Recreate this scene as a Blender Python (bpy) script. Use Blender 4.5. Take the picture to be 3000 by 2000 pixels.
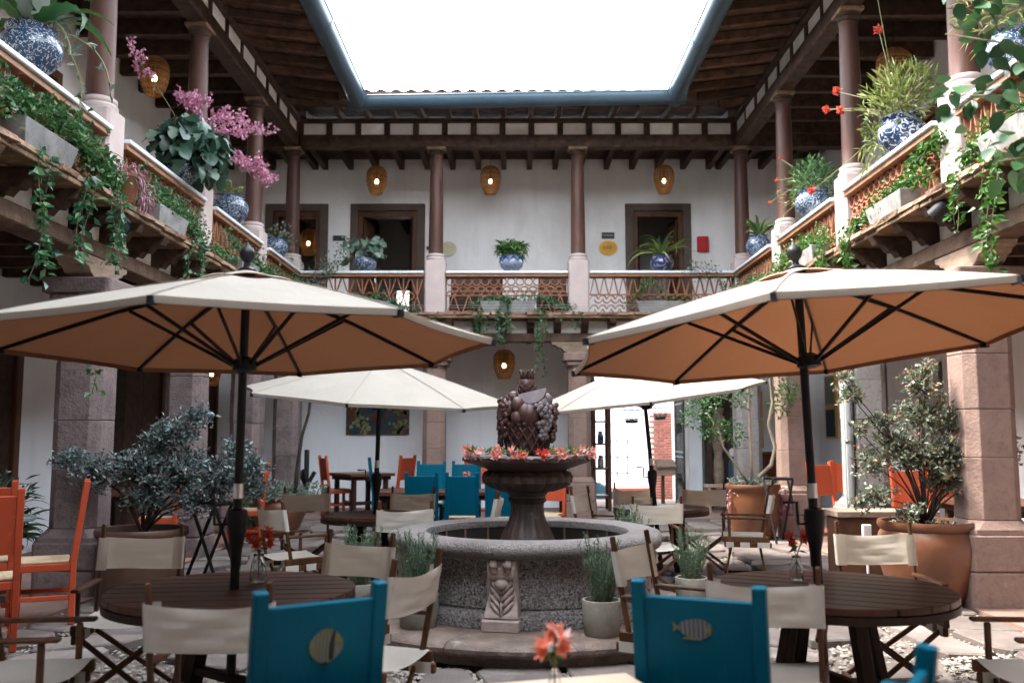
import bpy, bmesh, math, random
import numpy as np
from mathutils import Vector, Matrix, Euler
R = math.radians
PI = math.pi
random.seed(7)
rng = np.random.default_rng(7)
for o in list(bpy.data.objects):
    bpy.data.objects.remove(o)
scn = bpy.context.scene
col = scn.collection

# ---------------------------------------------------------------- camera
cd = bpy.data.cameras.new('camera')
cam = bpy.data.objects.new('camera', cd)
col.objects.link(cam)
cam.location = (0, 0, 1.52)
cam.rotation_euler = (R(90 + 5.804), 0, R(0.19))
cd.sensor_width = 36
cd.lens = 36 * 2125 / 2352
cd.clip_start = 0.05
cd.clip_end = 1000
cd.dof.use_dof = True
cd.dof.focus_distance = 7.4
cd.dof.aperture_fstop = 2.0
scn.camera = cam

# ---------------------------------------------------------------- sky, sun, exposure
SUN_TO = Vector((-0.56, 0.08, 0.80)).normalized()
w = bpy.data.worlds.new('World')
scn.world = w
w.use_nodes = True
nt = w.node_tree
sky = nt.nodes.new('ShaderNodeTexSky')
sky.sky_type = 'NISHITA'
sky.sun_disc = False
sky.sun_elevation = math.asin(SUN_TO.z)
sky.sun_rotation = math.atan2(SUN_TO.x, SUN_TO.y)
sky.air_density = 1.0
sky.dust_density = 4.0
sky.ozone_density = 1.0
hs = nt.nodes.new('ShaderNodeHueSaturation')
hs.inputs['Saturation'].default_value = 0.42
mixw = nt.nodes.new('ShaderNodeMix')
mixw.data_type = 'RGBA'
mixw.inputs[0].default_value = 0.55          # thin bright cloud sheet over the sky
mixw.inputs[7].default_value = (8.4, 9.0, 9.9, 1)
bg = nt.nodes['Background']
bg.inputs['Strength'].default_value = 0.105
nt.links.new(sky.outputs[0], hs.inputs['Color'])
nt.links.new(hs.outputs[0], mixw.inputs[6])
nt.links.new(mixw.outputs[2], bg.inputs['Color'])
sd = bpy.data.lights.new('sun', 'SUN')
sd.energy = 1.1
sd.angle = R(10)
sd.color = (1.0, 0.91, 0.80)
sun = bpy.data.objects.new('sun', sd)
col.objects.link(sun)
sun.rotation_euler = (-SUN_TO).to_track_quat('-Z', 'Y').to_euler()
scn.view_settings.view_transform = 'Standard'
scn.view_settings.look = 'None'
scn.view_settings.gamma = 1.0
scn.view_settings.use_curve_mapping = False
scn.view_settings.exposure = 3.85
scn.cycles.max_bounces = 8
scn.cycles.diffuse_bounces = 5
scn.cycles.transparent_max_bounces = 8
scn.cycles.caustics_reflective = False
scn.cycles.caustics_refractive = False

# ---------------------------------------------------------------- materials
def _mat(name):
    m = bpy.data.materials.new(name)
    m.use_nodes = True
    return m, m.node_tree, m.node_tree.nodes['Principled BSDF']
def c4(c):
    return (c[0], c[1], c[2], 1)
def coords(t, stretch=(1, 1, 1), world=False):
    tc = t.nodes.new('ShaderNodeTexCoord')
    mp = t.nodes.new('ShaderNodeMapping')
    mp.inputs['Scale'].default_value = stretch
    if world:
        g = t.nodes.new('ShaderNodeNewGeometry')
        t.links.new(g.outputs['Position'], mp.inputs['Vector'])
        return mp.outputs[0]
    oi = t.nodes.new('ShaderNodeObjectInfo')
    ml = t.nodes.new('ShaderNodeMath'); ml.operation = 'MULTIPLY'
    ml.inputs[1].default_value = 37.0
    ad = t.nodes.new('ShaderNodeVectorMath'); ad.operation = 'ADD'
    t.links.new(oi.outputs['Random'], ml.inputs[0])
    t.links.new(tc.outputs['Object'], ad.inputs[0])
    t.links.new(ml.outputs[0], ad.inputs[1])
    t.links.new(ad.outputs[0], mp.inputs['Vector'])
    return mp.outputs[0]
def noise(t, vec, scale, detail=6, rough=.6):
    n = t.nodes.new('ShaderNodeTexNoise')
    n.inputs['Scale'].default_value = scale
    n.inputs['Detail'].default_value = detail
    n.inputs['Roughness'].default_value = rough
    t.links.new(vec, n.inputs['Vector'])
    return n.outputs['Fac']
def ramp(t, fac, stops):
    r = t.nodes.new('ShaderNodeValToRGB')
    e = r.color_ramp.elements
    while len(e) < len(stops):
        e.new(.5)
    for el, (p, c) in zip(e, stops):
        el.position = p
        el.color = c4(c)
    t.links.new(fac, r.inputs[0])
    return r.outputs[0]
def mixc(t, fac, a, b, mode='MIX'):
    m = t.nodes.new('ShaderNodeMix'); m.data_type = 'RGBA'; m.blend_type = mode
    for s, v in ((0, fac), (6, a), (7, b)):
        if hasattr(v, 'is_linked') or hasattr(v, 'links'):
            t.links.new(v, m.inputs[s])
        elif s == 0:
            m.inputs[0].default_value = v
        else:
            m.inputs[s].default_value = c4(v)
    return m.outputs[2]
def bump(t, p, h, strength=.3, dist=.01):
    b = t.nodes.new('ShaderNodeBump')
    b.inputs['Strength'].default_value = strength
    b.inputs['Distance'].default_value = dist
    t.links.new(h, b.inputs['Height'])
    t.links.new(b.outputs[0], p.inputs['Normal'])
def sc(c, k):
    return tuple(min(1, x * k) for x in c)
def surf(name, a, b=None, rough=.7, scale=6, stretch=(1, 1, 1), bs=30, bst=.25, bd=.01, rnd=.12, spec=.2, metal=0, world=False, lo=.3, hi=.7, blotch=None, streak=0):
    """two-tone noise surface with bump; rnd = value change from piece to piece; blotch=(colour, scale, lo, hi)"""
    m, t, p = _mat(name)
    b = b or sc(a, .6)
    v = coords(t, stretch, world)
    n = noise(t, v, scale)
    c = ramp(t, n, [(lo, b), (hi, a)])
    if blotch:
        bc, bsc, l2, h2 = blotch
        n2 = noise(t, v, bsc, 8, .65)
        f = ramp(t, n2, [(l2, (0, 0, 0)), (h2, (1, 1, 1))])
        c = mixc(t, f, c, bc)
    if streak:                               # rain and dust streaks running down the wall
        n4 = noise(t, coords(t, (2.0, 2.0, .16), world), 1.9, 6, .6)
        c = mixc(t, ramp(t, n4, [(.50, (0, 0, 0)), (.78, (streak,) * 3)]), c, sc(b, .62))
    if rnd:
        oi = t.nodes.new('ShaderNodeObjectInfo')
        mr = t.nodes.new('ShaderNodeMapRange')
        mr.inputs['To Min'].default_value = 1 - rnd
        mr.inputs['To Max'].default_value = 1 + rnd
        t.links.new(oi.outputs['Random'], mr.inputs['Value'])
        cm = t.nodes.new('ShaderNodeVectorMath'); cm.operation = 'SCALE'
        t.links.new(c, cm.inputs[0]); t.links.new(mr.outputs[0], cm.inputs['Scale'])
        c = cm.outputs[0]
    t.links.new(c, p.inputs['Base Color'])
    p.inputs['Roughness'].default_value = rough
    p.inputs['Metallic'].default_value = metal
    p.inputs['Specular IOR Level'].default_value = spec
    if bst:
        nb = noise(t, v, bs, 5)
        bump(t, p, nb, bst, bd)
    return m
def leafmat(name, stops, rough=.45, trans=.35, spec=.5):
    m, t, p = _mat(name)
    g = t.nodes.new('ShaderNodeNewGeometry')
    oi = t.nodes.new('ShaderNodeObjectInfo')
    ad = t.nodes.new('ShaderNodeMath'); ad.operation = 'ADD'
    fr = t.nodes.new('ShaderNodeMath'); fr.operation = 'FRACT'
    t.links.new(g.outputs['Random Per Island'], ad.inputs[0])
    t.links.new(oi.outputs['Random'], ad.inputs[1])
    t.links.new(ad.outputs[0], fr.inputs[0])
    c = ramp(t, fr.outputs[0], stops)
    t.links.new(c, p.inputs['Base Color'])
    p.inputs['Roughness'].default_value = rough
    p.inputs['Specular IOR Level'].default_value = spec
    tr = t.nodes.new('ShaderNodeBsdfTranslucent')
    t.links.new(c, tr.inputs['Color'])
    mx = t.nodes.new('ShaderNodeMixShader'); mx.inputs[0].default_value = trans
    t.links.new(p.outputs[0], mx.inputs[1]); t.links.new(tr.outputs[0], mx.inputs[2])
    t.links.new(mx.outputs[0], t.nodes['Material Output'].inputs['Surface'])
    return m
def emit(name, c, s):
    m, t, p = _mat(name)
    p.inputs['Base Color'].default_value = c4(c)
    p.inputs['Emission Color'].default_value = c4(c)
    p.inputs['Emission Strength'].default_value = s
    return m
def glass(name, c=(.9, .95, .95)):
    m, t, p = _mat(name)
    p.inputs['Base Color'].default_value = c4(c)
    p.inputs['Transmission Weight'].default_value = 1
    p.inputs['Roughness'].default_value = .03
    p.inputs['IOR'].default_value = 1.2
    return m
def fabric(name, c, tc, rough=.9, tw=.35, wr=0):
    m, t, p = _mat(name)
    v = coords(t)
    n = noise(t, v, 3, 5)
    cc = ramp(t, n, [(.3, sc(c, .88)), (.7, c)])
    t.links.new(cc, p.inputs['Base Color'])
    p.inputs['Roughness'].default_value = rough
    p.inputs['Specular IOR Level'].default_value = .15
    if wr:                                   # soft creases and old water marks
        nb = noise(t, coords(t, (1, 2.2, 1)), 5, 4, .55)
        bump(t, p, nb, .5, wr)
        n2 = noise(t, v, 1.6, 8, .7)
        cc = mixc(t, ramp(t, n2, [(.5, (0, 0, 0)), (.75, (.6, .6, .6))]), cc, sc(c, .72))
        t.links.new(cc, p.inputs['Base Color'])
    else:
        nb = noise(t, v, 220, 2)
        bump(t, p, nb, .25, .003)
    tr = t.nodes.new('ShaderNodeBsdfTranslucent'); tr.inputs['Color'].default_value = c4(tc)
    mx = t.nodes.new('ShaderNodeMixShader'); mx.inputs[0].default_value = tw
    t.links.new(p.outputs[0], mx.inputs[1]); t.links.new(tr.outputs[0], mx.inputs[2])
    t.links.new(mx.outputs[0], t.nodes['Material Output'].inputs['Surface'])
    return m
def talavera(name, blue, white, scale, thr=.5, ink=(.02, .05, .16)):
    m, t, p = _mat(name)
    v = coords(t)
    n = t.nodes.new('ShaderNodeTexNoise'); n.inputs['Scale'].default_value = 6
    t.links.new(v, n.inputs['Vector'])
    ml = t.nodes.new('ShaderNodeVectorMath'); ml.operation = 'MULTIPLY_ADD'
    ml.inputs[1].default_value = (.12, .12, .12)
    t.links.new(n.outputs['Color'], ml.inputs[0]); t.links.new(v, ml.inputs[2])
    vo = t.nodes.new('ShaderNodeTexVoronoi'); vo.inputs['Scale'].default_value = scale
    t.links.new(ml.outputs[0], vo.inputs['Vector'])
    c = ramp(t, vo.outputs['Distance'], [(.0, white), (.16, white), (.2, ink), (.27, blue), (thr - .06, blue), (thr, white), (thr + .12, white), (thr + .16, blue)])
    n2 = noise(t, v, scale * 1.3, 3)
    f = ramp(t, n2, [(.5, (0, 0, 0)), (.54, (1, 1, 1))])
    c = mixc(t, f, c, blue)
    t.links.new(c, p.inputs['Base Color'])
    p.inputs['Roughness'].default_value = .18
    return m
def pitted(name, a, b, pale, rough, fs, bd, stain, con=0):
    m, t, p = _mat(name)
    v = coords(t)
    n1 = noise(t, v, fs, 4, .7); n2 = noise(t, v, 2.2, 6); n3 = noise(t, v, fs * 2.3, 2)
    c = ramp(t, n1, [(.41, b), (.47, a), (.54, a), (.60, pale)] if con else [(.30, b), (.5, a), (.62, a), (.76, pale)])
    p.inputs['Specular IOR Level'].default_value = .3
    c = mixc(t, ramp(t, n2, [(.48, (0, 0, 0)), (.68, (.75, .75, .75))]), c, stain)
    t.links.new(c, p.inputs['Base Color'])
    p.inputs['Roughness'].default_value = rough
    ad = t.nodes.new('ShaderNodeMath'); ad.operation = 'ADD'
    t.links.new(n1, ad.inputs[0]); t.links.new(n3, ad.inputs[1])
    bump(t, p, ad.outputs[0], 1.0, bd)
    return m
M = {}
M['plaster'] = surf('plaster', (.80, .785, .76), (.70, .685, .66), .9, 1.3, (1, 1, .6), 14, .35, .02, 0, .2, world=True, blotch=((.58, .56, .52), .7, .55, .76), streak=.28)
M['plaster_blue'] = surf('plaster_cool', (.88, .91, .93), (.80, .83, .855), .9, 1.1, (1, 1, .5), 14, .3, .02, 0, .2, world=True, blotch=((.60, .61, .60), .8, .6, .78), streak=.22)
M['infill'] = surf('lime_infill', (.86, .84, .80), (.68, .65, .61), .95, 4, (1, 1, 1), 30, .6, .02, .1, .1)
M['darkwood'] = surf('dark_timber', (.085, .052, .037), (.029, .019, .014), .6, 9, (1, 1, 1), 40, .45, .01, .35, 0.12)
M['eavewood'] = surf('eave_board', (.125, .065, .042), (.04, .024, .017), .75, 7, (1, 1, 1), 30, .5, .01, .4, 0.12)
M['beamwood'] = surf('weathered_beam', (.16, .105, .072), (.06, .038, .027), .75, 5, (1, 1, 1), 50, .6, .012, .2, 0.15, blotch=((.28, .20, .14), 4, .6, .75))
M['zapata'] = surf('pale_bracket_timber', (.30, .225, .165), (.17, .12, .085), .8, 6, (1, 1, 3), 50, .5, .01, .12, .3)
M['columnwood'] = surf('turned_column_timber', (.088, .042, .030), (.038, .019, .014), .42, 8, (1, 1, .15), 40, .35, .006, .15, 0.15, blotch=((.15, .085, .06), 3, .60, .8))
M['doorwood'] = surf('door_timber', (.115, .05, .026), (.055, .025, .014), .5, 8, (1, 1, .3), 40, .3, .006, .1, 0.2)
M['casing'] = surf('door_casing_paint', (.115, .085, .07), (.085, .062, .052), .7, 4, (1, 1, 1), 30, .2, .006, .05, 0.12)
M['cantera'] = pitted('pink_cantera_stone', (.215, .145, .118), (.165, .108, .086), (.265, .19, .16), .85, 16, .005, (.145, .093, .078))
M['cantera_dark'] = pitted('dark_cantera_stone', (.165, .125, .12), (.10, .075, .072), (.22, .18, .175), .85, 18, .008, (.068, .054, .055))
M['cantera_grey'] = pitted('grey_cantera_stone', (.27, .255, .235), (.18, .165, .15), (.34, .325, .305), .85, 20, .010, (.22, .19, .17))
M['pedestal'] = surf('pedestal_stone', (.42, .35, .325), (.35, .285, .265), .9, 3, (1, 1, 1), 90, .3, .005, .06, .2)
M['rail'] = surf('white_rail_paint', (.66, .67, .69), (.56, .57, .58), .5, 3, (1, 1, 1), 30, .15, .004, .04, .4)
M['railunder'] = surf('rail_timber', (.30, .15, .075), (.17, .08, .045), .6, 6, (1, 1, 1), 30, .3, .006, .1, .4)
M['ledge'] = surf('brick_ledge', (.30, .19, .13), (.14, .09, .065), .9, 8, (1, 1, 1), 40, .9, .02, .2, .2, blotch=((.16, .15, .07), 5, .6, .72))
M['ledgewood'] = surf('ledge_timber', (.27, .17, .095), (.09, .06, .04), .85, 7, (1, 1, 1), 35, .9, .02, .2, .2, blotch=((.42, .33, .24), 6, .62, .72))
M['terracotta'] = surf('terracotta_tile', (.33, .145, .085), (.21, .09, .054), .85, 9, (1, 1, 1), 50, .3, .006, .14, .2)
M['terrapot'] = surf('terracotta_pot', (.15, .056, .024), (.078, .030, .016), .40, 3, (1, 1, 1), 30, .3, .006, .12, .4, blotch=((.075, .075, .03), 2.4, .56, .72))
M['terradark'] = surf('dull_brown_pot', (.085, .045, .030), (.05, .028, .02), .5, 3, (1, 1, 1), 30, .3, .006, .1, .35, blotch=((.13, .075, .045), 2.4, .58, .74))
M['gutter'] = surf('slate_blue_gutter', (.050, .085, .112), (.040, .068, .090), .38, 2, (1, 1, 1), 10, .05, .004, .05, .5, metal=.35)
M['rooftile'] = surf('clay_roof_tile', (.26, .15, .10), (.13, .085, .065), .9, 6, (1, 1, 1), 30, .6, .01, .3, .2)
M['flag'] = surf('flagstone', (.175, .145, .13), (.10, .083, .075), .82, 3.5, (1, 1, 1), 45, .7, .012, .26, .3, blotch=((.22, .20, .185), 2.0, .55, .72))
M['mortar'] = surf('ground_mortar', (.20, .165, .145), (.12, .10, .09), .95, 14, (1, 1, 1), 60, .8, .02, 0, .2, world=True)
M['galfloor'] = surf('gallery_floor', (.25, .155, .12), (.17, .105, .085), .7, 3, (1, 1, 1), 30, .3, .01, .05, .4, world=True)
M['pebble'] = leafmat('river_pebble', [(0, (0.330, 0.300, 0.255)), (.4, (0.240, 0.217, 0.188)), (.7, (0.375, 0.345, 0.300)), (1, (0.150, 0.135, 0.120))], .8, 0, .3)
M['fountain'] = pitted('wet_grey_cantera', (.40, .36, .345), (.10, .086, .083), (.68, .65, .63), .55, 55, .05, (.25, .21, .20), 1)
M['fountain_rim'] = pitted('fountain_rim_stone', (.265, .238, .225), (.11, .093, .089), (.37, .345, .325), .6, 46, .03, (.17, .14, .13))
M['carved'] = surf('carved_console_stone', (.44, .36, .325), (.26, .205, .185), .7, 7, (1, 1, 1), 60, .5, .012, .0, .35, blotch=((.10, .08, .07), 4, .62, .76))
M['bowl'] = surf('dark_wet_bowl_stone', (.10, .068, .058), (.042, .030, .028), .42, 8, (1, 1, 1), 55, .5, .012, .0, 0.35, blotch=((.20, .165, .15), 9, .6, .72))
M['fruit'] = surf('carved_fruit_stone', (.085, .038, .031), (.036, .019, .017), .42, 8, (1, 1, 1), 60, .35, .008, .15, 0.3, blotch=((.16, .13, .125), 10, .6, .74))
M['fruitpale'] = surf('pale_fruit_stone', (.165, .135, .14), (.085, .068, .07), .6, 8, (1, 1, 1), 60, .3, .008, .05, .4)
M['step'] = surf('mossy_step_stone', (.20, .145, .115), (.085, .062, .05), .6, 7, (1, 1, 1), 40, .7, .02, .1, .4, blotch=((.32, .29, .25), 6, .6, .7))
M['innertile'] = surf('basin_tile', (.050, .040, .036), (.022, .018, .017), .3, 12, (1, 1, 1), 60, .3, .006, .15, .5)
M['tilejoint'] = surf('basin_joint', (.30, .20, .12), (.17, .11, .07), .7, 12, (1, 1, 1), 60, .3, .006, .1, .3)
mw, tw_, pw = _mat('basin_water')
pw.inputs['Base Color'].default_value = (.012, .014, .013, 1)
pw.inputs['Roughness'].default_value = .06
bump(tw_, pw, noise(tw_, coords(tw_), 22, 3), .35, .02)
M['water'] = mw
M['blue'] = surf('teal_blue_paint', (.001, .082, .132), (.001, .058, .098), .40, 2.6, (1, 1, .4), 60, .3, .006, .05, 0.06, blotch=((.006, .105, .14), 14, .62, .74))
M['orange'] = surf('orange_paint', (.42, .072, .028), (.31, .048, .02), .45, 2.6, (1, 1, .4), 60, .3, .006, .09, 0.18, blotch=((.52, .12, .05), 14, .62, .74))
M['rush'] = surf('woven_rush', (.50, .40, .26), (.28, .21, .13), .85, 40, (1, .2, 1), 60, .6, .008, .1, .2)
M['tablewood'] = surf('stained_table_plank', (.115, .052, .032), (.042, .020, .014), .32, 9, (.25, 3, 1), 40, .22, .004, .25, 0.1)
M['tableleg'] = surf('stained_table_leg', (.040, .022, .015), (.018, .011, .008), .5, 9, (3, 3, .4), 40, .25, .004, .15, 0.12)
M['paletable'] = surf('pale_table_top', (.46, .33, .23), (.36, .25, .17), .5, 9, (.25, 3, 1), 40, .15, .003, .1, .4)
M['chairwood'] = surf('director_chair_wood', (.11, .046, .020), (.042, .019, .010), .42, 9, (2, 2, .6), 40, .22, .004, .25, 0.2)
M['canvas'] = fabric('natural_canvas', (.74, .69, .61), (.60, .52, .40), .92, .32, .012)
M['umbrella'] = fabric('cream_umbrella_cloth', (.42, .385, .33), (.60, .50, .40), .9, .32, .02)
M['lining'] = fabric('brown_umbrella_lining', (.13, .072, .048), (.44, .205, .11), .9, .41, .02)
M['seam'] = fabric('umbrella_seam_tape', (.34, .31, .265), (.5, .4, .3), .9, .2)
M['black'] = surf('black_powder_coat', (.014, .014, .016), (.008, .008, .009), .42, 6, (1, 1, 1), 40, .1, .002, .1, 0.2)
M['steel'] = surf('brushed_steel', (.55, .53, .50), (.40, .38, .35), .3, 8, (1, 1, 1), 30, .1, .002, .0, .5, metal=1)
M['pipe'] = surf('grey_pipe_paint', (.50, .52, .50), (.38, .40, .39), .4, 5, (1, 1, .2), 30, .1, .003, .04, .5)
M['wicker'] = leafmat('wicker_cane', [(0, (.20, .09, .028)), (.35, (.34, .17, .055)), (.7, (.13, .055, .018)), (1, (.28, .13, .04))], .55, .10, .3)
M['bulb'] = emit('lamp_bulb', (1.0, .74, .40), 2.2)
M['stone_trough'] = surf('grey_stone_trough', (.24, .235, .225), (.11, .11, .105), .9, 5, (1, 1, 1), 50, .5, .01, .14, .2, blotch=((.13, .14, .10), 4, .6, .74))
M['pot_grey'] = surf('mossy_cement_pot', (.30, .28, .235), (.18, .17, .14), .85, 6, (1, 1, 1), 50, .5, .01, .12, .25, blotch=((.085, .11, .06), 3.5, .55, .7))
M['soil'] = surf('potting_soil', (.045, .03, .022), (.02, .014, .011), .95, 30, (1, 1, 1), 60, .8, .02, 0, .1)
M['tal1'] = talavera('blue_white_talavera', (.016, .034, .085), (.44, .46, .46), 16, .5)
M['tal2'] = talavera('fine_blue_talavera', (.020, .044, .090), (.34, .37, .38), 30, .46)
M['tal3'] = talavera('pale_talavera', (.17, .21, .29), (.52, .53, .51), 7, .8)
M['tal4'] = talavera('indigo_talavera', (.026, .032, .085), (.20, .215, .29), 7, .55)
M['greenleaf'] = leafmat('green_leaf', [(0, (0.018, 0.061, 0.020)), (.35, (0.031, 0.096, 0.028)), (.7, (0.055, 0.152, 0.041)), (1, (0.101, 0.203, 0.061))])
M['ivyleaf'] = leafmat('ivy_leaf', [(0, (0.015, 0.062, 0.029)), (.4, (0.029, 0.103, 0.042)), (.75, (0.053, 0.159, 0.059)), (1, (0.132, 0.262, 0.119))], .38)
M['brightleaf'] = leafmat('bright_ivy_leaf', [(0, (0.019, 0.068, 0.011)), (.4, (0.034, 0.105, 0.015)), (.8, (0.062, 0.149, 0.025)), (1, (0.105, 0.186, 0.043))], .4)
M['darkleaf'] = leafmat('broad_dark_leaf', [(0, (0.018, 0.047, 0.031)), (.5, (0.027, 0.068, 0.044)), (1, (0.054, 0.103, 0.070))], .35, .2)
M['oliveleaf'] = leafmat('olive_leaf', [(0, (0.065, 0.111, 0.019)), (.4, (0.124, 0.169, 0.036)), (.75, (0.195, 0.234, 0.065)), (1, (0.260, 0.234, 0.111))], .5)
M['purpleleaf'] = leafmat('purple_grey_leaf', [(0, (0.049, 0.083, 0.081)), (.3, (0.082, 0.134, 0.129)), (.55, (0.103, 0.108, 0.112)), (.8, (0.196, 0.286, 0.252)), (.93, (0.131, 0.052, 0.070)), (1, (0.327, 0.446, 0.386))], .5, .15, .4)
M['bronzeleaf'] = leafmat('bronze_green_leaf', [(0, (0.068, 0.090, 0.062)), (.3, (0.113, 0.150, 0.098)), (.55, (0.179, 0.205, 0.136)), (.75, (0.247, 0.278, 0.216)), (.88, (0.225, 0.145, 0.035)), (.95, (0.247, 0.061, 0.080)), (1, (0.337, 0.360, 0.295))], .5, .25, .4)
M['lavleaf'] = leafmat('rosemary_leaf', [(0, (0.037, 0.089, 0.054)), (.4, (0.068, 0.141, 0.089)), (.8, (0.120, 0.208, 0.141)), (1, (0.198, 0.281, 0.208))], .5, .2)
M['treeleaf'] = leafmat('dark_round_leaf', [(0, (.012, .045, .016)), (.5, (.022, .075, .022)), (1, (.045, .12, .035))], .45, .12)
M['silverleaf'] = leafmat('silver_green_leaf', [(0, (0.055, 0.101, 0.070)), (.5, (0.109, 0.172, 0.125)), (1, (0.218, 0.265, 0.218))], .5, .2)
M['pinkpetal'] = leafmat('pink_petal', [(0, (0.391, 0.111, 0.212)), (.5, (0.493, 0.204, 0.306)), (1, (0.595, 0.357, 0.425))], .6, .35)
M['redpetal'] = leafmat('red_petal', [(0, (0.496, 0.040, 0.028)), (.5, (0.600, 0.072, 0.048)), (1, (0.640, 0.144, 0.080))], .6, .35)
M['coralpetal'] = leafmat('coral_petal', [(0, (0.612, 0.111, 0.057)), (.4, (0.697, 0.221, 0.128)), (.75, (0.722, 0.365, 0.332)), (1, (0.697, 0.530, 0.510))], .55, .35)
M['mauve'] = leafmat('mauve_succulent', [(0, (.16, .05, .08)), (.5, (.25, .10, .13)), (1, (.33, .20, .20))], .5, .1)
M['bark'] = surf('pale_bark', (.33, .26, .19), (.17, .13, .10), .85, 12, (1, 1, .3), 50, .5, .006, .1, .2)
M['darkbark'] = surf('dark_bark', (.055, .04, .03), (.025, .018, .015), .85, 12, (1, 1, .3), 50, .5, .006, .1, .2)
M['stem'] = surf('green_stem', (.16, .17, .07), (.10, .10, .045), .6, 8, (1, 1, 1), 30, .1, .002, .15, .3)
M['vine'] = surf('vine_stem', (.16, .11, .07), (.08, .06, .04), .8, 8, (1, 1, 1), 30, .1, .002, .15, .2)
M['glass'] = glass('clear_glass')
M['red'] = surf('red_enamel', (.50, .018, .02), (.42, .014, .016), .4, 4, (1, 1, 1), 20, .05, .002, 0, .5)
M['yellow'] = surf('yellow_enamel', (.72, .42, .02), (.62, .35, .015), .4, 4, (1, 1, 1), 20, .05, .002, 0, .5)
M['plaque'] = surf('pale_plaque', (.55, .50, .34), (.44, .40, .27), .6, 14, (1, 1, 1), 20, .1, .002, 0, .4)
M['signdark'] = surf('dark_sign', (.030, .028, .030), (.022, .02, .022), .5, 4, (1, 1, 1), 20, .05, .002, 0, .4)
M['letter'] = surf('pale_lettering', (.62, .60, .56), None, .6, 4, (1, 1, 1), 20, 0, .002, 0, .3)
M['letterdark'] = surf('dark_lettering', (.06, .07, .02), None, .6, 4, (1, 1, 1), 20, 0, .002, 0, .3)
M['whitepaint'] = surf('white_street_wall', (.80, .79, .77), (.74, .73, .71), .9, 1.5, (1, 1, 1), 14, .2, .01, 0, .2, world=True)
M['redpaint'] = surf('red_street_dado', (.50, .055, .022), (.42, .045, .02), .9, 2, (1, 1, 1), 14, .2, .01, 0, .2, world=True)
M['brick'] = surf('red_brick', (.22, .075, .048), (.15, .05, .034), .9, 8, (1, 1, 1), 40, .5, .01, .2, .2)
M['asphalt'] = surf('street_asphalt', (.07, .068, .066), (.045, .044, .043), .9, 20, (1, 1, 1), 80, .4, .01, 0, .3, world=True)
M['carpaint'] = surf('silver_car_paint', (.42, .46, .50), (.40, .44, .48), .25, 2, (1, 1, 1), 10, 0, .002, 0, .5, metal=.6)
M['carglass'] = surf('car_glass', (.02, .05, .065), (.016, .04, .05), .08, 2, (1, 1, 1), 10, 0, .002, 0, .8)
M['tyre'] = surf('tyre_rubber', (.02, .02, .02), None, .8, 5, (1, 1, 1), 10, 0, .002, 0, .3)
M['iron'] = surf('wrought_iron', (.02, .022, .023), (.012, .012, .013), .5, 8, (1, 1, 1), 40, .2, .003, .1, .4)
M['roomdark'] = surf('room_plaster', (.52, .50, .47), (.42, .40, .38), .9, 2, (1, 1, 1), 14, .2, .01, 0, .2)
M['greentop'] = surf('grey_green_table', (.22, .28, .25), (.17, .22, .20), .35, 5, (1, 1, 1), 30, .1, .003, 0, .5)
M['paper'] = surf('cream_poster', (.42, .33, .17), (.34, .26, .13), .8, 6, (1, 1, 1), 20, 0, .002, 0, .2)

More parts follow.
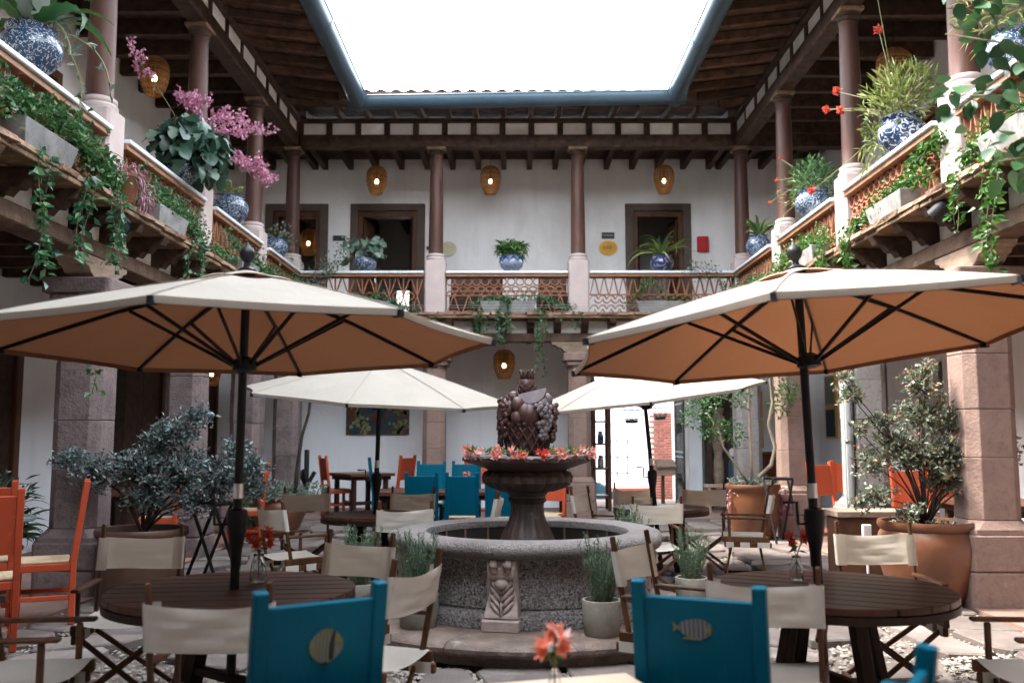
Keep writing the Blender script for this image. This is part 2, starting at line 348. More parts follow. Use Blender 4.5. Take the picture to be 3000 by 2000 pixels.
# ---------------------------------------------------------------- mesh helpers
def V(*a):
    return Vector(a)
def rotz(a):
    return Matrix.Rotation(a, 3, 'Z')
class MB:
    def __init__(s):
        s.v = []; s.f = []; s.n = 0
    def add(s, vs, fs):
        s.v.extend([tuple(x) for x in vs])
        k = s.n
        s.f.extend([tuple(i + k for i in f) for f in fs])
        s.n += len(vs)
        return s
    def box(s, c, d, rot=None, top=1.0):
        hx, hy, hz = d[0] / 2, d[1] / 2, d[2] / 2
        vs = []
        for z, k in ((-hz, 1), (hz, top)):
            for x, y in ((-hx, -hy), (hx, -hy), (hx, hy), (-hx, hy)):
                p = Vector((x * k, y * k, z))
                if rot is not None:
                    p = rot @ p
                vs.append(p + Vector(c))
        return s.add(vs, [(3, 2, 1, 0), (4, 5, 6, 7), (0, 1, 5, 4), (1, 2, 6, 5), (2, 3, 7, 6), (3, 0, 4, 7)])
    def b2(s, x0, x1, y0, y1, z0, z1):
        return s.box(((x0 + x1) / 2, (y0 + y1) / 2, (z0 + z1) / 2), (x1 - x0, y1 - y0, z1 - z0))
    def bar(s, a, b, wx, wy=None, up=(0, 0, 1)):
        a = Vector(a); b = Vector(b); d = b - a
        z = d.normalized(); u = Vector(up)
        if abs(z.dot(u)) > .98:
            u = Vector((0, 1, 0))
        x = u.cross(z).normalized(); y = z.cross(x)
        rot = Matrix((x, y, z)).transposed()
        return s.box((a + b) / 2, (wx, wy or wx, d.length), rot)
    def tube(s, pts, rad, seg=8, cap=True, closed=False):
        pts = [Vector(p) for p in pts]
        n = len(pts)
        if not hasattr(rad, '__len__'):
            rad = [rad] * n
        vs = []; fs = []
        prev = None
        for i, p in enumerate(pts):
            if closed:
                t = pts[(i + 1) % n] - pts[i - 1]
            else:
                t = pts[min(i + 1, n - 1)] - pts[max(i - 1, 0)]
            t.normalize()
            if prev is None:
                u = Vector((0, 0, 1)) if abs(t.z) < .9 else Vector((1, 0, 0))
                prev = t.cross(u).normalized()
            x = (prev - t * prev.dot(t)).normalized()
            prev = x
            y = t.cross(x)
            for k in range(seg):
                a = 2 * PI * k / seg
                vs.append(p + (x * math.cos(a) + y * math.sin(a)) * rad[i])
        m = n if closed else n - 1
        for i in range(m):
            for k in range(seg):
                a = i * seg + k; b = i * seg + (k + 1) % seg
                c = ((i + 1) % n) * seg + (k + 1) % seg; d = ((i + 1) % n) * seg + k
                fs.append((a, b, c, d))
        if cap and not closed:
            fs.append(tuple(range(seg - 1, -1, -1)))
            fs.append(tuple((n - 1) * seg + k for k in range(seg)))
        return s.add(vs, fs)
    def lathe(s, prof, seg=32, c=(0, 0, 0), rfun=None, cap=True, a0=0, a1=2 * PI):
        full = abs(a1 - a0 - 2 * PI) < 1e-6
        m = seg if full else seg + 1
        vs = []; fs = []
        for j, (r, z) in enumerate(prof):
            for k in range(m):
                a = a0 + (a1 - a0) * k / seg
                rr = r * (rfun(a, z, j) if rfun else 1)
                vs.append((c[0] + rr * math.cos(a), c[1] + rr * math.sin(a), c[2] + z))
        for j in range(len(prof) - 1):
            for k in range(seg):
                k2 = (k + 1) % m
                fs.append((j * m + k, j * m + k2, (j + 1) * m + k2, (j + 1) * m + k))
        if cap and full:
            if prof[0][0] > 1e-4:
                fs.append(tuple(range(m - 1, -1, -1)))
            if prof[-1][0] > 1e-4:
                fs.append(tuple((len(prof) - 1) * m + k for k in range(m)))
        return s.add(vs, fs)
    def ball(s, c, r, seg=12, rings=8, sq=(1, 1, 1)):
        vs = []; fs = []
        for j in range(rings + 1):
            th = PI * j / rings
            for k in range(seg):
                a = 2 * PI * k / seg
                vs.append((c[0] + r * sq[0] * math.sin(th) * math.cos(a), c[1] + r * sq[1] * math.sin(th) * math.sin(a), c[2] - r * sq[2] * math.cos(th)))
        for j in range(rings):
            for k in range(seg):
                fs.append((j * seg + k, j * seg + (k + 1) % seg, (j + 1) * seg + (k + 1) % seg, (j + 1) * seg + k))
        return s.add(vs, fs)
    def prism(s, poly, fn, d0, d1):
        """poly 2-D points; fn(u, v, d) -> 3-D point"""
        n = len(poly)
        vs = [fn(u, v, d0) for u, v in poly] + [fn(u, v, d1) for u, v in poly]
        fs = [tuple(range(n - 1, -1, -1)), tuple(range(n, 2 * n))]
        fs += [(i, (i + 1) % n, n + (i + 1) % n, n + i) for i in range(n)]
        return s.add(vs, fs)
    def grid(s, rows):
        nr = len(rows); nc = len(rows[0])
        vs = [p for r in rows for p in r]
        fs = [(i * nc + j, i * nc + j + 1, (i + 1) * nc + j + 1, (i + 1) * nc + j) for i in range(nr - 1) for j in range(nc - 1)]
        return s.add(vs, fs)
    def leaves(s, P, D, L, W, N=None, fold=.25, droop=0.0):
        """many small folded leaves; P base points, D directions"""
        P = np.asarray(P, float); D = np.asarray(D, float); k = len(P)
        if k == 0:
            return s
        D = D / (np.linalg.norm(D, axis=1, keepdims=True) + 1e-9)
        if N is None:
            N = rng.normal(size=(k, 3)) + np.array([0, 0, .6])
        S = np.cross(D, N); S /= (np.linalg.norm(S, axis=1, keepdims=True) + 1e-9)
        U = np.cross(S, D)
        L = np.broadcast_to(np.asarray(L, float), (k,))[:, None]; W = np.broadcast_to(np.asarray(W, float), (k,))[:, None]
        b = P; m = P + D * L * .45 - U * W * fold * .5
        l = P + D * L * .42 + S * W * .5 + U * W * fold; r = P + D * L * .42 - S * W * .5 + U * W * fold
        t = P + D * L - np.array([0, 0, 1.]) * L * droop
        vs = np.stack([b, l, t, r, m], 1).reshape(-1, 3)
        i = np.arange(k) * 5 + s.n
        s.v.extend(map(tuple, vs.tolist()))
        for a in i.tolist():
            s.f.append((a, a + 4, a + 1)); s.f.append((a + 4, a + 2, a + 1)); s.f.append((a, a + 3, a + 4)); s.f.append((a + 4, a + 3, a + 2))
        s.n += 5 * k
        return s
    def mesh(s, name, smooth=False, bevel=0, seg=1):
        me = bpy.data.meshes.new(name)
        me.from_pydata(s.v, [], s.f)
        if bevel:
            bm = bmesh.new(); bm.from_mesh(me)
            bmesh.ops.recalc_face_normals(bm, faces=bm.faces)
            es = [e for e in bm.edges if len(e.link_faces) == 2 and e.calc_face_angle(0) > .5]
            bmesh.ops.bevel(bm, geom=es, offset=bevel, segments=seg, profile=.6, affect='EDGES', clamp_overlap=True)
            bm.to_mesh(me); bm.free()
        if smooth:
            me.shade_smooth()
            if smooth != 'all':
                try:
                    me.set_sharp_from_angle(angle=R(smooth if smooth is not True else 40))
                except Exception:
                    pass
        return me
    def build(s, name, mat, parent=None, smooth=False, bevel=0, seg=1):
        me = s.mesh(name, smooth, bevel, seg)
        me.materials.append(M[mat] if isinstance(mat, str) else mat)
        return link(name, me, parent)
def link(name, me, parent=None, loc=None, rot=None, scale=None):
    o = bpy.data.objects.new(name, me)
    col.objects.link(o)
    if parent is not None:
        o.parent = parent
    if loc is not None:
        o.location = loc
    if rot is not None:
        o.rotation_euler = rot
    if scale is not None:
        o.scale = scale
    return o
def tag(o, label, cat, group=None, kind=None):
    if label: o['label'] = label
    if cat: o['category'] = cat
    if group: o['group'] = group
    o['kind'] = kind or 'thing'
    return o
def thing(name, label, cat, loc=(0, 0, 0), rz=0, group=None):
    o = bpy.data.objects.new(name, None)
    o.empty_display_size = .1
    col.objects.link(o)
    o.location = loc
    o.rotation_euler = (0, 0, R(rz))
    return tag(o, label, cat, group)
KIDS = {}
def copy_tree(o, parent=None):
    c = o.copy()
    col.objects.link(c)
    if parent is not None:
        c.parent = parent
    for ch in list(o.children):
        copy_tree(ch, c)
    return c
def place(proto, i, label, loc, rz, group=None, rx=0, ry=0):
    """first use moves the prototype itself, later ones copy it"""
    o = proto if i == 0 else copy_tree(proto)
    o.location = loc
    o.rotation_euler = (R(rx), R(ry), R(rz))
    o['label'] = label
    if group: o['group'] = group
    return o
def hgt(x, y):
    """courtyard floor: falls gently from the arcades to the fountain"""
    d = max(abs(x - .03) - 1.9, (y - 12.6))
    k = min(1, max(0, d / 1.5))
    return .13 * k * k * (3 - 2 * k)
def rdir(n, up=0.0):
    d = rng.normal(size=(n, 3)); d[:, 2] += up
    return d / np.linalg.norm(d, axis=1, keepdims=True)
def walk(p0, d0, L, n, wob, grav=0.0, rnd=random):
    """a wandering path"""
    p = Vector(p0); d = Vector(d0).normalized(); out = [p.copy()]
    for i in range(n):
        d = (d + Vector((rnd.gauss(0, wob), rnd.gauss(0, wob), rnd.gauss(0, wob))) + Vector((0, 0, -grav))).normalized()
        p = p + d * (L / n)
        out.append(p.copy())
    return out
YB = 15.9                       # line of the back arcade
XL, XR = -3.9, 3.97             # lines of the side arcades
LY = [8.4, 11.0, 13.5, YB]      # pillars of the left side
RY = [7.9, 10.6, 13.3, YB]      # pillars of the right side
BX = [-1.38, 1.10]              # inner pillars of the back side
WB, WL, WR = 18.0, -5.8, 5.87   # gallery walls
YF = -1.9                       # line of the unseen arcade behind the camera, placed to shade the foreground
Y0 = -4.3                       # near end of the side wings
ZF = 3.60                       # upper gallery floor

# ---------------------------------------------------------------- ground and paving
gm = MB()
xs = [-9 + .5 * i for i in range(37)]
ys = [-9 + .5 * i for i in range(55)]
gm.grid([[(x, y, hgt(x, y) - .045) for x in xs] for y in ys])
ground = gm.build('ground', 'mortar', smooth='all')
tag(ground, 'courtyard ground of mortar and gravel under the paving', None, kind='structure')
fl = MB()
fl.b2(-6.1, XL + .28, Y0, YB + .2, .02, .14).b2(XR - .28, 6.2, Y0, YB + .2, .02, .14).b2(-6.1, 6.2, YB - .24, WB, .025, .145).b2(-6.1, 6.2, YF - 2.1, YF + .24, .022, .132)
o = fl.build('gallery_pavement', 'galfloor')
tag(o, 'tiled pavement under the arcades', None, kind='structure')
FC = V(.10, 7.70, 0)            # fountain centre
def flagstones():
    nx, ny = 15, 19
    x0, x1, y0, y1 = -3.62, 3.68, 4.6, 15.7
    g = {}
    rr = random.Random(11)
    for i in range(nx + 1):
        for j in range(ny + 1):
            x = x0 + (x1 - x0) * i / nx; y = y0 + (y1 - y0) * j / ny
            if 0 < i < nx: x += rr.uniform(-.15, .15)
            if 0 < j < ny: y += rr.uniform(-.17, .17)
            g[i, j] = V(x, y)
    gaps = []; stones = []
    for i in range(nx):
        for j in range(ny):
            q = [g[i, j], g[i + 1, j], g[i + 1, j + 1], g[i, j + 1]]
            c = sum(q, V(0, 0)) / 4
            if (c - V(FC.x, FC.y)).length < 1.35:
                continue
            front = c.y < 7.6 or (c.y < 9.5 and abs(c.x) < 2.6)
            if rr.random() < (.36 if front else .05):
                gaps.append((q, c)); continue
            stones.append((q, c))
    for q, c in stones:
        k = rr.uniform(.86, .95)
        p = []
        for a in range(4):
            A = c + (q[a] - c) * k; B = c + (q[(a + 1) % 4] - c) * k
            Pm = c + (q[a - 1] - c) * k
            cut = rr.uniform(.05, .22)
            p.append(A + (Pm - A) * cut); p.append(A + (B - A) * cut)
        h = hgt(c.x, c.y) + rr.uniform(-.006, .008)
        tx, ty = rr.uniform(-.012, .012), rr.uniform(-.012, .012)
        n = len(p)
        inner = [c + (a - c) * .955 for a in p]
        vs = [(a.x - c.x, a.y - c.y, -.06) for a in p] + [(a.x - c.x, a.y - c.y, -.012 + (a.x - c.x) * tx + (a.y - c.y) * ty) for a in p] + [(a.x - c.x, a.y - c.y, (a.x - c.x) * tx + (a.y - c.y) * ty) for a in inner]
        fs = [tuple(range(2 * n, 3 * n))]
        for r in range(2):
            fs += [(r * n + a, r * n + (a + 1) % n, (r + 1) * n + (a + 1) % n, (r + 1) * n + a) for a in range(n)]
        f = MB().add(vs, fs).build('flagstone', 'flag', ground)
        f.location = (c.x, c.y, h)
    return gaps, stones
gaps, stones = flagstones()
# pebbles between the flagstones
pm = MB()
oc = np.array([(1, 0, 0), (.3, .9, 0), (-.8, .6, 0), (-.7, -.7, 0), (.4, -.9, 0), (.2, .1, .8), (-.1, 0, -.5)])
of = [(0, 1, 5), (1, 2, 5), (2, 3, 5), (3, 4, 5), (4, 0, 5), (1, 0, 6), (2, 1, 6), (3, 2, 6), (4, 3, 6), (0, 4, 6)]
rr = random.Random(5)
def pebble(x, y, s):
    a = rr.uniform(0, 6.28); ca, sa = math.cos(a), math.sin(a)
    sx, sy, sz = s * rr.uniform(.7, 1.3), s * rr.uniform(.5, 1), s * rr.uniform(.4, .7)
    z = hgt(x, y) - .030 + rr.uniform(0, .014)
    pm.add([(x + (p[0] * sx * ca - p[1] * sy * sa), y + (p[0] * sx * sa + p[1] * sy * ca), z + p[2] * sz) for p in oc], of)
for q, c in gaps:
    for k in range(170):
        u, v = rr.random(), rr.random()
        p = q[0] * (1 - u) * (1 - v) + q[1] * u * (1 - v) + q[2] * u * v + q[3] * (1 - u) * v
        pebble(p.x, p.y, rr.uniform(.012, .028))
for q, c in stones:
    if c.y < 9.5:
        for a in range(4):
            for k in range(14):
                p = q[a] + (q[(a + 1) % 4] - q[a]) * rr.random()
                pebble(p.x + rr.gauss(0, .012), p.y + rr.gauss(0, .012), rr.uniform(.008, .016))
for k in range(900):
    a = rr.uniform(0, 6.28); r = rr.uniform(1.44, 1.75)
    pebble(FC.x + r * math.cos(a), FC.y + r * math.sin(a), rr.uniform(.012, .026))
o = pm.build('pebble_gravel', 'pebble')
tag(o, 'pale river pebbles packed between the flagstones', 'gravel', kind='stuff')
# street outside the entrance
sm = MB().b2(-12, 20, 21.2, 27.2, -1.3, -1.05)
o = sm.build('street', 'asphalt'); tag(o, 'asphalt street beyond the entrance passage', None, kind='structure')
sm = MB()
sm.b2(1.2, 3.9, WB + .02, 20.4, -.2, .14)
for k in range(5):
    sm.b2(1.2, 3.9, 20.4 + .26 * k, 20.4 + .26 * (k + 1), -1.2, -.05 - .2 * k)
o = sm.build('passage_floor', 'galfloor'); tag(o, 'paved floor and steps of the entrance passage', None, kind='structure')

# ---------------------------------------------------------------- walls
def wall(name, label, along, a0, a1, pos, thick, z0, z1, holes, mat, group=None):
    """along 'x' or 'y'; holes = (a, b, z0, z1)"""
    hs_ = sorted(holes)
    m = MB()
    def put(a, b, za, zb):
        if b - a < 1e-3 or zb - za < 1e-3: return
        if along == 'x': m.b2(a, b, pos, pos + thick, za, zb)
        else: m.b2(pos, pos + thick, a, b, za, zb)
    cur = a0
    for (a, b, h0, h1) in hs_:
        put(cur, a, z0, z1)
        put(a, b, z0, h0); put(a, b, h1, z1)
        cur = b
    put(cur, a1, z0, z1)
    o = m.build(name, mat)
    tag(o, label, 'wall', group)
    return o
DU = [(-4.93, -3.72), (-3.24, -1.80), (2.20, 3.46)]     # clear openings of the upper doors (back)
wbu = wall('plaster_wall', 'white plaster wall with three doors behind the upper back gallery', 'x', -6.2, 6.3, WB, .35, ZF, 7.3,
     [(a + .12, b - .12, ZF + .002, 6.0) for a, b in DU], 'plaster')
wbl = wall('plaster_wall', 'white plaster wall with painting behind the ground floor back arcade', 'x', -6.2, 6.3, WB, .35, 0, ZF - .01,
     [(1.55, 3.36, .14, 2.95)], 'plaster_blue')
wll = wall('plaster_wall', 'shaded white wall with dark doors along the ground floor shaded arcade', 'y', Y0, WB, WL - .35, .35, 0, ZF - .01,
     [(9.2, 10.55, .14, 2.7), (12.9, 14.9, .14, 2.62), (16.3, 17.6, .14, 2.62)], 'plaster_blue')
wlu = wall('plaster_wall', 'shaded plaster wall behind the upper shaded gallery', 'y', Y0, WB, WL - .35, .35, ZF, 7.3, [(9.9, 11.1, ZF + .002, 5.95)], 'plaster')
wrl = wall('plaster_wall', 'plaster wall hung with posters along the ground floor sunlit arcade', 'y', Y0, WB, WR, .35, 0, ZF - .01,
     [(8.6, 9.5, 1.5, 2.6), (12.7, 13.6, .14, 2.6), (14.6, 16.6, .14, 2.7)], 'plaster_blue')
wru = wall('plaster_wall', 'sunlit plaster wall behind the upper sunlit gallery', 'y', Y0, WB, WR, .35, ZF, 7.3, [(8.0, 9.2, ZF + .002, 5.95), (11.6, 12.7, ZF + .002, 5.95)], 'plaster')
wfu = wall('plaster_wall', 'two storey plaster wall closing the courtyard opposite the painted wall', 'x', -6.2, 6.3, YF - 2.43, .35, 0, 7.3, [(-.6, .6, .14, 2.5)], 'plaster')  # unseen wall, added to block light from behind the camera
# rooms behind the openings: closed shells so that the doors are dark
def room(name, label, x0, x1, y0, y1, z0, z1, open_side, hole=None):
    m = MB(); t = .12
    m.b2(x0, x1, y0, y1, z0 - t, z0); m.b2(x0, x1, y0, y1, z1, z1 + t)
    sides = {'-x': (x0 - t, x0, y0, y1), '+x': (x1, x1 + t, y0, y1), '-y': (x0 - t, x1 + t, y0 - t, y0), '+y': (x0 - t, x1 + t, y1, y1 + t)}
    for k, (a, b, c, d) in sides.items():
        if k == open_side: continue
        if hole and k == '+y':
            h0, h1, hz0, hz1 = hole
            m.b2(a, h0, c, d, z0, z1); m.b2(h1, b, c, d, z0, z1); m.b2(h0, h1, c, d, z0, hz0); m.b2(h0, h1, c, d, hz1, z1)
        else:
            m.b2(a, b, c, d, z0, z1)
    o = m.build(name, 'roomdark')
    return o
def child(o, p):
    o.parent = p
    return o
ra = room('room_shell', '', -5.9, -.2, WB + .36, 22.4, ZF + .01, 7.2, '-y', hole=(-2.90, -2.40, 4.3, 5.05)); child(ra, wbu)
rb = room('room_shell', '', 1.2, 5.2, WB + .36, 20.2, ZF + .01, 7.2, '-y'); child(rb, wbu)
rc = room('room_shell', '', -9.0, WL - .36, 8.6, 11.2, .13, 3.4, '+x'); child(rc, wll)
rc = room('room_shell', '', -9.0, WL - .36, 12.2, 17.9, .13, 3.4, '+x'); child(rc, wll)
rc = room('room_shell', '', -8.5, WL - .36, 9.5, 11.5, ZF + .01, 7.0, '+x'); child(rc, wlu)
rc = room('room_shell', '', WR + .36, 9.0, 8.0, 10.2, .13, 3.4, '-x'); child(rc, wrl)
rc = room('room_shell', '', WR + .36, 9.0, 12.2, 17.2, .13, 3.4, '-x'); child(rc, wrl)
rc = room('room_shell', '', WR + .36, 8.6, 7.6, 9.6, ZF + .01, 7.0, '-x'); child(rc, wru)
rc = room('room_shell', '', -1.2, 1.2, YF - 5.5, YF - 2.44, .13, 3.4, '+y'); child(rc, wfu)
rc = room('room_shell', '', WR + .36, 8.6, 11.2, 13.1, ZF + .01, 7.0, '-x'); child(rc, wru)
# beams seen inside the upper rooms
for x in (-5.2, -4.3, -3.4, -2.6, -1.8, -1.0):
    child(MB().b2(x - .07, x + .07, WB + .37, 22.35, 6.45, 6.66).build('ceiling_beam', 'darkwood'), wbu)
for x in (1.7, 2.4, 3.1, 3.8):
    child(MB().b2(x - .07, x + .07, WB + .37, 20.15, 6.45, 6.66).build('ceiling_beam', 'darkwood'), wbu)
o = MB().b2(-4.2, -1.2, 24.2, 24.5, 2.6, 7.4).build('neighbour_wall', 'plaster')  # added panel, stands behind the opening to tone down the bright sky
tag(o, 'white neighbouring wall seen through the room window', 'wall')
# entrance passage
pw_ = MB().b2(1.25, 1.53, WB + .36, 20.2, .0, 3.4).b2(3.40, 3.68, WB + .36, 20.2, .0, 3.4).b2(1.25, 3.68, WB + .36, 20.2, 3.0, 3.45)
o = pw_.build('passage_wall', 'plaster'); tag(o, 'plastered side walls of the passage leading to the street', 'wall')

# ---------------------------------------------------------------- doors
def door(label, x0, x1, z0, z1, y, leaf_angle=78, outer=.14):
    t = thing('double_door', label, 'door', ((x0 + x1) / 2, y, z0))
    W_ = x1 - x0; Hh = z1 - z0
    c = MB()
    c.b2(-W_ / 2 - .02, -W_ / 2 + outer, -.035, .02, 0, Hh + .06).b2(W_ / 2 - outer, W_ / 2 + .02, -.035, .02, 0, Hh + .06)
    c.b2(-W_ / 2 + outer, W_ / 2 - outer, -.035, .02, Hh - outer + .06, Hh + .06)
    c.build('casing', 'casing', t, bevel=.006)
    i = W_ / 2 - outer
    f = MB()
    f.b2(-i + .002, -i + .09, .0, .22, 0, Hh - outer + .05).b2(i - .09, i - .002, .0, .22, 0, Hh - outer + .05).b2(-i + .09, i - .09, .0, .22, Hh - outer - .06, Hh - outer + .05)
    f.build('door_frame', 'doorwood', t, bevel=.006)
    lw = i - .10
    for s in (-1, 1):
        l = MB()
        l.b2(0, lw, -.022, .022, .02, Hh - outer - .08)
        for (za, zb) in ((.15, .75), (.85, 1.45), (1.55, Hh - outer - .25)):
            l.b2(.09, lw - .09, -.032, -.021, za, zb); l.b2(.09, lw - .09, .021, .032, za, zb)
        d = l.build('door_leaf', 'doorwood', t, bevel=.006)
        d.location = (s * (i - .095), .20, 0)
        d.rotation_euler = (0, 0, R(leaf_angle) if s < 0 else R(180 - leaf_angle))
        h = MB().tube([(lw - .06, -.07, 1.0), (lw - .06, -.07, 1.16)], .012, 8)
        h.bar((lw - .06, -.07, 1.01), (lw - .06, -.02, 1.01), .012).bar((lw - .06, -.07, 1.15), (lw - .06, -.02, 1.15), .012)
        hh = h.build('handle', 'steel', d)
    return t
dl = ['dark brown double door beside the corner column, wicker lamp glowing inside', 'dark brown double door with the switch beside it, between the dark sign and a column', 'dark brown double door between the yellow oval plaque and the red alarm box']
for (a, b), l in zip(DU, dl):
    door(l, a, b, ZF + .01, 6.03, WB - .002)
def panel_door(label, loc, rz, W_, Hh, n=2, mat='doorwood'):
    t = thing('panelled_door', label, 'door', loc, rz)
    f = MB().b2(-W_ / 2 - .12, -W_ / 2, -.05, .1, 0, Hh + .12).b2(W_ / 2, W_ / 2 + .12, -.05, .1, 0, Hh + .12).b2(-W_ / 2, W_ / 2, -.05, .1, Hh, Hh + .12)
    f.build('door_frame', 'doorwood', t, bevel=.008)
    lw = W_ / n
    for i in range(n):
        l = MB(); xx = -W_ / 2 + i * lw
        l.b2(xx + .004, xx + lw - .004, .0, .05, .02, Hh - .01)
        for za, zb in ((.15, .8), (.95, 1.6), (1.72, Hh - .18)):
            l.b2(xx + .1, xx + lw - .1, -.018, .002, za, zb)
        l.build('door_leaf', mat, t, bevel=.008)
    return t
panel_door('closed dark wide panelled door behind the purple shrub, shaded arcade', (WL + .03, 13.9, .142), -90, 1.96, 2.46, 3, 'darkwood')
panel_door('closed dark narrow door of the shaded arcade beside the corner pillar', (WL + .03, 16.95, .142), -90, 1.26, 2.46, 2, 'darkwood')
panel_door('brown timber door frame beside the strap leaved plant, shaded arcade', (WL + .03, 9.87, .142), -90, 1.31, 2.54, 2, 'darkwood')
panel_door('shaded brown door behind the upper shaded gallery columns', (WL + .03, 10.5, ZF + .01), -90, 1.16, 2.3, 2)
panel_door('brown timber door behind the fern pot on the upper sunlit gallery', (WR - .03, 12.15, ZF + .01), 90, 1.06, 2.3, 2)
panel_door('brown door behind the leafy branches of the upper sunlit gallery', (WR - .03, 8.6, ZF + .01), 90, 1.16, 2.3, 2)

# ---------------------------------------------------------------- arcades: side frames
def SP(side):
    if side == 'back':
        return lambda u, v, z: V(u, YB - v, z)
    if side == 'left':
        return lambda u, v, z: V(XL + v, u, z)
    if side == 'front':
        return lambda u, v, z: V(u, YF + v, z)
    return lambda u, v, z: V(XR - v, u, z)
def sbox(m, P, u0, u1, v0, v1, z0, z1):
    a = P(u0, v0, z0); b = P(u1, v1, z1)
    return m.b2(min(a.x, b.x), max(a.x, b.x), min(a.y, b.y), max(a.y, b.y), z0, z1)
def octo(h, c):
    return [(-h, -h + c), (-h + c, -h), (h - c, -h), (h, -h + c), (h, h - c), (h - c, h), (-h + c, h), (-h, h - c)]
# ---------------------------------------------------------------- stone pillars
def pillar(label, x, y, mat, hw=.215, plinth=.62, capmat=None, seed=1, group='stone pillars of the arcade'):
    rr = random.Random(seed)
    t = thing('stone_pillar', label, 'pillar', (x, y, .10), 0, group)
    fn = lambda u, v, d: (u, v, d)
    pw2 = hw + .075
    z = 0
    cuts = [0, plinth * .52, plinth]
    for a, b in zip(cuts[:-1], cuts[1:]):
        m = MB().prism(octo(pw2 + rr.uniform(-.004, .004), .035), fn, a + .003, b - .003)
        m.build('plinth_block', mat, t, bevel=.012)
    m = MB().prism(octo(pw2 - .012, .05), fn, plinth, plinth + .04)
    m.add([(u * .99, v * .99, plinth + .04) for u, v in octo(hw + .05, .06)] + [(u, v, plinth + .11) for u, v in octo(hw + .004, .085)], [(i, (i + 1) % 8, 8 + (i + 1) % 8, 8 + i) for i in range(8)])
    m.build('base_moulding', mat, t)
    z = plinth + .11
    n = 4
    zz = [z]
    for k in range(n - 1):
        zz.append(z + (2.56 - z) * (k + 1) / n + rr.uniform(-.06, .06))
    zz.append(2.56)
    for a, b in zip(zz[:-1], zz[1:]):
        e = rr.uniform(-.004, .004)
        MB().prism(octo(hw + e, .082), fn, a + .0015, b - .0015).build('shaft_block', mat, t, bevel=.005)
    c = MB().prism(octo(hw + .015, .08), fn, 2.56, 2.60).build('necking', capmat or mat, t, bevel=.012)
    MB().prism(octo(hw + .055, .05), fn, 2.603, 2.68).build('cap_moulding', capmat or mat, t, bevel=.025, seg=3)
    MB().prism(octo(hw + .095, .03), fn, 2.683, 2.825).build('capital', capmat or mat, t, bevel=.035, seg=3)
    return t
lab = ['dark stone pillar beside the large pot of the purple shrub, shaded arcade', 'second dark stone pillar of the shaded arcade, behind the purple shrub', 'third slim dark stone pillar of the shaded arcade', 'dark stone pillar in the courtyard corner beside the slender bare trunk']
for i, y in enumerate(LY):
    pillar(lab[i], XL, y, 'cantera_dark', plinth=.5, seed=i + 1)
lab = ['pink stone pillar beside the glazed pot of the bronze shrub, sunlit arcade', 'grey painted stone pillar with pipes running down it', 'pink stone pillar with black folding stands leaning on it', 'grey stone pillar behind the bare stemmed potted tree']
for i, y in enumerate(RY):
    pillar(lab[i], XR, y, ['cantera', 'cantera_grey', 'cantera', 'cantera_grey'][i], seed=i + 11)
pillar('pillar with a black scorched patch between the painting and the fountain', BX[0], YB, 'cantera', hw=.19, seed=21)
pillar('pale stone pillar beside the street entrance behind the fountain bowl', BX[1], YB, 'cantera', hw=.19, seed=22)

for i, x in enumerate([XL] + BX + [XR]):  # unseen pillars of the added wing behind the camera
    pillar(['corner stone pillar at the shaded arcade, opposite the painting', 'inner stone pillar opposite the painting, nearer the shaded arcade', 'inner stone pillar opposite the painting, nearer the sunlit arcade', 'corner stone pillar at the sunlit arcade, opposite the painting'][i], x, YF, 'cantera_dark', hw=.19, seed=31 + i)
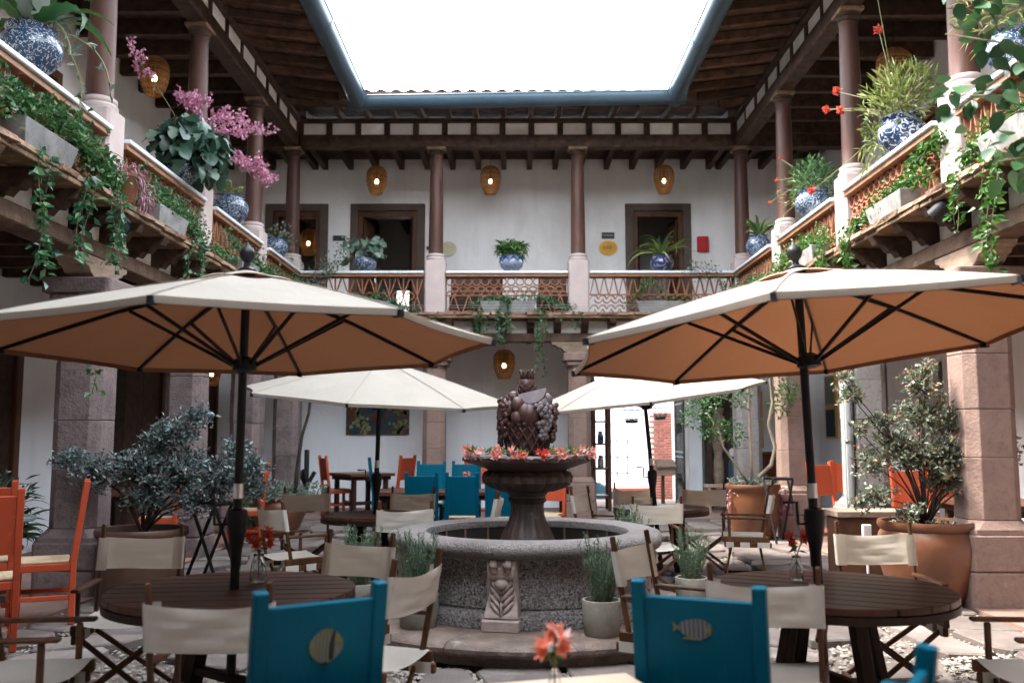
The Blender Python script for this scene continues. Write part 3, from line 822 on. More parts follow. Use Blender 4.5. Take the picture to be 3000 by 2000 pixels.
# ---------------------------------------------------------------- balconies
corb = [(-.13, 3.27), (.05, 3.265), (.10, 3.305), (.155, 3.285), (.20, 3.34), (.255, 3.335), (.30, 3.395), (.375, 3.41), (.42, 3.487), (-.13, 3.487)]
zap = [(-.48, 3.118), (-.47, 3.07), (-.40, 3.055), (-.37, 3.02), (-.31, 3.01), (-.27, 2.965), (-.20, 2.93), (.20, 2.93), (.27, 2.965), (.31, 3.01), (.37, 3.02), (.40, 3.055), (.47, 3.07), (.48, 3.118)]
bricks = []
for k in range(4):
    rr = random.Random(k)
    m = MB().box((0, 0, 0), (.285, .14, .052))
    me = m.mesh('brick', bevel=.008)
    for v in me.vertices:
        v.co += Vector((rr.uniform(-.008, .008), rr.uniform(-.012, .012), rr.uniform(-.005, .005)))
    me.materials.append(M['ledge'])
    bricks.append(me)
def balcony(label, side, u0, u1, pil, wallv, c0=None, c1=None):
    P = SP(side)
    t = thing('balcony', label, 'balcony', P((u0 + u1) / 2, 0, ZF))
    t.location = (0, 0, 0)
    rr = random.Random(hash(side) % 97 if False else len(label))
    e0, e1 = u0, u1
    m = MB(); sbox(m, P, u0, u1, wallv, .02, 3.495, ZF)
    m.build('floor_slab', 'galfloor', t)
    m = MB(); sbox(m, P, u0, u1, -.13, .13, 3.12, 3.268)
    m.build('beam', 'beamwood', t, bevel=.012)
    for u in pil:
        m = MB().prism(zap, lambda a, b, d: P(u + a, d, b), -.125, .125)
        m.build('bracket', 'zapata', t, bevel=.006)
    n = int(round((u1 - u0) / (.45 if side in ('back', 'front') else .60))); du = (u1 - u0) / n
    me = None
    for k in range(n + 1):
        u = u0 + k * du
        ww = .06
        m = MB().prism(corb, lambda a, b, d: P(u + d, a, b), -ww, ww)
        m.build('corbel', 'darkwood', t, bevel=.005)
        m = MB(); sbox(m, P, u - .05, u + .05, wallv + .0, -.14, 3.30, 3.487)
        m.build('joist', 'darkwood', t)
        if k < n:
            m = MB(); sbox(m, P, u + ww + .002, u + du - ww - .002, -.03, .03 + rr.uniform(-.01, .01), 3.27, 3.485)
            m.build('infill_panel', 'infill', t)
    a, b = (u0 if c0 is None else c0), (u1 if c1 is None else c1)
    m = MB()
    k = int((b - a) / .9)
    for i in range(k):
        x0 = a + (b - a) * i / k; x1 = a + (b - a) * (i + 1) / k
        m = MB(); sbox(m, P, x0 + .003, x1 - .003, .022, .43 + rr.uniform(-.015, .015), 3.49, 3.535)
        m.build('ledge_board', 'ledgewood', t, bevel=.008)
    n = int((b - a) / .295)
    for i in range(n):
        u = a + (b - a) * (i + .5) / n
        o = link('brick', bricks[i % 4], t, P(u, .385 + rr.uniform(-.018, .02), 3.562), (rr.uniform(-.02, .02), 0, (0 if side == 'back' else PI / 2) + rr.uniform(-.03, .03)))
    m = MB(); sbox(m, P, a, b, .024, .31, 3.537, 3.583)
    m.build('ledge_mortar', 'ledge', t)
    return t
balcony('back balcony with brick ledge over the street entrance and fountain', 'back', XL, XR, BX, -2.08, XL + .45, XR - .45)
balcony('shaded balcony with worn timber ledge and trailing ivy', 'left', YF + .14, YB - .14, LY[:3] + [LY[0] - 2.6, LY[0] - 5.2], -1.88, YF + .44, YB - .44)
balcony('sunlit balcony with worn timber ledge and dark corbels', 'right', YF + .14, YB - .14, RY[:3] + [RY[0] - 2.6, RY[0] - 5.2], -1.88, YF + .44, YB - .44)
balcony('balcony on the side of the courtyard opposite the painting', 'front', XL, XR, BX, -2.08, XL + .45, XR - .45)  # unseen side, added to darken the foreground

# ---------------------------------------------------------------- upper columns
def column_proto():
    t = thing('gallery_column', 'column', 'column', (0, 0, ZF))
    fn = lambda u, v, d: (u, v, d)
    MB().prism(octo(.182, .028), fn, 0, .93).build('pedestal', 'pedestal', t, bevel=.006)
    MB().lathe([(.165, .932), (.172, .95), (.172, .975), (.158, .99), (.15, 1.0), (.16, 1.012), (.163, 1.03), (.155, 1.05), (.14, 1.058)], 24).build('base', 'pedestal', t, smooth=True)
    prof = [(.132, 1.06)]
    for i in range(9):
        k = i / 8
        prof.append((.128 - .022 * k + .004 * math.sin(k * 3), 1.07 + 1.70 * k))
    prof += [(.113, 2.78), (.116, 2.80), (.106, 2.81)]
    MB().lathe(prof, 20).build('shaft', 'columnwood', t, smooth=True)
    MB().lathe([(.108, 2.812), (.125, 2.83), (.13, 2.85), (.115, 2.87), (.14, 2.90)], 20).build('capital', 'darkwood', t, smooth=True)
    m = MB().box((0, 0, 2.928), (.33, .28, .05)); m.build('abacus', 'ledgewood', t, bevel=.008)
    return t
cp = column_proto()
ci = 0
lab = ['shaded column beside the big blue pot on the upper shaded gallery', 'shaded column behind the pink flowering plant, upper shaded gallery', 'shaded column beside the squat blue pot, upper shaded gallery', 'dark corner column of the upper gallery beside the glowing doorway']
for l, y in zip(lab, LY):
    place(cp, ci, l, (XL, y, ZF), 90, 'wooden columns of the upper gallery'); ci += 1
lab = ['sunlit column partly hidden by leafy branches, upper sunlit gallery', 'sunlit column behind red flowers and bamboo-like leaves, upper sunlit gallery', 'sunlit column beside the round pot of fern, upper sunlit gallery', 'brown corner column of the upper gallery beside the red alarm box']
for l, y in zip(lab, RY):
    place(cp, ci, l, (XR, y, ZF), 90, 'wooden columns of the upper gallery'); ci += 1
for l, x in zip(['brown column beside the pale oval plaque on the back gallery', 'brown column beside the yellow oval plaque on the back gallery'], BX):
    place(cp, ci, l, (x, YB, ZF), 0, 'wooden columns of the upper gallery'); ci += 1

# ---------------------------------------------------------------- roofs and gutters
def roof(label, side, u0, u1, lim, wallv, c0, c1):
    P = SP(side)
    t = thing('tiled_roof', label, 'roof')
    m = MB(); sbox(m, P, u0, u1, -.11, .11, 6.555, 6.775); m.build('beam', 'darkwood', t, bevel=.012)
    n = int(round((u1 - u0) / (.5 if side in ('back', 'front') else .66))); du = (u1 - u0) / n
    rr = random.Random(len(label))
    for k in range(n + 1):
        u = u0 + k * du
        m = MB(); sbox(m, P, u - .05, u + .05, wallv, .125 if side == 'back' else .10, 6.778, 6.985); m.build('joist', 'darkwood', t)
        if k < n:
            m = MB(); sbox(m, P, u + .052, u + du - .052, -.03, .07 + rr.uniform(0, .025), 6.78, 6.982)
            m.build('infill_panel', 'infill', t)
    # ceiling boards of the gallery
    nb = 6
    for i in range(nb):
        v0 = wallv + (-.03 - wallv) * i / nb; v1 = wallv + (-.03 - wallv) * (i + 1) / nb
        m = MB(); sbox(m, P, c0, c1, v0 + .003, v1 - .003, 6.99, 7.01); m.build('ceiling_board', 'darkwood', t)
    m = MB(); sbox(m, P, u0, u1, .0, .16, 6.988, 7.05); m.build('wall_plate', 'darkwood', t, bevel=.008)
    if c0 < u0 - .5:
        for k in range(5):
            for u in (c0 + .15 + .42 * k, c1 - .15 - .42 * k):
                m = MB(); sbox(m, P, u - .05, u + .05, wallv, -.12, 6.778, 6.965); m.build('joist', 'darkwood', t)
        for a_, b_ in ((c0, u0), (u1, c1)):
            m = MB(); sbox(m, P, a_, b_, -.109, .109, 6.556, 6.774); m.build('corner_beam', 'darkwood', t)
    if c0 < u0 - .5:
        yc_ = YB + .05 if side == 'back' else YF - .05
        for x_, s_ in ((XL, 1), (XR, -1)):
            m = MB().box((x_ - .05 * s_, yc_, 7.14), (.62, .62, .30)); m.build('corner_filling', 'darkwood', t)
    OV = 1.36
    zr = lambda v: 7.19 - .115 * v
    # rafters of the eave
    n = int((u1 - u0) / .46)
    for k in range(n):
        u = u0 + (k + .5) * (u1 - u0) / n
        vm = min(OV - .06, lim(u) - .28)
        if vm < .5: continue
        a = P(u, -.25, zr(-.25) - .07); b = P(u, vm, zr(vm) - .07)
        m = MB().bar(a, b, .085, .12); m.build('rafter', 'eavewood', t, bevel=.008)
    # boards over the rafters, each tapering to the valley
    nb = 9
    for i in range(nb):
        v0 = -.2 + (OV + .25) * i / nb; v1 = -.2 + (OV + .25) * (i + 1) / nb - .006
        la, lb = lim.__defaults__
        z0, z1 = zr(v0), zr(v1)
        ta, tb = max(u0, la + v0), max(u0, la + v1)
        sa, sb = min(u1, lb - v0), min(u1, lb - v1)
        vs = [P(ta, v0, z0), P(sa, v0, z0), P(sb, v1, z1), P(tb, v1, z1)]
        vs += [x + Vector((0, 0, .03)) for x in vs]
        m = MB().add(vs, [(3, 2, 1, 0), (4, 5, 6, 7), (0, 1, 5, 4), (1, 2, 6, 5), (2, 3, 7, 6), (3, 0, 4, 7)])
        m.build('eave_board', 'eavewood', t)
    if c0 < u0 - .5:                         # valley boards along both diagonals
        for la_, s_ in ((u0 - .13, 1), (u1 + .13, -1)):
            q0 = P(la_ - .25 * s_, -.25, zr(-.25) + .05); q1 = P(la_ + (OV + .03) * s_, OV + .03, zr(OV) + .05)
            MB().bar(q0, q1, .34, .03, up=(0, 0, 1)).build('valley_board', 'eavewood', t)
    # roof deck behind
    d0, d1 = min(u0, c0 - .4 if c0 < u0 - .5 else u0), max(u1, c1 + .4 if c1 > u1 + .5 else u1)
    vs = [P(d0, wallv - .4, 7.64), P(d1, wallv - .4, 7.64), P(d1, -.2, zr(-.2) + .032), P(d0, -.2, zr(-.2) + .032)]
    vs += [x + Vector((0, 0, .05)) for x in vs]
    MB().add(vs, [(3, 2, 1, 0), (4, 5, 6, 7), (0, 1, 5, 4), (1, 2, 6, 5), (2, 3, 7, 6), (3, 0, 4, 7)]).build('roof_deck', 'eavewood', t)
    # clay tiles
    n = int((u1 - u0) / .24)
    for k in range(n):
        u = u0 + (k + .5) * (u1 - u0) / n
        vm = min(OV + .02, lim(u))
        if vm < OV - .02: continue
        rows = []
        for j in range(7):
            a = PI * j / 6
            rows.append([P(u + .1 * math.cos(a), vm, zr(vm) + .012 + .06 * math.sin(a)), P(u + .085 * math.cos(a), wallv, 7.58 + .085 * math.sin(a))])
        MB().grid(rows).build('roof_tile_row', 'rooftile', t, smooth='all')
    return t
def limf(a, b):
    if a is None:
        return lambda u, a=a, b=b: b - u
    return lambda u, a=a, b=b: min(u - a, b - u)
roof('back roof with dark joists and white infill over the upper gallery', 'back', XL + .13, XR - .13, limf(XL, XR), -2.08, WL, WR)
roof('shaded roof with dark deep eaves over the pink flowers', 'left', Y0, YB - .13, limf(YF, YB), -1.88, Y0, YB - .03)
roof('sunlit roof with brown rafters catching the light under the eaves', 'right', YF + .13, YB - .13, limf(YF, YB), -1.88, YF, YB - .03)
roof('roof on the side of the courtyard opposite the painting', 'front', XL + .13, XR - .13, limf(XL, XR), -2.08, WL, WR)  # unseen eave, added to cut sky light from behind the camera
def gutter(label, a, b, joints):
    t = thing('gutter', label, 'gutter')
    a = Vector(a); b = Vector(b)
    r = .15
    d = (b - a).normalized(); side = d.cross(Vector((0, 0, 1))).normalized(); up = Vector((0, 0, 1))
    # half-round trough with rolled lip, closed shell
    rows = []
    for k in range(15):
        an = PI + PI * k / 14 * 1.0
        off = side * (r * math.cos(an)) + up * (r * math.sin(an) * 1.12 + .08)
        rows.append([a + off, b + off])
    for k in range(15):
        an = 2 * PI - PI * k / 14
        off = side * ((r - .008) * math.cos(an)) + up * ((r - .008) * math.sin(an) * 1.12 + .08)
        rows.append([a + off, b + off])
    rows.append(rows[0])
    MB().grid(rows).build('trough', 'gutter', t, smooth=True)
    for s in (-1, 1):
        MB().tube([a + side * s * r + up * .085, b + side * s * r + up * .085], .014, 8).build('rolled_lip', 'gutter', t, smooth='all')
    for j in joints:
        c = a + (b - a) * j
        rows = []
        for k in range(15):
            an = PI + PI * k / 14
            off = side * ((r + .006) * math.cos(an)) + up * ((r + .006) * math.sin(an) * 1.12 + .08)
            rows.append([c - d * .03 + off, c + d * .03 + off])
        MB().grid(rows).build('joint_band', 'gutter', t, smooth='all')
    return t
gx0, gx1, gy = XL + 1.36, XR - 1.36, YB - 1.36
gutter('slate blue gutter along the back eave', (gx0 - .16, gy, 6.865), (gx1 + .16, gy, 6.955), (.02, .98))
gutter('slate blue gutter along the eave above the pink flowers', (gx0, YF + 1.3, 6.88), (gx0, gy + .16, 6.87), (.45, .60, .8, .965))
gutter('slate blue gutter along the eave above the sunlit balcony', (gx1, YF + 1.3, 6.92), (gx1, gy + .16, 6.955), (.45, .58, .7, .85, .965))

# ---------------------------------------------------------------- balustrades of terracotta tiles
def tile_mesh(poly, name='lattice_tile', d=.035):
    m = MB().prism(poly, lambda u, v, w: (u, w, v), -d, d)
    me = m.mesh(name)
    me.materials.append(M['terracotta'])
    return me
def arc_poly(r, th, a0, a1, n=9):
    o = [(r * math.cos(a0 + (a1 - a0) * k / n), r * math.sin(a0 + (a1 - a0) * k / n)) for k in range(n + 1)]
    i = [((r - th) * math.cos(a0 + (a1 - a0) * k / n), (r - th) * math.sin(a0 + (a1 - a0) * k / n)) for k in range(n, -1, -1)]
    return o + i
T_UP = tile_mesh(arc_poly(.071, .014, 0, PI)); T_DN = tile_mesh(arc_poly(.071, .014, PI, 2 * PI))
T_V = tile_mesh([(-.008, -.5), (.008, -.5), (.008, .5), (-.008, .5)])       # unit strut
T_H = tile_mesh([(-.5, -.008), (.5, -.008), (.5, .008), (-.5, .008)])
def balustrade(label, side, a, b, style):
    P = SP(side)
    vv = .10
    t = thing('balustrade', label, 'balustrade')
    rz = 0 if side == 'back' else (PI / 2 if side == 'left' else -PI / 2)
    m = MB(); sbox(m, P, a, b, vv - .13, vv + .13, 4.29, 4.335); m.build('handrail', 'rail', t, bevel=.008)
    m = MB(); sbox(m, P, a, b, vv - .10, vv + .10, 4.235, 4.288); m.build('under_rail', 'railunder', t, bevel=.006)
    def put(me, u, z, sx=1, sz=1, tilt=0):
        o = link('lattice_tile', me, t, P(u, vv, z), None, (sx, 1, sz))
        o.rotation_euler = Euler((0, tilt if side == 'back' else -tilt if False else tilt, rz), 'XYZ')
        if side != 'back':
            o.rotation_euler = (Matrix.Rotation(rz, 3, 'Z') @ Matrix.Rotation(tilt, 3, 'Y')).to_euler()
    W_ = b - a
    def strut(u0, z0, u1, z1):
        L = math.hypot(u1 - u0, z1 - z0)
        put(T_V, (u0 + u1) / 2, (z0 + z1) / 2, 1, L, math.atan2(u1 - u0, z1 - z0))
    def rowarc(me, z, w, off=0):
        n = int(round(W_ / w)); w = W_ / n
        for k in range(n - (1 if off else 0)):
            put(me, a + (k + .5 + (.5 if off else 0)) * w, z, w / .146, 1)
    def rowtri(z0, z1, w):
        n = int(round(W_ / w)); w = W_ / n
        for k in range(n):
            u = a + k * w
            strut(u + .01, z0, u + w / 2 - .008, z1); strut(u + w / 2 + .008, z1, u + w - .01, z0)
    zb, zt = 3.587, 4.233
    if style == 'A':
        rowarc(T_UP, 4.162, .146); rowarc(T_DN, 4.162, .146)
        rowarc(T_UP, 4.016, .146, 1); rowarc(T_DN, 4.058, .146, 1)
        rowarc(T_UP, 3.93, .146)
        put(T_H, (a + b) / 2, 3.92, W_, 1)
        rowtri(zb, 3.912, .26); rowarc(T_UP, zb + .002, .26)
    elif style == 'B':
        rowtri(3.945, zt, .17)
        put(T_H, (a + b) / 2, 3.936, W_, 1)
        for i in range(4):
            rowarc(T_DN if i % 2 else T_UP, 3.86 - .085 * i if i % 2 == 0 else 3.86 - .085 * i + .08, .146, i % 2)
    else:
        n = int(round(W_ / .25)); w = W_ / n
        for k in range(n):
            u = a + k * w
            strut(u + .01, zt, u + w / 2, 3.91); strut(u + w - .01, zt, u + w / 2, 3.91)
            strut(u + w / 2, 3.905, u + .01, zb); strut(u + w / 2, 3.905, u + w - .01, zb)
            strut(u + w / 2, 3.91, u + w / 2, zt)
            for s_ in (0,):
                put(T_UP, u, 3.91); put(T_DN, u, 3.91)
    return t
pl = .19
balustrade('white railed terracotta lattice of crossed struts, back gallery beside the big doors', 'back', XL + .2, BX[0] - pl, 'C')
balustrade('white railed terracotta lattice of rings above triangles, middle of the back gallery', 'back', BX[0] + pl, BX[1] - pl, 'A')
balustrade('white railed terracotta lattice of zigzags above scales, below the yellow plaque', 'back', BX[1] + pl, XR - .2, 'B')
ly = [3.0] + LY; ry = [2.6] + RY
ll = ['under the big blue pot and curling fern fronds', 'under the pink flowering plant', 'under the squat blue pot', 'next to the glowing corner doorway']
for k in range(4):
    balustrade('white balustrade of the shaded gallery ' + ll[k], 'left', (5.0 if k == 0 else LY[k - 1] + pl), LY[k] - pl, 'BABB'[k])
ll = ['behind leafy branches beside the sunlit column', 'under the blue pot of reedy leaves', 'under the round pot of fern', 'next to the alarm box corner']
for k in range(4):
    balustrade('white balustrade of the sunlit gallery ' + ll[k], 'right', (5.0 if k == 0 else RY[k - 1] + pl), RY[k] - pl, 'BABB'[k])

# ---------------------------------------------------------------- fountain
def fountain():
    t = thing('stone_fountain', 'round grey stone fountain with carved fruit basket on top', 'fountain', FC)
    # two-tier step, rounded nosing, cut in segments
    n = 12
    for k in range(n):
        a0 = 2 * PI * k / n + .13; a1 = 2 * PI * (k + 1) / n + .13 - .004
        prof = [(1.30, .0), (1.42, .0), (1.42, .06), (1.475, .068), (1.495, .09), (1.495, .115), (1.47, .14), (1.43, .15), (.95, .155), (.95, .0)]
        MB().lathe(prof, 8, a0=a0, a1=a1, cap=False).build('step_stone', 'step', t, smooth=35)
    cons = [R(270 + d) for d in (-11, 61, -83, 133, -155)]
    # basin wall
    def lob(a, z, j):
        return 1.0
    prof = [(1.00, .15), (1.03, .16), (1.03, .235), (1.0, .25), (.985, .265), (.95, .28), (.945, .60), (.96, .64)]
    MB().lathe(prof, 64, cap=False).build('basin_wall', 'fountain', t, smooth=35)
    # rim: bulges over each console
    def bul(a, z, j):
        d = min(abs((a - c + PI) % (2 * PI) - PI) for c in cons)
        return 1 + (.035 * math.exp(-(d / .12) ** 4) if 1 <= j <= 7 else 0)
    prof = [(.955, .635), (1.03, .645), (1.075, .665), (1.095, .695), (1.095, .725), (1.07, .755), (1.03, .768), (.98, .77), (.86, .765), (.825, .755), (.82, .73), (.82, .70)]
    MB().lathe(prof, 160, rfun=bul, cap=False).build('rim', 'fountain_rim', t, smooth=50)
    # inner tiles and joints
    k = 22
    for i in range(k):
        a0 = 2 * PI * i / k + .012; a1 = 2 * PI * (i + 1) / k - .012
        MB().lathe([(.825, .30), (.825, .70)], 4, a0=a0, a1=a1, cap=False).build('basin_tile', 'innertile', t, smooth='all')
        MB().lathe([(.823, .30), (.823, .70)], 2, a0=a0 - .024, a1=a0, cap=False).build('tile_joint', 'tilejoint', t, smooth='all')
    MB().lathe([(.001, .50), (.83, .50)], 48, cap=False).build('water', 'water', t)
    MB().lathe([(.001, .29), (.96, .29)], 32, cap=False).build('basin_floor', 'innertile', t)
    # carved consoles
    for c in cons:
        m = MB()
        fr = lambda r, s, z, c=c: V(math.cos(c) * r - math.sin(c) * s, math.sin(c) * r + math.cos(c) * s, z)
        # body: tapered block following a scroll profile
        prof = [(.93, .645), (1.05, .645), (1.068, .58), (1.055, .52), (1.015, .48), (1.0, .42), (1.01, .36), (1.035, .30), (1.06, .255), (1.06, .235), (.93, .235)]
        W1 = .10
        def wz(z):
            return .105 - .02 * math.exp(-((z - .46) / .07) ** 2) + .02 * (z < .3)
        vs = []; ns = len(prof)
        for sgn in (-1, 1):
            for (r, z) in prof:
                vs.append(fr(r, sgn * wz(z), z))
        fs = [tuple(range(ns)), tuple(range(2 * ns - 1, ns - 1, -1))]
        fs += [(i, (i + 1) % ns, ns + (i + 1) % ns, ns + i)[::-1] for i in range(ns)]
        co = m.add(vs, fs).build('console', 'carved', t, bevel=.008)
        sc_ = MB()
        for s_ in (-.05, .05):                # paired volutes under the rim
            pts = []
            for q in range(15):
                an = q / 14 * 2 * PI * 1.2; rr_ = .036 * (1 - .55 * q / 14)
                pts.append(fr(1.055 + math.cos(an) * rr_ * .6, s_, .592 + math.sin(an) * rr_ * 1.2))
            sc_.tube(pts, [.034 - .012 * q / 14 for q in range(15)], 8)
        sc_.build('volute', 'carved', co, smooth='all')
        MB().ball(fr(1.03, 0, .475), .05, 12, 8, (1, 1, .8)).build('boss', 'carved', co, smooth='all')
        for lv in range(4):
            zz = .275 + lv * .05
            for s_ in (-1, 1):
                pts = [fr(1.035 - .004 * lv + .012, 0.006 * s_, zz - .015), fr(1.045 - .006 * lv, .035 * s_, zz + .02), fr(1.035 - .006 * lv, .068 * s_, zz + .06), fr(1.015 - .006 * lv, .085 * s_, zz + .075)]
                MB().tube(pts, [.012, .017, .015, .006], 6).build('acanthus_lobe', 'carved', co, smooth='all')
        MB().tube([fr(1.062, 0, .26), fr(1.03, 0, .34), fr(1.02, 0, .42)], [.014, .012, .008], 6).build('acanthus_rib', 'carved', co, smooth='all')
        q = MB()
        vs = [fr(r, s_, z) for z in (.152, .232) for r, s_ in ((.95, -.135), (1.10, -.135), (1.10, .135), (.95, .135))]
        q.add(vs, [(3, 2, 1, 0), (4, 5, 6, 7), (0, 1, 5, 4), (1, 2, 6, 5), (2, 3, 7, 6), (3, 0, 4, 7)])
        q.build('console_foot', 'carved', co, bevel=.008)
    # pedestal
    fl = lambda n, d, lo, hi: (lambda a, z, j: 1 + (d * abs(math.sin(a * n / 2)) - d / 2 if lo <= j <= hi else 0))
    prof = [(.27, .30), (.27, .60), (.255, .62), (.26, .64), (.23, .66), (.215, .70), (.185, .76), (.155, .82), (.138, .88), (.132, .93), (.135, .97), (.155, .985), (.16, 1.0), (.15, 1.015), (.15, 1.03), (.165, 1.045), (.17, 1.06)]
    MB().lathe(prof, 64, rfun=fl(18, .07, 5, 10)).build('pedestal', 'bowl', t, smooth=30)
    prof = [(.15, 1.06), (.23, 1.07), (.31, 1.10), (.36, 1.145), (.365, 1.19), (.345, 1.225), (.33, 1.235)]
    MB().lathe(prof, 120, rfun=fl(22, .075, 1, 5)).build('fluted_bowl', 'bowl', t, smooth=30)
    prof = [(.32, 1.235), (.335, 1.25), (.39, 1.265), (.44, 1.285), (.50, 1.30), (.525, 1.315), (.528, 1.34), (.515, 1.358), (.50, 1.362), (.47, 1.35), (.42, 1.33), (.30, 1.31), (.01, 1.31)]
    bw = MB().lathe(prof, 64).build('upper_bowl', 'bowl', t, smooth=40)
    for k in range(26):                       # egg-and-leaf band round the lip
        a = 2 * PI * k / 26
        pts = []
        for q in range(7):
            b = PI * q / 6
            aa = a + .085 * math.cos(b)
            pts.append((.530 * math.cos(aa), .530 * math.sin(aa), 1.318 + .026 * math.sin(b)))
        MB().tube(pts, .007, 5).build('lip_ornament', 'bowl', bw, smooth='all')
    # fruit basket
    bas = MB().lathe([(.17, 1.33), (.175, 1.34), (.185, 1.42), (.21, 1.52), (.235, 1.60), (.235, 1.61), (.20, 1.62)], 40).build('basket', 'fruit', t, smooth=40)
    for s_ in (-1, 1):
        for k in range(16):
            a = 2 * PI * k / 16
            pts = []
            for q in range(6):
                f = q / 5
                aa = a + s_ * .75 * f
                r = .183 + .055 * f ** .8
                pts.append((r * math.cos(aa), r * math.sin(aa), 1.345 + .25 * f))
            MB().tube(pts, .0105, 5).build('basket_weave', 'fruit', bas, smooth='all')
    for k in range(26):
        a = 2 * PI * k / 26
        MB().ball((.238 * math.cos(a), .238 * math.sin(a), 1.612), .026, 8, 6).build('basket_bead', 'fruit', bas, smooth='all')
    def fruit(name, c, r, sq=(1, 1, 1), mat='fruit'):
        return MB().ball(c, r, 16, 12, sq).build(name, mat, t, smooth='all')
    # frame: x right, y away; camera side is -y
    fruit('stone_core', (0, 0, 1.70), .19, (1, 1, .8))
    fruit('round_fruit', (.02, -.19, 1.685), .098)
    fruit('round_fruit', (-.09, -.19, 1.765), .07)
    fruit('round_fruit', (-.10, -.215, 1.665), .058)
    fruit('round_fruit', (-.215, -.08, 1.72), .075, (1, 1, 1.35))
    fruit('round_fruit', (.135, -.16, 1.775), .062, mat='fruitpale')
    fruit('round_fruit', (.185, -.06, 1.81), .06, mat='fruitpale')
    fruit('round_fruit', (.225, -.03, 1.71), .075)
    fruit('round_fruit', (-.13, .03, 1.83), .06)
    for a in range(5):
        an = 1.2 + a * .85
        fruit('round_fruit', (.2 * math.cos(an), .2 * math.sin(an), 1.70 + .04 * (a % 2)), .085)
    fruit('round_fruit', (.05, .10, 1.82), .075)
    # pear with stalk crown on the left
    for k in range(5):
        a = 2 * PI * k / 5
        MB().tube([(-.15 + .015 * math.cos(a), -.13 + .015 * math.sin(a), 1.79), (-.165 + .05 * math.cos(a), -.14 + .05 * math.sin(a), 1.845)], [.022, .008], 6).build('fruit_crown', 'fruit', t, smooth='all')
    # melon slice: half disc, cut face to the camera and up
    m = MB()
    rot = Matrix.Rotation(R(-12), 3, 'Y') @ Matrix.Rotation(R(-20), 3, 'X')
    rows = []
    for i in range(13):
        th = PI + PI * i / 12
        rows.append([rot @ V(.135 * math.cos(th), -.045, .105 * math.sin(th)) + V(.045, -.145, 1.865), rot @ V(.142 * math.cos(th) * .98, .0, .115 * math.sin(th)) + V(.045, -.145, 1.865), rot @ V(.10 * math.cos(th), .06, .07 * math.sin(th)) + V(.045, -.145, 1.865)])
    m.grid(rows)
    k0 = m.n
    face = [rot @ V(.135 * math.cos(PI + PI * i / 12), -.046, .105 * math.sin(PI + PI * i / 12)) + V(.045, -.145, 1.865) for i in range(13)]
    back = [r[2] for r in rows]
    m.add(face, [tuple(range(13))])
    m.add([face[0], face[-1], back[-1], back[0]], [(0, 1, 2, 3)])
    m.build('melon_slice', 'fruitpale', t)
    # pineapple
    def pine(a, z, j):
        return 1 + .05 * math.cos(a * 9 + j * 1.3)
    pin = MB().lathe([(.05, 1.85), (.066, 1.875), (.074, 1.905), (.075, 1.935), (.07, 1.965), (.058, 1.985), (.045, 1.992)], 40).build('pineapple', 'fruit', t, smooth='all')
    for s_ in (-1, 1):
        for k in range(9):
            a = 2 * PI * k / 9
            pts = []
            for q in range(8):
                f = q / 7
                r = .052 + .025 * math.sin(PI * min(1, .12 + f * .86)) ** .7
                pts.append((r * math.cos(a + s_ * 1.6 * f), r * math.sin(a + s_ * 1.6 * f), 1.862 + .12 * f))
            MB().tube(pts, .005, 5).build('pineapple_ridge', 'fruit', pin, smooth='all')
    for k in range(9):
        a = 2 * PI * k / 9
        MB().tube([(.045 * math.cos(a), .045 * math.sin(a), 1.985), (.046 * math.cos(a), .046 * math.sin(a), 2.02), (.062 * math.cos(a), .062 * math.sin(a), 2.045 + .008 * (k % 3)), (.072 * math.cos(a), .072 * math.sin(a), 2.05)], [.02, .017, .012, .005], 6).build('pineapple_leaf', 'fruit', pin, smooth='all')
    # grape bunches (the whole heap stays within the basket rim)
    rr = random.Random(3)
    def grapes(ang, zc, hgt_, wid, n, mat):
        m = MB()
        for k in range(n):
            f = k / n
            z = zc + hgt_ * (.5 - f)
            w_ = wid * (1 - .75 * f) + .015
            a = ang + rr.uniform(-1, 1) * w_ / .25
            r = .255 + .02 * (1 - f) + rr.uniform(-.012, .012)
            m.ball((r * math.cos(a), r * math.sin(a), z), rr.uniform(.021, .027), 8, 6)
        return m.build('grape_bunch', mat, t, smooth='all')
    grapes(R(-52), 1.63, .28, .085, 46, 'fruitpale')
    grapes(R(-148), 1.66, .30, .06, 40, 'fruit')
    grapes(R(-168), 1.58, .28, .06, 36, 'fruit')
    grapes(R(-18), 1.62, .30, .06, 40, 'fruit')
    grapes(R(60), 1.64, .28, .08, 34, 'fruit')
    grapes(R(140), 1.64, .28, .08, 34, 'fruit')
    for o in t.children:
        if o.name.split('.')[0] in ('grape_bunch', 'round_fruit', 'stone_core', 'basket', 'fruit_crown', 'melon_slice'):
            o.scale = (.86, .86, 1)
    return t
fountain()

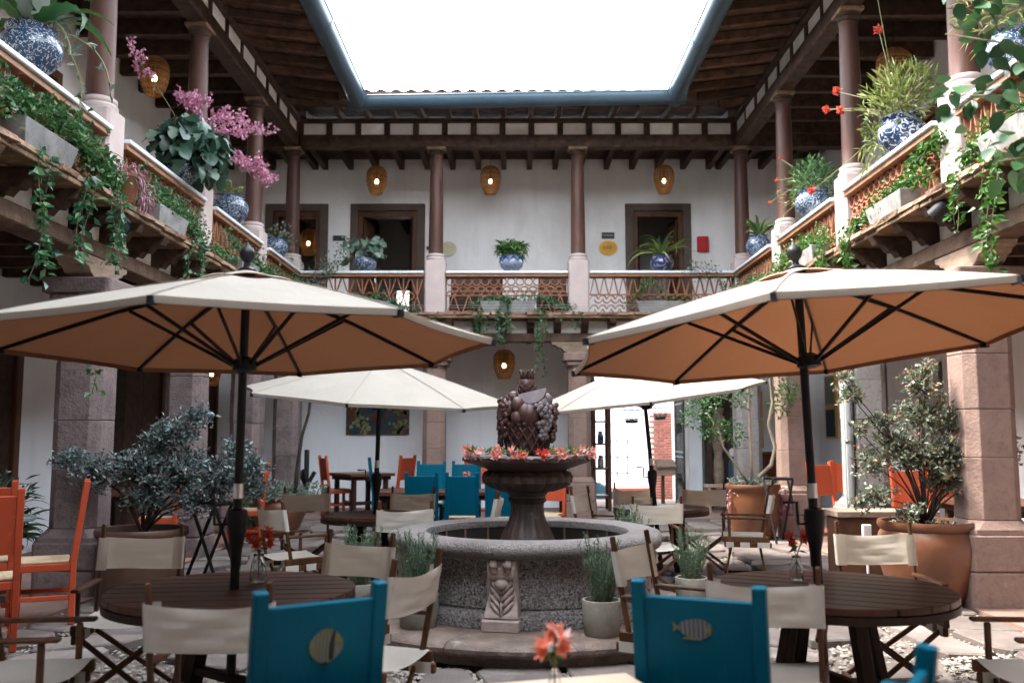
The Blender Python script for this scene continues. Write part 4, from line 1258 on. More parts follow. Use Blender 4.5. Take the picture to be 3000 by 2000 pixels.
# ---------------------------------------------------------------- cut flowers
def petal_flower(m, c, d, r, n=6):
    """lily-like bloom: n pointed petals flaring from c along d"""
    d = Vector(d).normalized()
    u = d.cross(Vector((.3, .2, 1))).normalized(); v = d.cross(u)
    P, D, N = [], [], []
    for k in range(n):
        a = 2 * PI * k / n
        out = u * math.cos(a) + v * math.sin(a)
        P.append(tuple(Vector(c))); D.append(tuple(d * .75 + out * .75)); N.append(tuple(d - out * .3))
    m.leaves(np.array(P), np.array(D), r * 1.25, r * .62, N=np.array(N), fold=.12)
fr = random.Random(9)
fl_spots = [(-152, 'coral', 'coral alstroemeria spray hanging off the bowl end that points to the shaded arcade'), (-118, 'coral', 'coral alstroemeria bloom draped over the bowl lip below the dark grapes'), (-103, 'coral', 'coral bloom with green leaves on the fountain bowl below the basket'),
            (-78, 'orange', 'bright orange bloom on the fountain bowl in front of the grapes'), (-47, 'coral', 'coral bloom on the bowl lip beyond the pale grapes'), (-18, 'coral', 'large coral cluster on the bowl end that points to the sunlit arcade'),
            (160, 'pink', 'small red bud behind the basket, on the shaded arcade side of the bowl'), (120, 'pink', 'pale pink bloom behind the basket on the fountain bowl'), (60, 'pink', 'pink bloom behind the basket, on the sunlit arcade side of the bowl'), (30, 'pink', 'tall pale coral bloom behind the large coral cluster of the bowl'),
            (-135, 'pink', 'small pink bud between the hanging coral spray and the draped coral bloom'), (-92, 'pink', 'small pale bloom right below the basket on the bowl'), (-62, 'coral', 'peach bloom beside the bright orange one on the fountain bowl'), (-32, 'pink', 'pink bud beside the large coral cluster on the bowl')]
for i, (deg, kind, lb) in enumerate(fl_spots):
    a = R(deg)
    p = FC + V(.505 * math.cos(a), .505 * math.sin(a), 1.362)
    t = thing('flower_spray', lb, 'flower', p, 0, 'cut flowers on the fountain bowl')
    tang = V(-math.sin(a), math.cos(a), 0) * (1 if deg > -90 and deg < 90 else -1)
    outw = V(math.cos(a), math.sin(a), 0)
    st = MB().tube([tang * .13 + outw * -.03 + V(0, 0, .01), tang * .05 + V(0, 0, .02), outw * .02 + V(0, 0, .025)], .004, 5)
    st.build('stem', 'stem', t)
    m = MB()
    for k in range(5 if kind != 'pink' else 3):
        off = outw * fr.uniform(0, .05) + tang * fr.uniform(-.04, .045) + V(0, 0, fr.uniform(-.02, .045))
        petal_flower(m, off, outw * fr.uniform(.3, 1) + tang * fr.uniform(-.6, .6) + V(0, 0, fr.uniform(.0, .8)), fr.uniform(.034, .048))
    m.build('bloom', 'redpetal' if kind == 'orange' else 'coralpetal', t)
    m = MB()
    n = 7
    m.leaves([tang * fr.uniform(.02, .13) + V(0, 0, .02) for k in range(n)], [tang * fr.uniform(-1, 1) + outw * fr.uniform(-.6, .6) + V(0, 0, fr.uniform(.1, .8)) for k in range(n)], .075, .022)
    m.build('leaves', 'brightleaf', t)

# ---------------------------------------------------------------- umbrellas
def umbrella(label, base, top, tiltx, tilty, spin, crank_h=1.05, Rc=1.36):
    """base = pole point at table level z 0.0, top = hub of the canopy; canopy plane tilts (deg) about x and y"""
    t = thing('patio_umbrella', label, 'umbrella', base, 0, 'cream patio umbrellas')
    b = Vector((0, 0, 0)); tp = Vector(top) - Vector(base)
    d = tp.normalized()
    jo = b + d * (1.62 if tp.length > 1.95 else tp.length - .4)
    cl = jo - d * .42
    MB().tube([b + d * .02, cl], .024, 14).build('lower_pole', 'black', t, smooth=True)
    MB().tube([cl, cl + d * .075], .026, 14).build('steel_collar', 'steel', t, smooth=True)
    q = (Matrix.Rotation(R(tilty), 3, 'Y') @ Matrix.Rotation(R(tiltx), 3, 'X'))
    n = q @ Vector((0, 0, 1))
    MB().tube([cl + d * .075, jo, tp], .022, 14).build('upper_pole', 'black', t, smooth=True)
    ch = b + d * crank_h
    bx = MB().lathe([(.026, -.20), (.03, -.12), (.048, -.02), (.055, .05), (.05, .09), (.026, .10)], 14).build('crank_housing', 'black', t, smooth=True)
    bx.location = ch
    MB().tube([ch + V(-.04, -.02, .02), ch + V(-.10, -.05, .02), ch + V(-.105, -.05, .13), ch + V(-.18, -.07, .13)], .008, 8).build('crank_handle', 'black', t)
    rise = .36
    def prof(f):          # drop from the apex as a function of radius fraction
        return rise * (f ** 1.18)
    hub = MB().lathe([(.03, -.50), (.062, -.49), (.062, -.44), (.03, -.42)], 14)
    hb = hub.build('runner_hub', 'black', t, smooth=True)
    hb.location = tp; hb.rotation_euler = q.to_euler()
    cap = MB().lathe([(.04, -.03), (.05, .03), (.018, .05), (.016, .07), (.034, .09), (.042, .115), (.034, .14), (.012, .158), (.006, .175), (.001, .185)], 16).build('finial', 'black', t, smooth=True)
    cap.location = tp + n * .01; cap.rotation_euler = q.to_euler()
    # one canopy panel between two ribs (mesh shared by the eight)
    A = PI / 8
    rows = []
    NR, NA = 9, 9
    for i in range(NR + 1):
        f = .09 + .91 * i / NR
        row = []
        for j in range(NA + 1):
            s = -1 + 2 * j / NA
            a = A * s
            chord = math.cos(A) / math.cos(a)
            k = 1 - (1 - chord) * .9
            r = Rc * f * k
            edge = .045 * (1 - s * s) * f ** 3
            r -= edge
            sag = -.018 * (1 - s * s) * math.sin(PI * min(1, f)) 
            row.append(V(r * math.cos(a), r * math.sin(a), -prof(f) + sag + .012))
        rows.append(row)
    pm_ = MB().grid(rows)
    # turned hem
    hem = [[p for p in rows[-1]], [p + V(-.004, 0, -.03) for p in rows[-1]]]
    pm_.grid(hem)
    me = pm_.mesh('canopy_panel', smooth=50); me.materials.append(M['umbrella'])
    rib = MB().bar((.05, 0, -.02), (Rc * .52, 0, -prof(.52) - .006), .011, .022).bar((Rc * .52, 0, -prof(.52) - .006), (Rc * 1.0, 0, -prof(1.0) - .004), .011, .02)
    mr = rib.mesh('rib'); mr.materials.append(M['black'])
    tipm = MB().box((Rc * .99, 0, -prof(1) - .008), (.05, .022, .03)).mesh('rib_tip'); tipm.materials.append(M['black'])
    stt = MB().bar((.055, 0, -.465), (Rc * .47, 0, -prof(.47) - .02), .010, .018)
    ms = stt.mesh('strut'); ms.materials.append(M['black'])
    sm_ = MB().grid([[V(Rc * f, s_, -prof(f) + .0165) for s_ in (-.009, .009)] for f in [.1 + .9 * q_ / 8 for q_ in range(9)]]).mesh('seam'); sm_.materials.append(M['seam'])
    # vented top
    vr = []
    for i in range(4):
        f = .02 + .98 * i / 3
        vr.append([V(.27 * f * math.cos(A * s) * (1 if i < 3 else (1 - .12 * (1 - abs(s)))), .27 * f * math.sin(A * s), .045 - .085 * f + (.02 * (1 - abs(s)) if i == 3 else 0)) for s in (-1, -.6, -.2, .2, .6, 1)])
    mv = MB().grid(vr).mesh('vent_flap', smooth=50); mv.materials.append(M['umbrella'])
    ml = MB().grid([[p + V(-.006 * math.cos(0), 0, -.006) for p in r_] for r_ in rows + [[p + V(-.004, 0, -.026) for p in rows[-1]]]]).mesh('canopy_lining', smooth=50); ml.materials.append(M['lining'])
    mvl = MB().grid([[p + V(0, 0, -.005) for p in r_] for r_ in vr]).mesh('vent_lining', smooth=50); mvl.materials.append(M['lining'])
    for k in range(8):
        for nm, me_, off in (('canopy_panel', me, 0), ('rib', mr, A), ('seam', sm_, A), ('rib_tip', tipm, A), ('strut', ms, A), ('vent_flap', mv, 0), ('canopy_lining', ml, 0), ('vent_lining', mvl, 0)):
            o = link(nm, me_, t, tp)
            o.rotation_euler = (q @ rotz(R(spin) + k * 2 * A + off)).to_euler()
    return t
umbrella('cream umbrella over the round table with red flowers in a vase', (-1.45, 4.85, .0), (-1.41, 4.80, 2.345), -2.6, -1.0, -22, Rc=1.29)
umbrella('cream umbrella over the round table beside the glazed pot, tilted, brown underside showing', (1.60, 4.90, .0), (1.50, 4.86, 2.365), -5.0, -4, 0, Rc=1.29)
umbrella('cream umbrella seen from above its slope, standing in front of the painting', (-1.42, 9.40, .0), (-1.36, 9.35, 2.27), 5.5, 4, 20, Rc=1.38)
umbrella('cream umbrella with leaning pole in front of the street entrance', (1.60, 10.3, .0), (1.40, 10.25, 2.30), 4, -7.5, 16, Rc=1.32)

# ---------------------------------------------------------------- tables
def round_table(label, x, y, r, rz, planks=9, group='round plank tables'):
    t = thing('round_table', label, 'table', (x, y, hgt(x, y)), rz, group)
    z1 = .74
    w_ = 2 * r / planks
    for k in range(planks):
        y0 = -r + k * w_ + .004; y1 = y0 + w_ - .008
        pts_t = []; pts_b = []
        n = 6
        for i in range(n + 1):
            yy = y0 + (y1 - y0) * i / n
            pts_t.append((math.sqrt(max(0, r * r - yy * yy)), yy))
        for i in range(n, -1, -1):
            yy = y0 + (y1 - y0) * i / n
            pts_b.append((-math.sqrt(max(0, r * r - yy * yy)), yy))
        poly = pts_t + pts_b
        if k in (0, planks - 1):
            poly = [p for i, p in enumerate(poly) if i == 0 or (Vector(p) - Vector(poly[i - 1])).length > 1e-5]
        MB().prism(poly, lambda u, v, d: (u, v, d), z1 - .035, z1).build('plank', 'tablewood', t, bevel=.004)
    MB().lathe([(r - .05, z1 - .075), (r + .002, z1 - .075), (r + .004, z1 - .04), (r - .05, z1 - .037)], 48, cap=False).build('apron', 'tableleg', t, smooth=30)
    m = MB().bar((-r + .1, 0, z1 - .06), (r - .1, 0, z1 - .06), .05, .07); m.build('batten', 'tableleg', t)
    for k in range(4):
        a = PI / 4 + PI / 2 * k
        ca, sa = math.cos(a), math.sin(a)
        MB().bar((ca * .20, sa * .20, z1 - .04), (ca * .36, sa * .36, 0), .075, .055, up=(ca, sa, 0)).build('leg', 'tableleg', t, bevel=.005)
    for s_ in (0, 1):
        a = PI / 4 + PI / 2 * s_
        ca, sa = math.cos(a) * .30, math.sin(a) * .30
        MB().bar((-ca, -sa, .25 + .045 * s_), (ca, sa, .25 + .045 * s_), .055, .04).build('stretcher', 'tableleg', t, bevel=.004)
    return t
round_table('round slatted wooden table with a vase of red flowers on it', -1.45, 4.85, .62, 8)
round_table('round slatted wooden table beside the glazed pot of the bronze shrub', 1.62, 4.90, .62, -28)
round_table('dark round wooden table in front of the painting', -1.42, 9.40, .52, 24)
round_table('dark round wooden table under the leaning umbrella by the street entrance', 1.60, 10.3, .52, 5)
def rect_table(label, x, y, rz, L, W_, mat='tablewood', z1=.75, legmat='tableleg', planks=4, group=None):
    t = thing('wooden_table', label, 'table', (x, y, hgt(x, y)), rz, group)
    for k in range(planks):
        a = -W_ / 2 + W_ * k / planks
        MB().b2(-L / 2, L / 2, a + .002, a + W_ / planks - .002, z1 - .05, z1).build('plank', mat, t, bevel=.004)
    MB().b2(-L / 2 + .05, L / 2 - .05, -W_ / 2 + .06, W_ / 2 - .06, z1 - .11, z1 - .052).build('apron', legmat, t)
    for sx in (-1, 1):
        for sy in (-1, 1):
            MB().box((sx * (L / 2 - .12), sy * (W_ / 2 - .12), (z1 - .11) / 2), (.07, .07, z1 - .11)).build('leg', legmat, t, bevel=.006)
    MB().b2(-L / 2 + .12, L / 2 - .12, -.02, .02, .2, .26).build('stretcher', legmat, t)
    return t
rect_table('dark square table between two orange chairs under the painting', -2.66, 16.15, 38, .85, .85)
rect_table('brown wooden table between the blue chairs behind the fountain', -.95, 12.95, 4, 1.9, .8)
rect_table('brown table with orange chairs behind the fountain pedestal', .35, 13.4, 0, .9, .8)
rect_table('pale wooden table with the coral flowers in a glass', -.02, 2.55, 17, 1.1, .95, 'paletable', .74)
rect_table('orange brown table behind the bronze shrub under the sunlit arcade', 4.78, 9.2, 0, .8, 1.3)
rect_table('dark table between orange chairs behind the purple shrub', -4.75, 11.2, 0, .8, 1.2)
t = thing('pedestal_table', 'small round grey green table beside the strap leaved plant', 'table', (-4.42, 7.9, .10), 0)
MB().lathe([(.01, .70), (.33, .70), (.345, .71), (.345, .73), (.33, .74), (.01, .74)], 32).build('tabletop', 'greentop', t, smooth=30)
MB().tube([(0, 0, .03), (0, 0, .70)], .03, 12).build('pedestal', 'iron', t, smooth=True)
MB().lathe([(.20, .04), (.20, .055), (.05, .08), (.03, .12)], 20).build('foot', 'iron', t, smooth=True)

# ---------------------------------------------------------------- director's chairs
def director_proto(sag=.035, wv=0.0, bow=.035):
    """faces +y; back at -y"""
    t = thing('director_chair', 'x', 'chair')
    wx = .255
    CW = 'chairwood'
    for s in (-1, 1):
        MB().bar((s * wx, -.25, .43), (s * wx, .25, .43), .032, .055).build('seat_rail', CW, t, bevel=.005)
        MB().bar((s * wx, -.27, .375), (s * wx, .23, .375), .030, .05).build('lower_rail', CW, t, bevel=.005)
        # canvas folded over the lower rail shows as pale patches
        MB().bar((s * (wx + .001), -.25, .376), (s * (wx + .001), -.12, .376), .036, .056).build('canvas_fold', 'canvas', t)
        MB().bar((s * (wx + .001), -.04, .376), (s * (wx + .001), .06, .376), .036, .056).build('canvas_fold', 'canvas', t)
        MB().bar((s * (wx + .001), .13, .376), (s * (wx + .001), .21, .376), .036, .056).build('canvas_fold', 'canvas', t)
        MB().bar((s * wx, -.19, .44), (s * wx, -.293, .97), .032, .024, up=(1, 0, 0)).build('back_post', CW, t, bevel=.006)
        MB().bar((s * wx, .17, .44), (s * wx, .17, .63), .030, .024, up=(1, 0, 0)).build('arm_post', CW, t, bevel=.005)
        MB().bar((s * wx, -.23, .645), (s * wx, .25, .645), .020, .05, up=(1, 0, 0)).build('armrest', CW, t, bevel=.006)
        for e in (-1, 1):
            MB().bar((s * wx * .96, e * .15, .37), (-s * wx * 1.02, e * .215, .02), .030, .020, up=(0, 1, 0)).build('leg', CW, t, bevel=.004)
        MB().bar((s * wx * 1.02, -.235, .035), (s * wx * 1.02, .235, .035), .026, .03).build('foot_bar', CW, t, bevel=.004)
    # seat canvas
    rows = []
    for i in range(9):
        x = -wx + 2 * wx * i / 8
        sg = -sag * (1 - (x / wx) ** 2)
        rows.append([V(x, -.235 + .47 * j / 6, .463 + sg * (1 - .15 * abs(j - 3) / 3)) for j in range(7)])
    MB().grid(rows).build('seat', 'canvas', t, smooth='all')
    # back canvas, a sleeve round both posts
    rows = []
    for i in range(25):
        x = -wx - .012 + (2 * wx + .024) * i / 24
        k = max(0, 1 - (x / wx) ** 2)
        row = []
        for j in range(9):
            z = .70 + .19 * j / 8
            yb = -.19 - .095 * (z - .44) / .49 - .022
            rip = (.004 * math.sin(j * 2.4 + x * 9 + wv) + .003 * math.sin(j * 1.1 - x * 17 + wv * 2)) * (1 if abs(x) < .2 else .3)
            row.append(V(x, yb - bow * k + rip, z - (.016 + .3 * (bow - .035)) * k * (1 if j > 4 else .2) + .004 * math.sin(x * 11 + wv)))
        rows.append(row)
    bk = MB().grid(rows).build('backrest', 'canvas', t, smooth='all')
    for s in (-1, 1):
        rows = []
        for q in range(7):
            a = PI * q / 6
            rows.append([V(s * (wx + .012 + .014 * math.sin(a)) if True else 0, -.19 - .095 * (z - .44) / .49 - .022 + .022 - .022 * math.cos(a), z) for z in (.70, .76, .83, .89)])
        rows.append([V(s * (wx - .045), r.y, r.z) for r in rows[-1]])
        MB().grid(rows).build('sleeve', 'canvas', bk, smooth='all')
    return t
dps = [director_proto(.035, 0, .035), director_proto(.05, 2.1, .05), director_proto(.028, 4.0, .022)]
DC = [(-2.25, 5.50, 188, 'white canvas chair in front of the terracotta pot, backrest towards that pot'), (-1.20, 3.92, 4, 'white canvas chair tucked behind the blue chair with the butterfly fish'),
      (-2.20, 4.25, -84, 'shaded canvas chair side-on beside the orange ladder chair'), (-.72, 4.62, 68, 'canvas chair between the round table and the fountain step, back turned'),
      (-1.04, 5.32, 152, 'canvas chair across the round table, next to the rosemary pots'), (2.27, 5.72, 178, 'white canvas chair in front of the glazed pot of the bronze shrub'),
      (1.18, 4.40, -20, 'white canvas chair tucked behind the blue chair with the striped fish'), (.90, 5.30, -122, 'canvas chair beside the fountain facing the round table'),
      (2.36, 4.22, 86, 'dark canvas chair with checkered seat edge, beside the pink pillar'), (-1.96, 8.45, -48, 'canvas chair side-on at the dark table, facing the fountain'),
      (-2.20, 9.85, 192, 'shaded canvas chair beside the wide terracotta pot of silver leaves'), (-1.15, 10.1, 176, 'shaded canvas chair in front of the blue chairs'),
      (-1.02, 8.42, 14, 'bright canvas chair beside the fountain rim, back turned to the rosemary'), (-.45, 9.75, 88, 'canvas chair seen edge-on behind the fountain basin'),
      (.95, 10.15, -118, 'canvas chair beside the pale pillar, angled to the dark table'), (1.33, 9.12, 2, 'bright canvas chair between the fountain rim and the leaning umbrella, back turned'),
      (1.42, 11.0, 178, 'canvas chair across the dark table from the fountain'), (2.15, 10.75, 165, 'canvas chair beside the bare stemmed potted tree'),
      (2.42, 9.90, 78, 'canvas chair side-on on the open flagstones, facing the leaning umbrella')]
for i, (x, y, a, l) in enumerate(DC):
    o = place(dps[i % 3], 0 if i < 3 else 1, l, (x, y, hgt(x, y)), a, 'wood and canvas director chairs')
    o.scale = (.90, .95, .99)

# ---------------------------------------------------------------- painted chairs
def painted_proto(mat, low=.52):
    """faces +y; back at -y"""
    t = thing('painted_chair', 'x', 'chair')
    wx = .195
    for s in (-1, 1):
        m = MB()
        m.bar((s * wx, -.19, 0), (s * wx, -.19, .46), .045, .045, up=(1, 0, 0))
        m.build('rear_leg', mat, t, bevel=.006)
        MB().bar((s * wx, -.19, .455), (s * wx, -.262, 1.05), .045, .045, up=(1, 0, 0)).build('back_post', mat, t, bevel=.008, seg=2)
        MB().bar((s * wx, .19, 0), (s * wx, .19, .45), .045, .045, up=(1, 0, 0)).build('front_leg', mat, t, bevel=.006)
        MB().bar((s * wx, -.17, .42), (s * wx, .17, .42), .03, .055).build('side_rail', mat, t, bevel=.005)
        MB().bar((s * wx, -.17, .2), (s * wx, .17, .2), .025, .035).build('stretcher', mat, t, bevel=.004)
    for yy in (-.19, .19):
        MB().bar((-wx + .02, yy, .42), (wx - .02, yy, .42), .03, .055).build('cross_rail', mat, t, bevel=.005)
    MB().bar((-wx + .02, .19, .24), (wx - .02, .19, .24), .025, .035).build('front_stretcher', mat, t, bevel=.004)
    MB().b2(-.19, .19, -.16, .20, .448, .468).build('seat', 'rush', t, bevel=.006)
    f = lambda z: -.19 - .072 * (z - .455) / .595
    MB().bar((0, f(low), low), (0, f(1.0), 1.0), wx * 2 - .03, .022, up=(0, 1, 0)).build('back_panel', mat, t, bevel=.004)
    return t
bp = painted_proto('blue', .50)
def on_panel(z, dy=.0125):
    return -.19 - .072 * (z - .455) / .595 - dy
BC = [(-.75, 3.10, -50 + 0, 'near'), ]
ang_a = math.degrees(math.atan2(3.08 - 2.77, -.50 + .76))
ang_b = math.degrees(math.atan2(2.90 - 3.15, .73 - .42))
def chair_from_back(x0, y0, x1, y1):
    """post tops left and right as seen from behind -> centre and heading"""
    a = math.atan2(y1 - y0, x1 - x0)
    n = V(-math.sin(a), math.cos(a))
    c = V((x0 + x1) / 2, (y0 + y1) / 2) + n * .262
    return c.x, c.y, math.degrees(a)
ca = chair_from_back(-.77, 2.86, -.44, 3.07)
cb = chair_from_back(.40, 3.12, .77, 2.96)
c3 = chair_from_back(.72, 1.82, .93, 2.15)
bi = 0
chA = place(bp, bi, 'teal blue chair with a yellow and black butterfly fish painted on its back', (ca[0], ca[1], 0), ca[2], 'teal blue painted chairs'); bi += 1
chB = place(bp, bi, 'teal blue chair with a striped angelfish painted on its back', (cb[0], cb[1], 0), cb[2], 'teal blue painted chairs'); bi += 1
place(bp, bi, 'teal blue chair of which one post and top edge show beside the checkered canvas chair', (c3[0], c3[1], 0), c3[2], 'teal blue painted chairs'); bi += 1
for x, y, a, l in [(-1.22, 12.35, 2, 'teal chair with its back turned, behind the bright canvas chair'), (-1.25, 13.6, 178, 'teal chair facing out from the brown table, beside the scorched pillar'),
                   (-.68, 12.25, 0, 'teal chair with a small ring motif, back turned, behind the fountain'), (-.72, 13.6, 180, 'teal chair facing out behind the one with the ring motif'),
                   (-.15, 12.1, -4, 'teal chair half hidden by the fountain pedestal'), (.38, 12.45, -78, 'teal chair side-on behind the fountain pedestal'),
                   (-2.02, 14.6, -82, 'teal chair side-on behind the umbrella pole'), (5.05, 8.3, 120, 'teal chair behind the pink pillar under the sunlit arcade')]:
    place(bp, bi, l, (x, y, hgt(x, y)), a, 'teal blue painted chairs'); bi += 1
op = painted_proto('orange', .62)
oi_ = 0
for x, y, a, l in [(-3.12, 16.35, -62, 'orange chair beside the black cactus sculpture'), (-2.10, 16.5, 58, 'orange chair at the square table next to the scorched pillar'),
                   (-.62, 14.7, 175, 'orange chair whose post shows above the teal chairs'), (.42, 12.75, 160, 'orange chair behind the fountain pedestal, facing out'),
                   (-3.55, 7.12, 115, 'large orange chair side-on beside the dark pillar'), (-3.52, 6.22, 30, 'orange chair with a tall back panel beside the small green table'),
                   (-3.98, 7.02, 28, 'orange chair behind the tall backed one beside the green table'), (-4.62, 12.3, -96, 'orange chair behind the purple shrub at the dark door'),
                   (-4.05, 10.75, 95, 'orange chair half hidden behind the purple shrub pot'), (-3.42, 11.9, 102, 'orange chair between the second and third pillar of the shaded arcade'),
                   (-3.42, 5.2, 20, 'orange chair cut by the edge beside the shaded canvas chair'),
                   (4.02, 11.75, -152, 'orange chair beside the pipes, seen at an angle'), (4.50, 12.4, -178, 'orange chair behind the angled one beside the pipes'),
                   (4.22, 9.75, 178, 'orange chair behind the bronze shrub, the one nearer the pipes'), (4.72, 10.05, 182, 'orange chair behind the bronze shrub, the one nearer the posters wall')]:
    place(op, oi_, l, (x, y, max(hgt(x, y), .0) if abs(x) < 3.6 else .142), a, 'orange painted chairs'); oi_ += 1
# fish painted on the two front chairs (flat print on the panel)
def print_mat(name, cols, axis, scale, distort=1.5):
    m, t, p = _mat(name)
    w_ = t.nodes.new('ShaderNodeTexWave'); w_.inputs['Scale'].default_value = scale; w_.inputs['Distortion'].default_value = distort
    w_.bands_direction = axis
    tc = t.nodes.new('ShaderNodeTexCoord'); t.links.new(tc.outputs['Object'], w_.inputs['Vector'])
    t.links.new(ramp(t, w_.outputs['Fac'], cols), p.inputs['Base Color'])
    p.inputs['Roughness'].default_value = .5
    return m
def fish(chair, z, x, poly, mat, extra):
    tilt = math.atan2(.072, .595)
    K_ = .86
    fn = lambda u, v, d: (x + u * K_, on_panel(z + v * K_) - d, z + v * K_)
    o = MB().prism(poly, fn, 0.0005, .002).build('fish_motif', mat, chair)
    for pl_, mt in extra:
        MB().prism(pl_, fn, .0022, .003).build('fish_marking', mt, o)
body = [(.060 * math.cos(a) * (1 + .1 * math.cos(2 * a)), .062 * math.sin(a)) for a in [2 * PI * k / 24 for k in range(24)]]
M['fishA'] = print_mat('butterfly_fish', [(0, (.03, .05, .045)), (.4, (.12, .13, .09)), (.6, (.09, .10, .06)), (1, (.05, .065, .06))], 'X', 14, 3)
M['fishY'] = surf('fish_yellow', (.17, .17, .05), None, .5, 5, (1, 1, 1), 10, 0, .01, 0)
M['fishK'] = surf('fish_black', (.012, .016, .03), None, .5, 5, (1, 1, 1), 10, 0, .01, 0)
M['fishW'] = surf('fish_pale', (.16, .18, .16), None, .5, 5, (1, 1, 1), 10, 0, .01, 0)
fish(chA, .865, .02, body, 'fishA', [([(.012, -.055), (.03, -.05), (.028, .0), (.034, .05), (.024, .056), (.010, .0)], 'fishK'), ([(.036, .045), (.05, .03), (.058, .008), (.046, .012), (.034, .02)], 'fishY'),
     ([(.042, -.005), (.058, -.008), (.055, -.028), (.038, -.045), (.036, -.02)], 'fishW'), ([(-.058, .02), (-.052, .03), (-.050, -.03), (-.057, -.022)], 'fishY'), ([(-.02, .058), (.02, .059), (.01, .05), (-.015, .05)], 'fishY'), ([(-.02, -.07), (.012, -.068), (.006, -.058), (-.012, -.058)], 'fishK')])
body = [(.066 * math.cos(a), .036 * math.sin(a) * (1 + .15 * math.cos(a))) for a in [2 * PI * k / 24 for k in range(24)]]
M['fishB'] = print_mat('striped_angelfish', [(0, (.012, .02, .04)), (.45, (.03, .04, .06)), (.6, (.14, .15, .16)), (1, (.09, .10, .12))], 'X', 22, 1.2)
fish(chB, .905, -.01, body, 'fishB', [([(-.066, .0), (-.085, .02), (-.08, .0), (-.085, -.02)], 'fishY'), ([(.045, .012), (.066, .002), (.05, -.016), (.042, -.005)], 'fishY'), ([(-.05, -.04), (.03, -.042), (.02, -.036), (-.04, -.034)], 'fishY')])

# ---------------------------------------------------------------- vases with flowers
def vase(label, x, y, z, mat, fmat, h=.14, r=.03, n=4, seed=0, spread=.05):
    t = thing('flower_vase', label, 'vase', (x, y, z))
    MB().lathe([(.001, .004), (r, .004), (r * 1.05, .05), (r * .85, h * .7), (r * .6, h * .9), (r * .7, h), (r * .62, h), (r * .52, h * .9), (r * .77, h * .7), (r * .95, .05), (r * .9, .012), (.001, .012)], 20, cap=False).build('glass_bottle', mat, t, smooth='all')
    rr = random.Random(seed)
    for k in range(n):
        a = rr.uniform(0, 6.28); tip = V(math.cos(a) * spread, math.sin(a) * spread, h + .06 + rr.uniform(0, .06))
        MB().tube([(0, 0, .02), (0, 0, h), tip], .0025, 5).build('stem', 'stem', t)
        m = MB()
        petal_flower(m, tip, tip - V(0, 0, h) + V(0, 0, .02), .04, 6); petal_flower(m, tip - V(0, 0, .01), V(rr.uniform(-1, 1), -1, rr.uniform(-.3, .6)), .036, 6)
        m.build('bloom', fmat, t)
    m = MB()
    m.leaves([V(0, 0, h + .02) + V(rr.uniform(-.01, .01), rr.uniform(-.01, .01), rr.uniform(0, .04)) for k in range(10)], rdir(10, .3), .06, .018)
    m.build('leaves', 'brightleaf', t)
    return t
vase('clear bottle vase of red flowers on the round slatted table', -1.37, 5.03, .742, 'glass', 'redpetal', .15, .042, 4, 1)
vase('small vase of red flowers behind the umbrella pole on the round table', 1.52, 5.10, .742, 'glass', 'redpetal', .13, .035, 3, 2)
vase('glass of coral alstroemeria on the pale table', .115, 2.78, .742, 'glass', 'coralpetal', .10, .02, 4, 3, .035)
vase('small vase of flowers on the brown table between the teal chairs', -.70, 12.95, .752, 'glass', 'coralpetal', .16, .03, 3, 4)

# ---------------------------------------------------------------- pots and plants
def leaf_mesh(name, L, W_, mat, n=6, bend=.3, wavy=0, fold=.12, lobes=0):
    """one larger leaf along +x, bending down"""
    rows = []
    for i in range(n + 1):
        f = i / n
        w_ = W_ * (math.sin(PI * min(1, f ** .8 * .97 + .015)) ** .8) * .5
        if wavy: w_ *= 1 + wavy * math.sin(i * 2.6)
        if lobes: w_ *= 1 + .35 * math.sin(f * PI * lobes)
        x = L * f; z = -bend * L * f * f
        rows.append([V(x, -w_, z + fold * w_ * 2), V(x, 0, z), V(x, w_, z + fold * w_ * 2)])
    me = MB().grid(rows).mesh(name, smooth='all'); me.materials.append(M[mat])
    return me
def strap_mesh(name, L, W_, mat, n=10, arch=.9, wavy=0):
    rows = []
    p = V(0, 0, 0); an = R(75)
    for i in range(n + 1):
        f = i / n
        w_ = W_ * .5 * (1 - f ** 2.2) * (.6 + .4 * min(1, f * 4)) + .001
        if wavy: w_ *= 1 + wavy * (1 if i % 2 else -1)
        up = V(-math.sin(an), 0, math.cos(an))
        rows.append([p + V(0, -w_, 0) + up * w_ * .35, p, p + V(0, w_, 0) + up * w_ * .35])
        p = p + V(math.cos(an), 0, math.sin(an)) * (L / n)
        an -= arch * 2.2 / n * (.4 + 1.2 * f)
    me = MB().grid(rows).mesh(name, smooth='all'); me.materials.append(M[mat])
    return me
def sphere_pot(t, r, h, mat, neck=.62, name='pot'):
    prof = [(r * .5, 0), (r * .56, .01), (r * .58, h * .06), (r * .72, h * .14), (r * .93, h * .32), (r, h * .52), (r * .94, h * .72), (r * .76, h * .86), (r * neck, h * .90), (r * neck * 1.02, h * .95), (r * neck * 1.16, h), (r * neck * 1.08, h * .99), (r * neck * .92, h * .93)]
    o = MB().lathe(prof, 28, cap=False).build(name, mat, t, smooth=50)
    MB().lathe([(.001, h * .93), (r * neck * .95, h * .93)], 20, cap=False).build('soil', 'soil', t)
    MB().lathe([(.001, 0.0), (r * .5, .0)], 20, cap=False).build('pot_base', mat, t)
    return o
RAILZ = 4.337
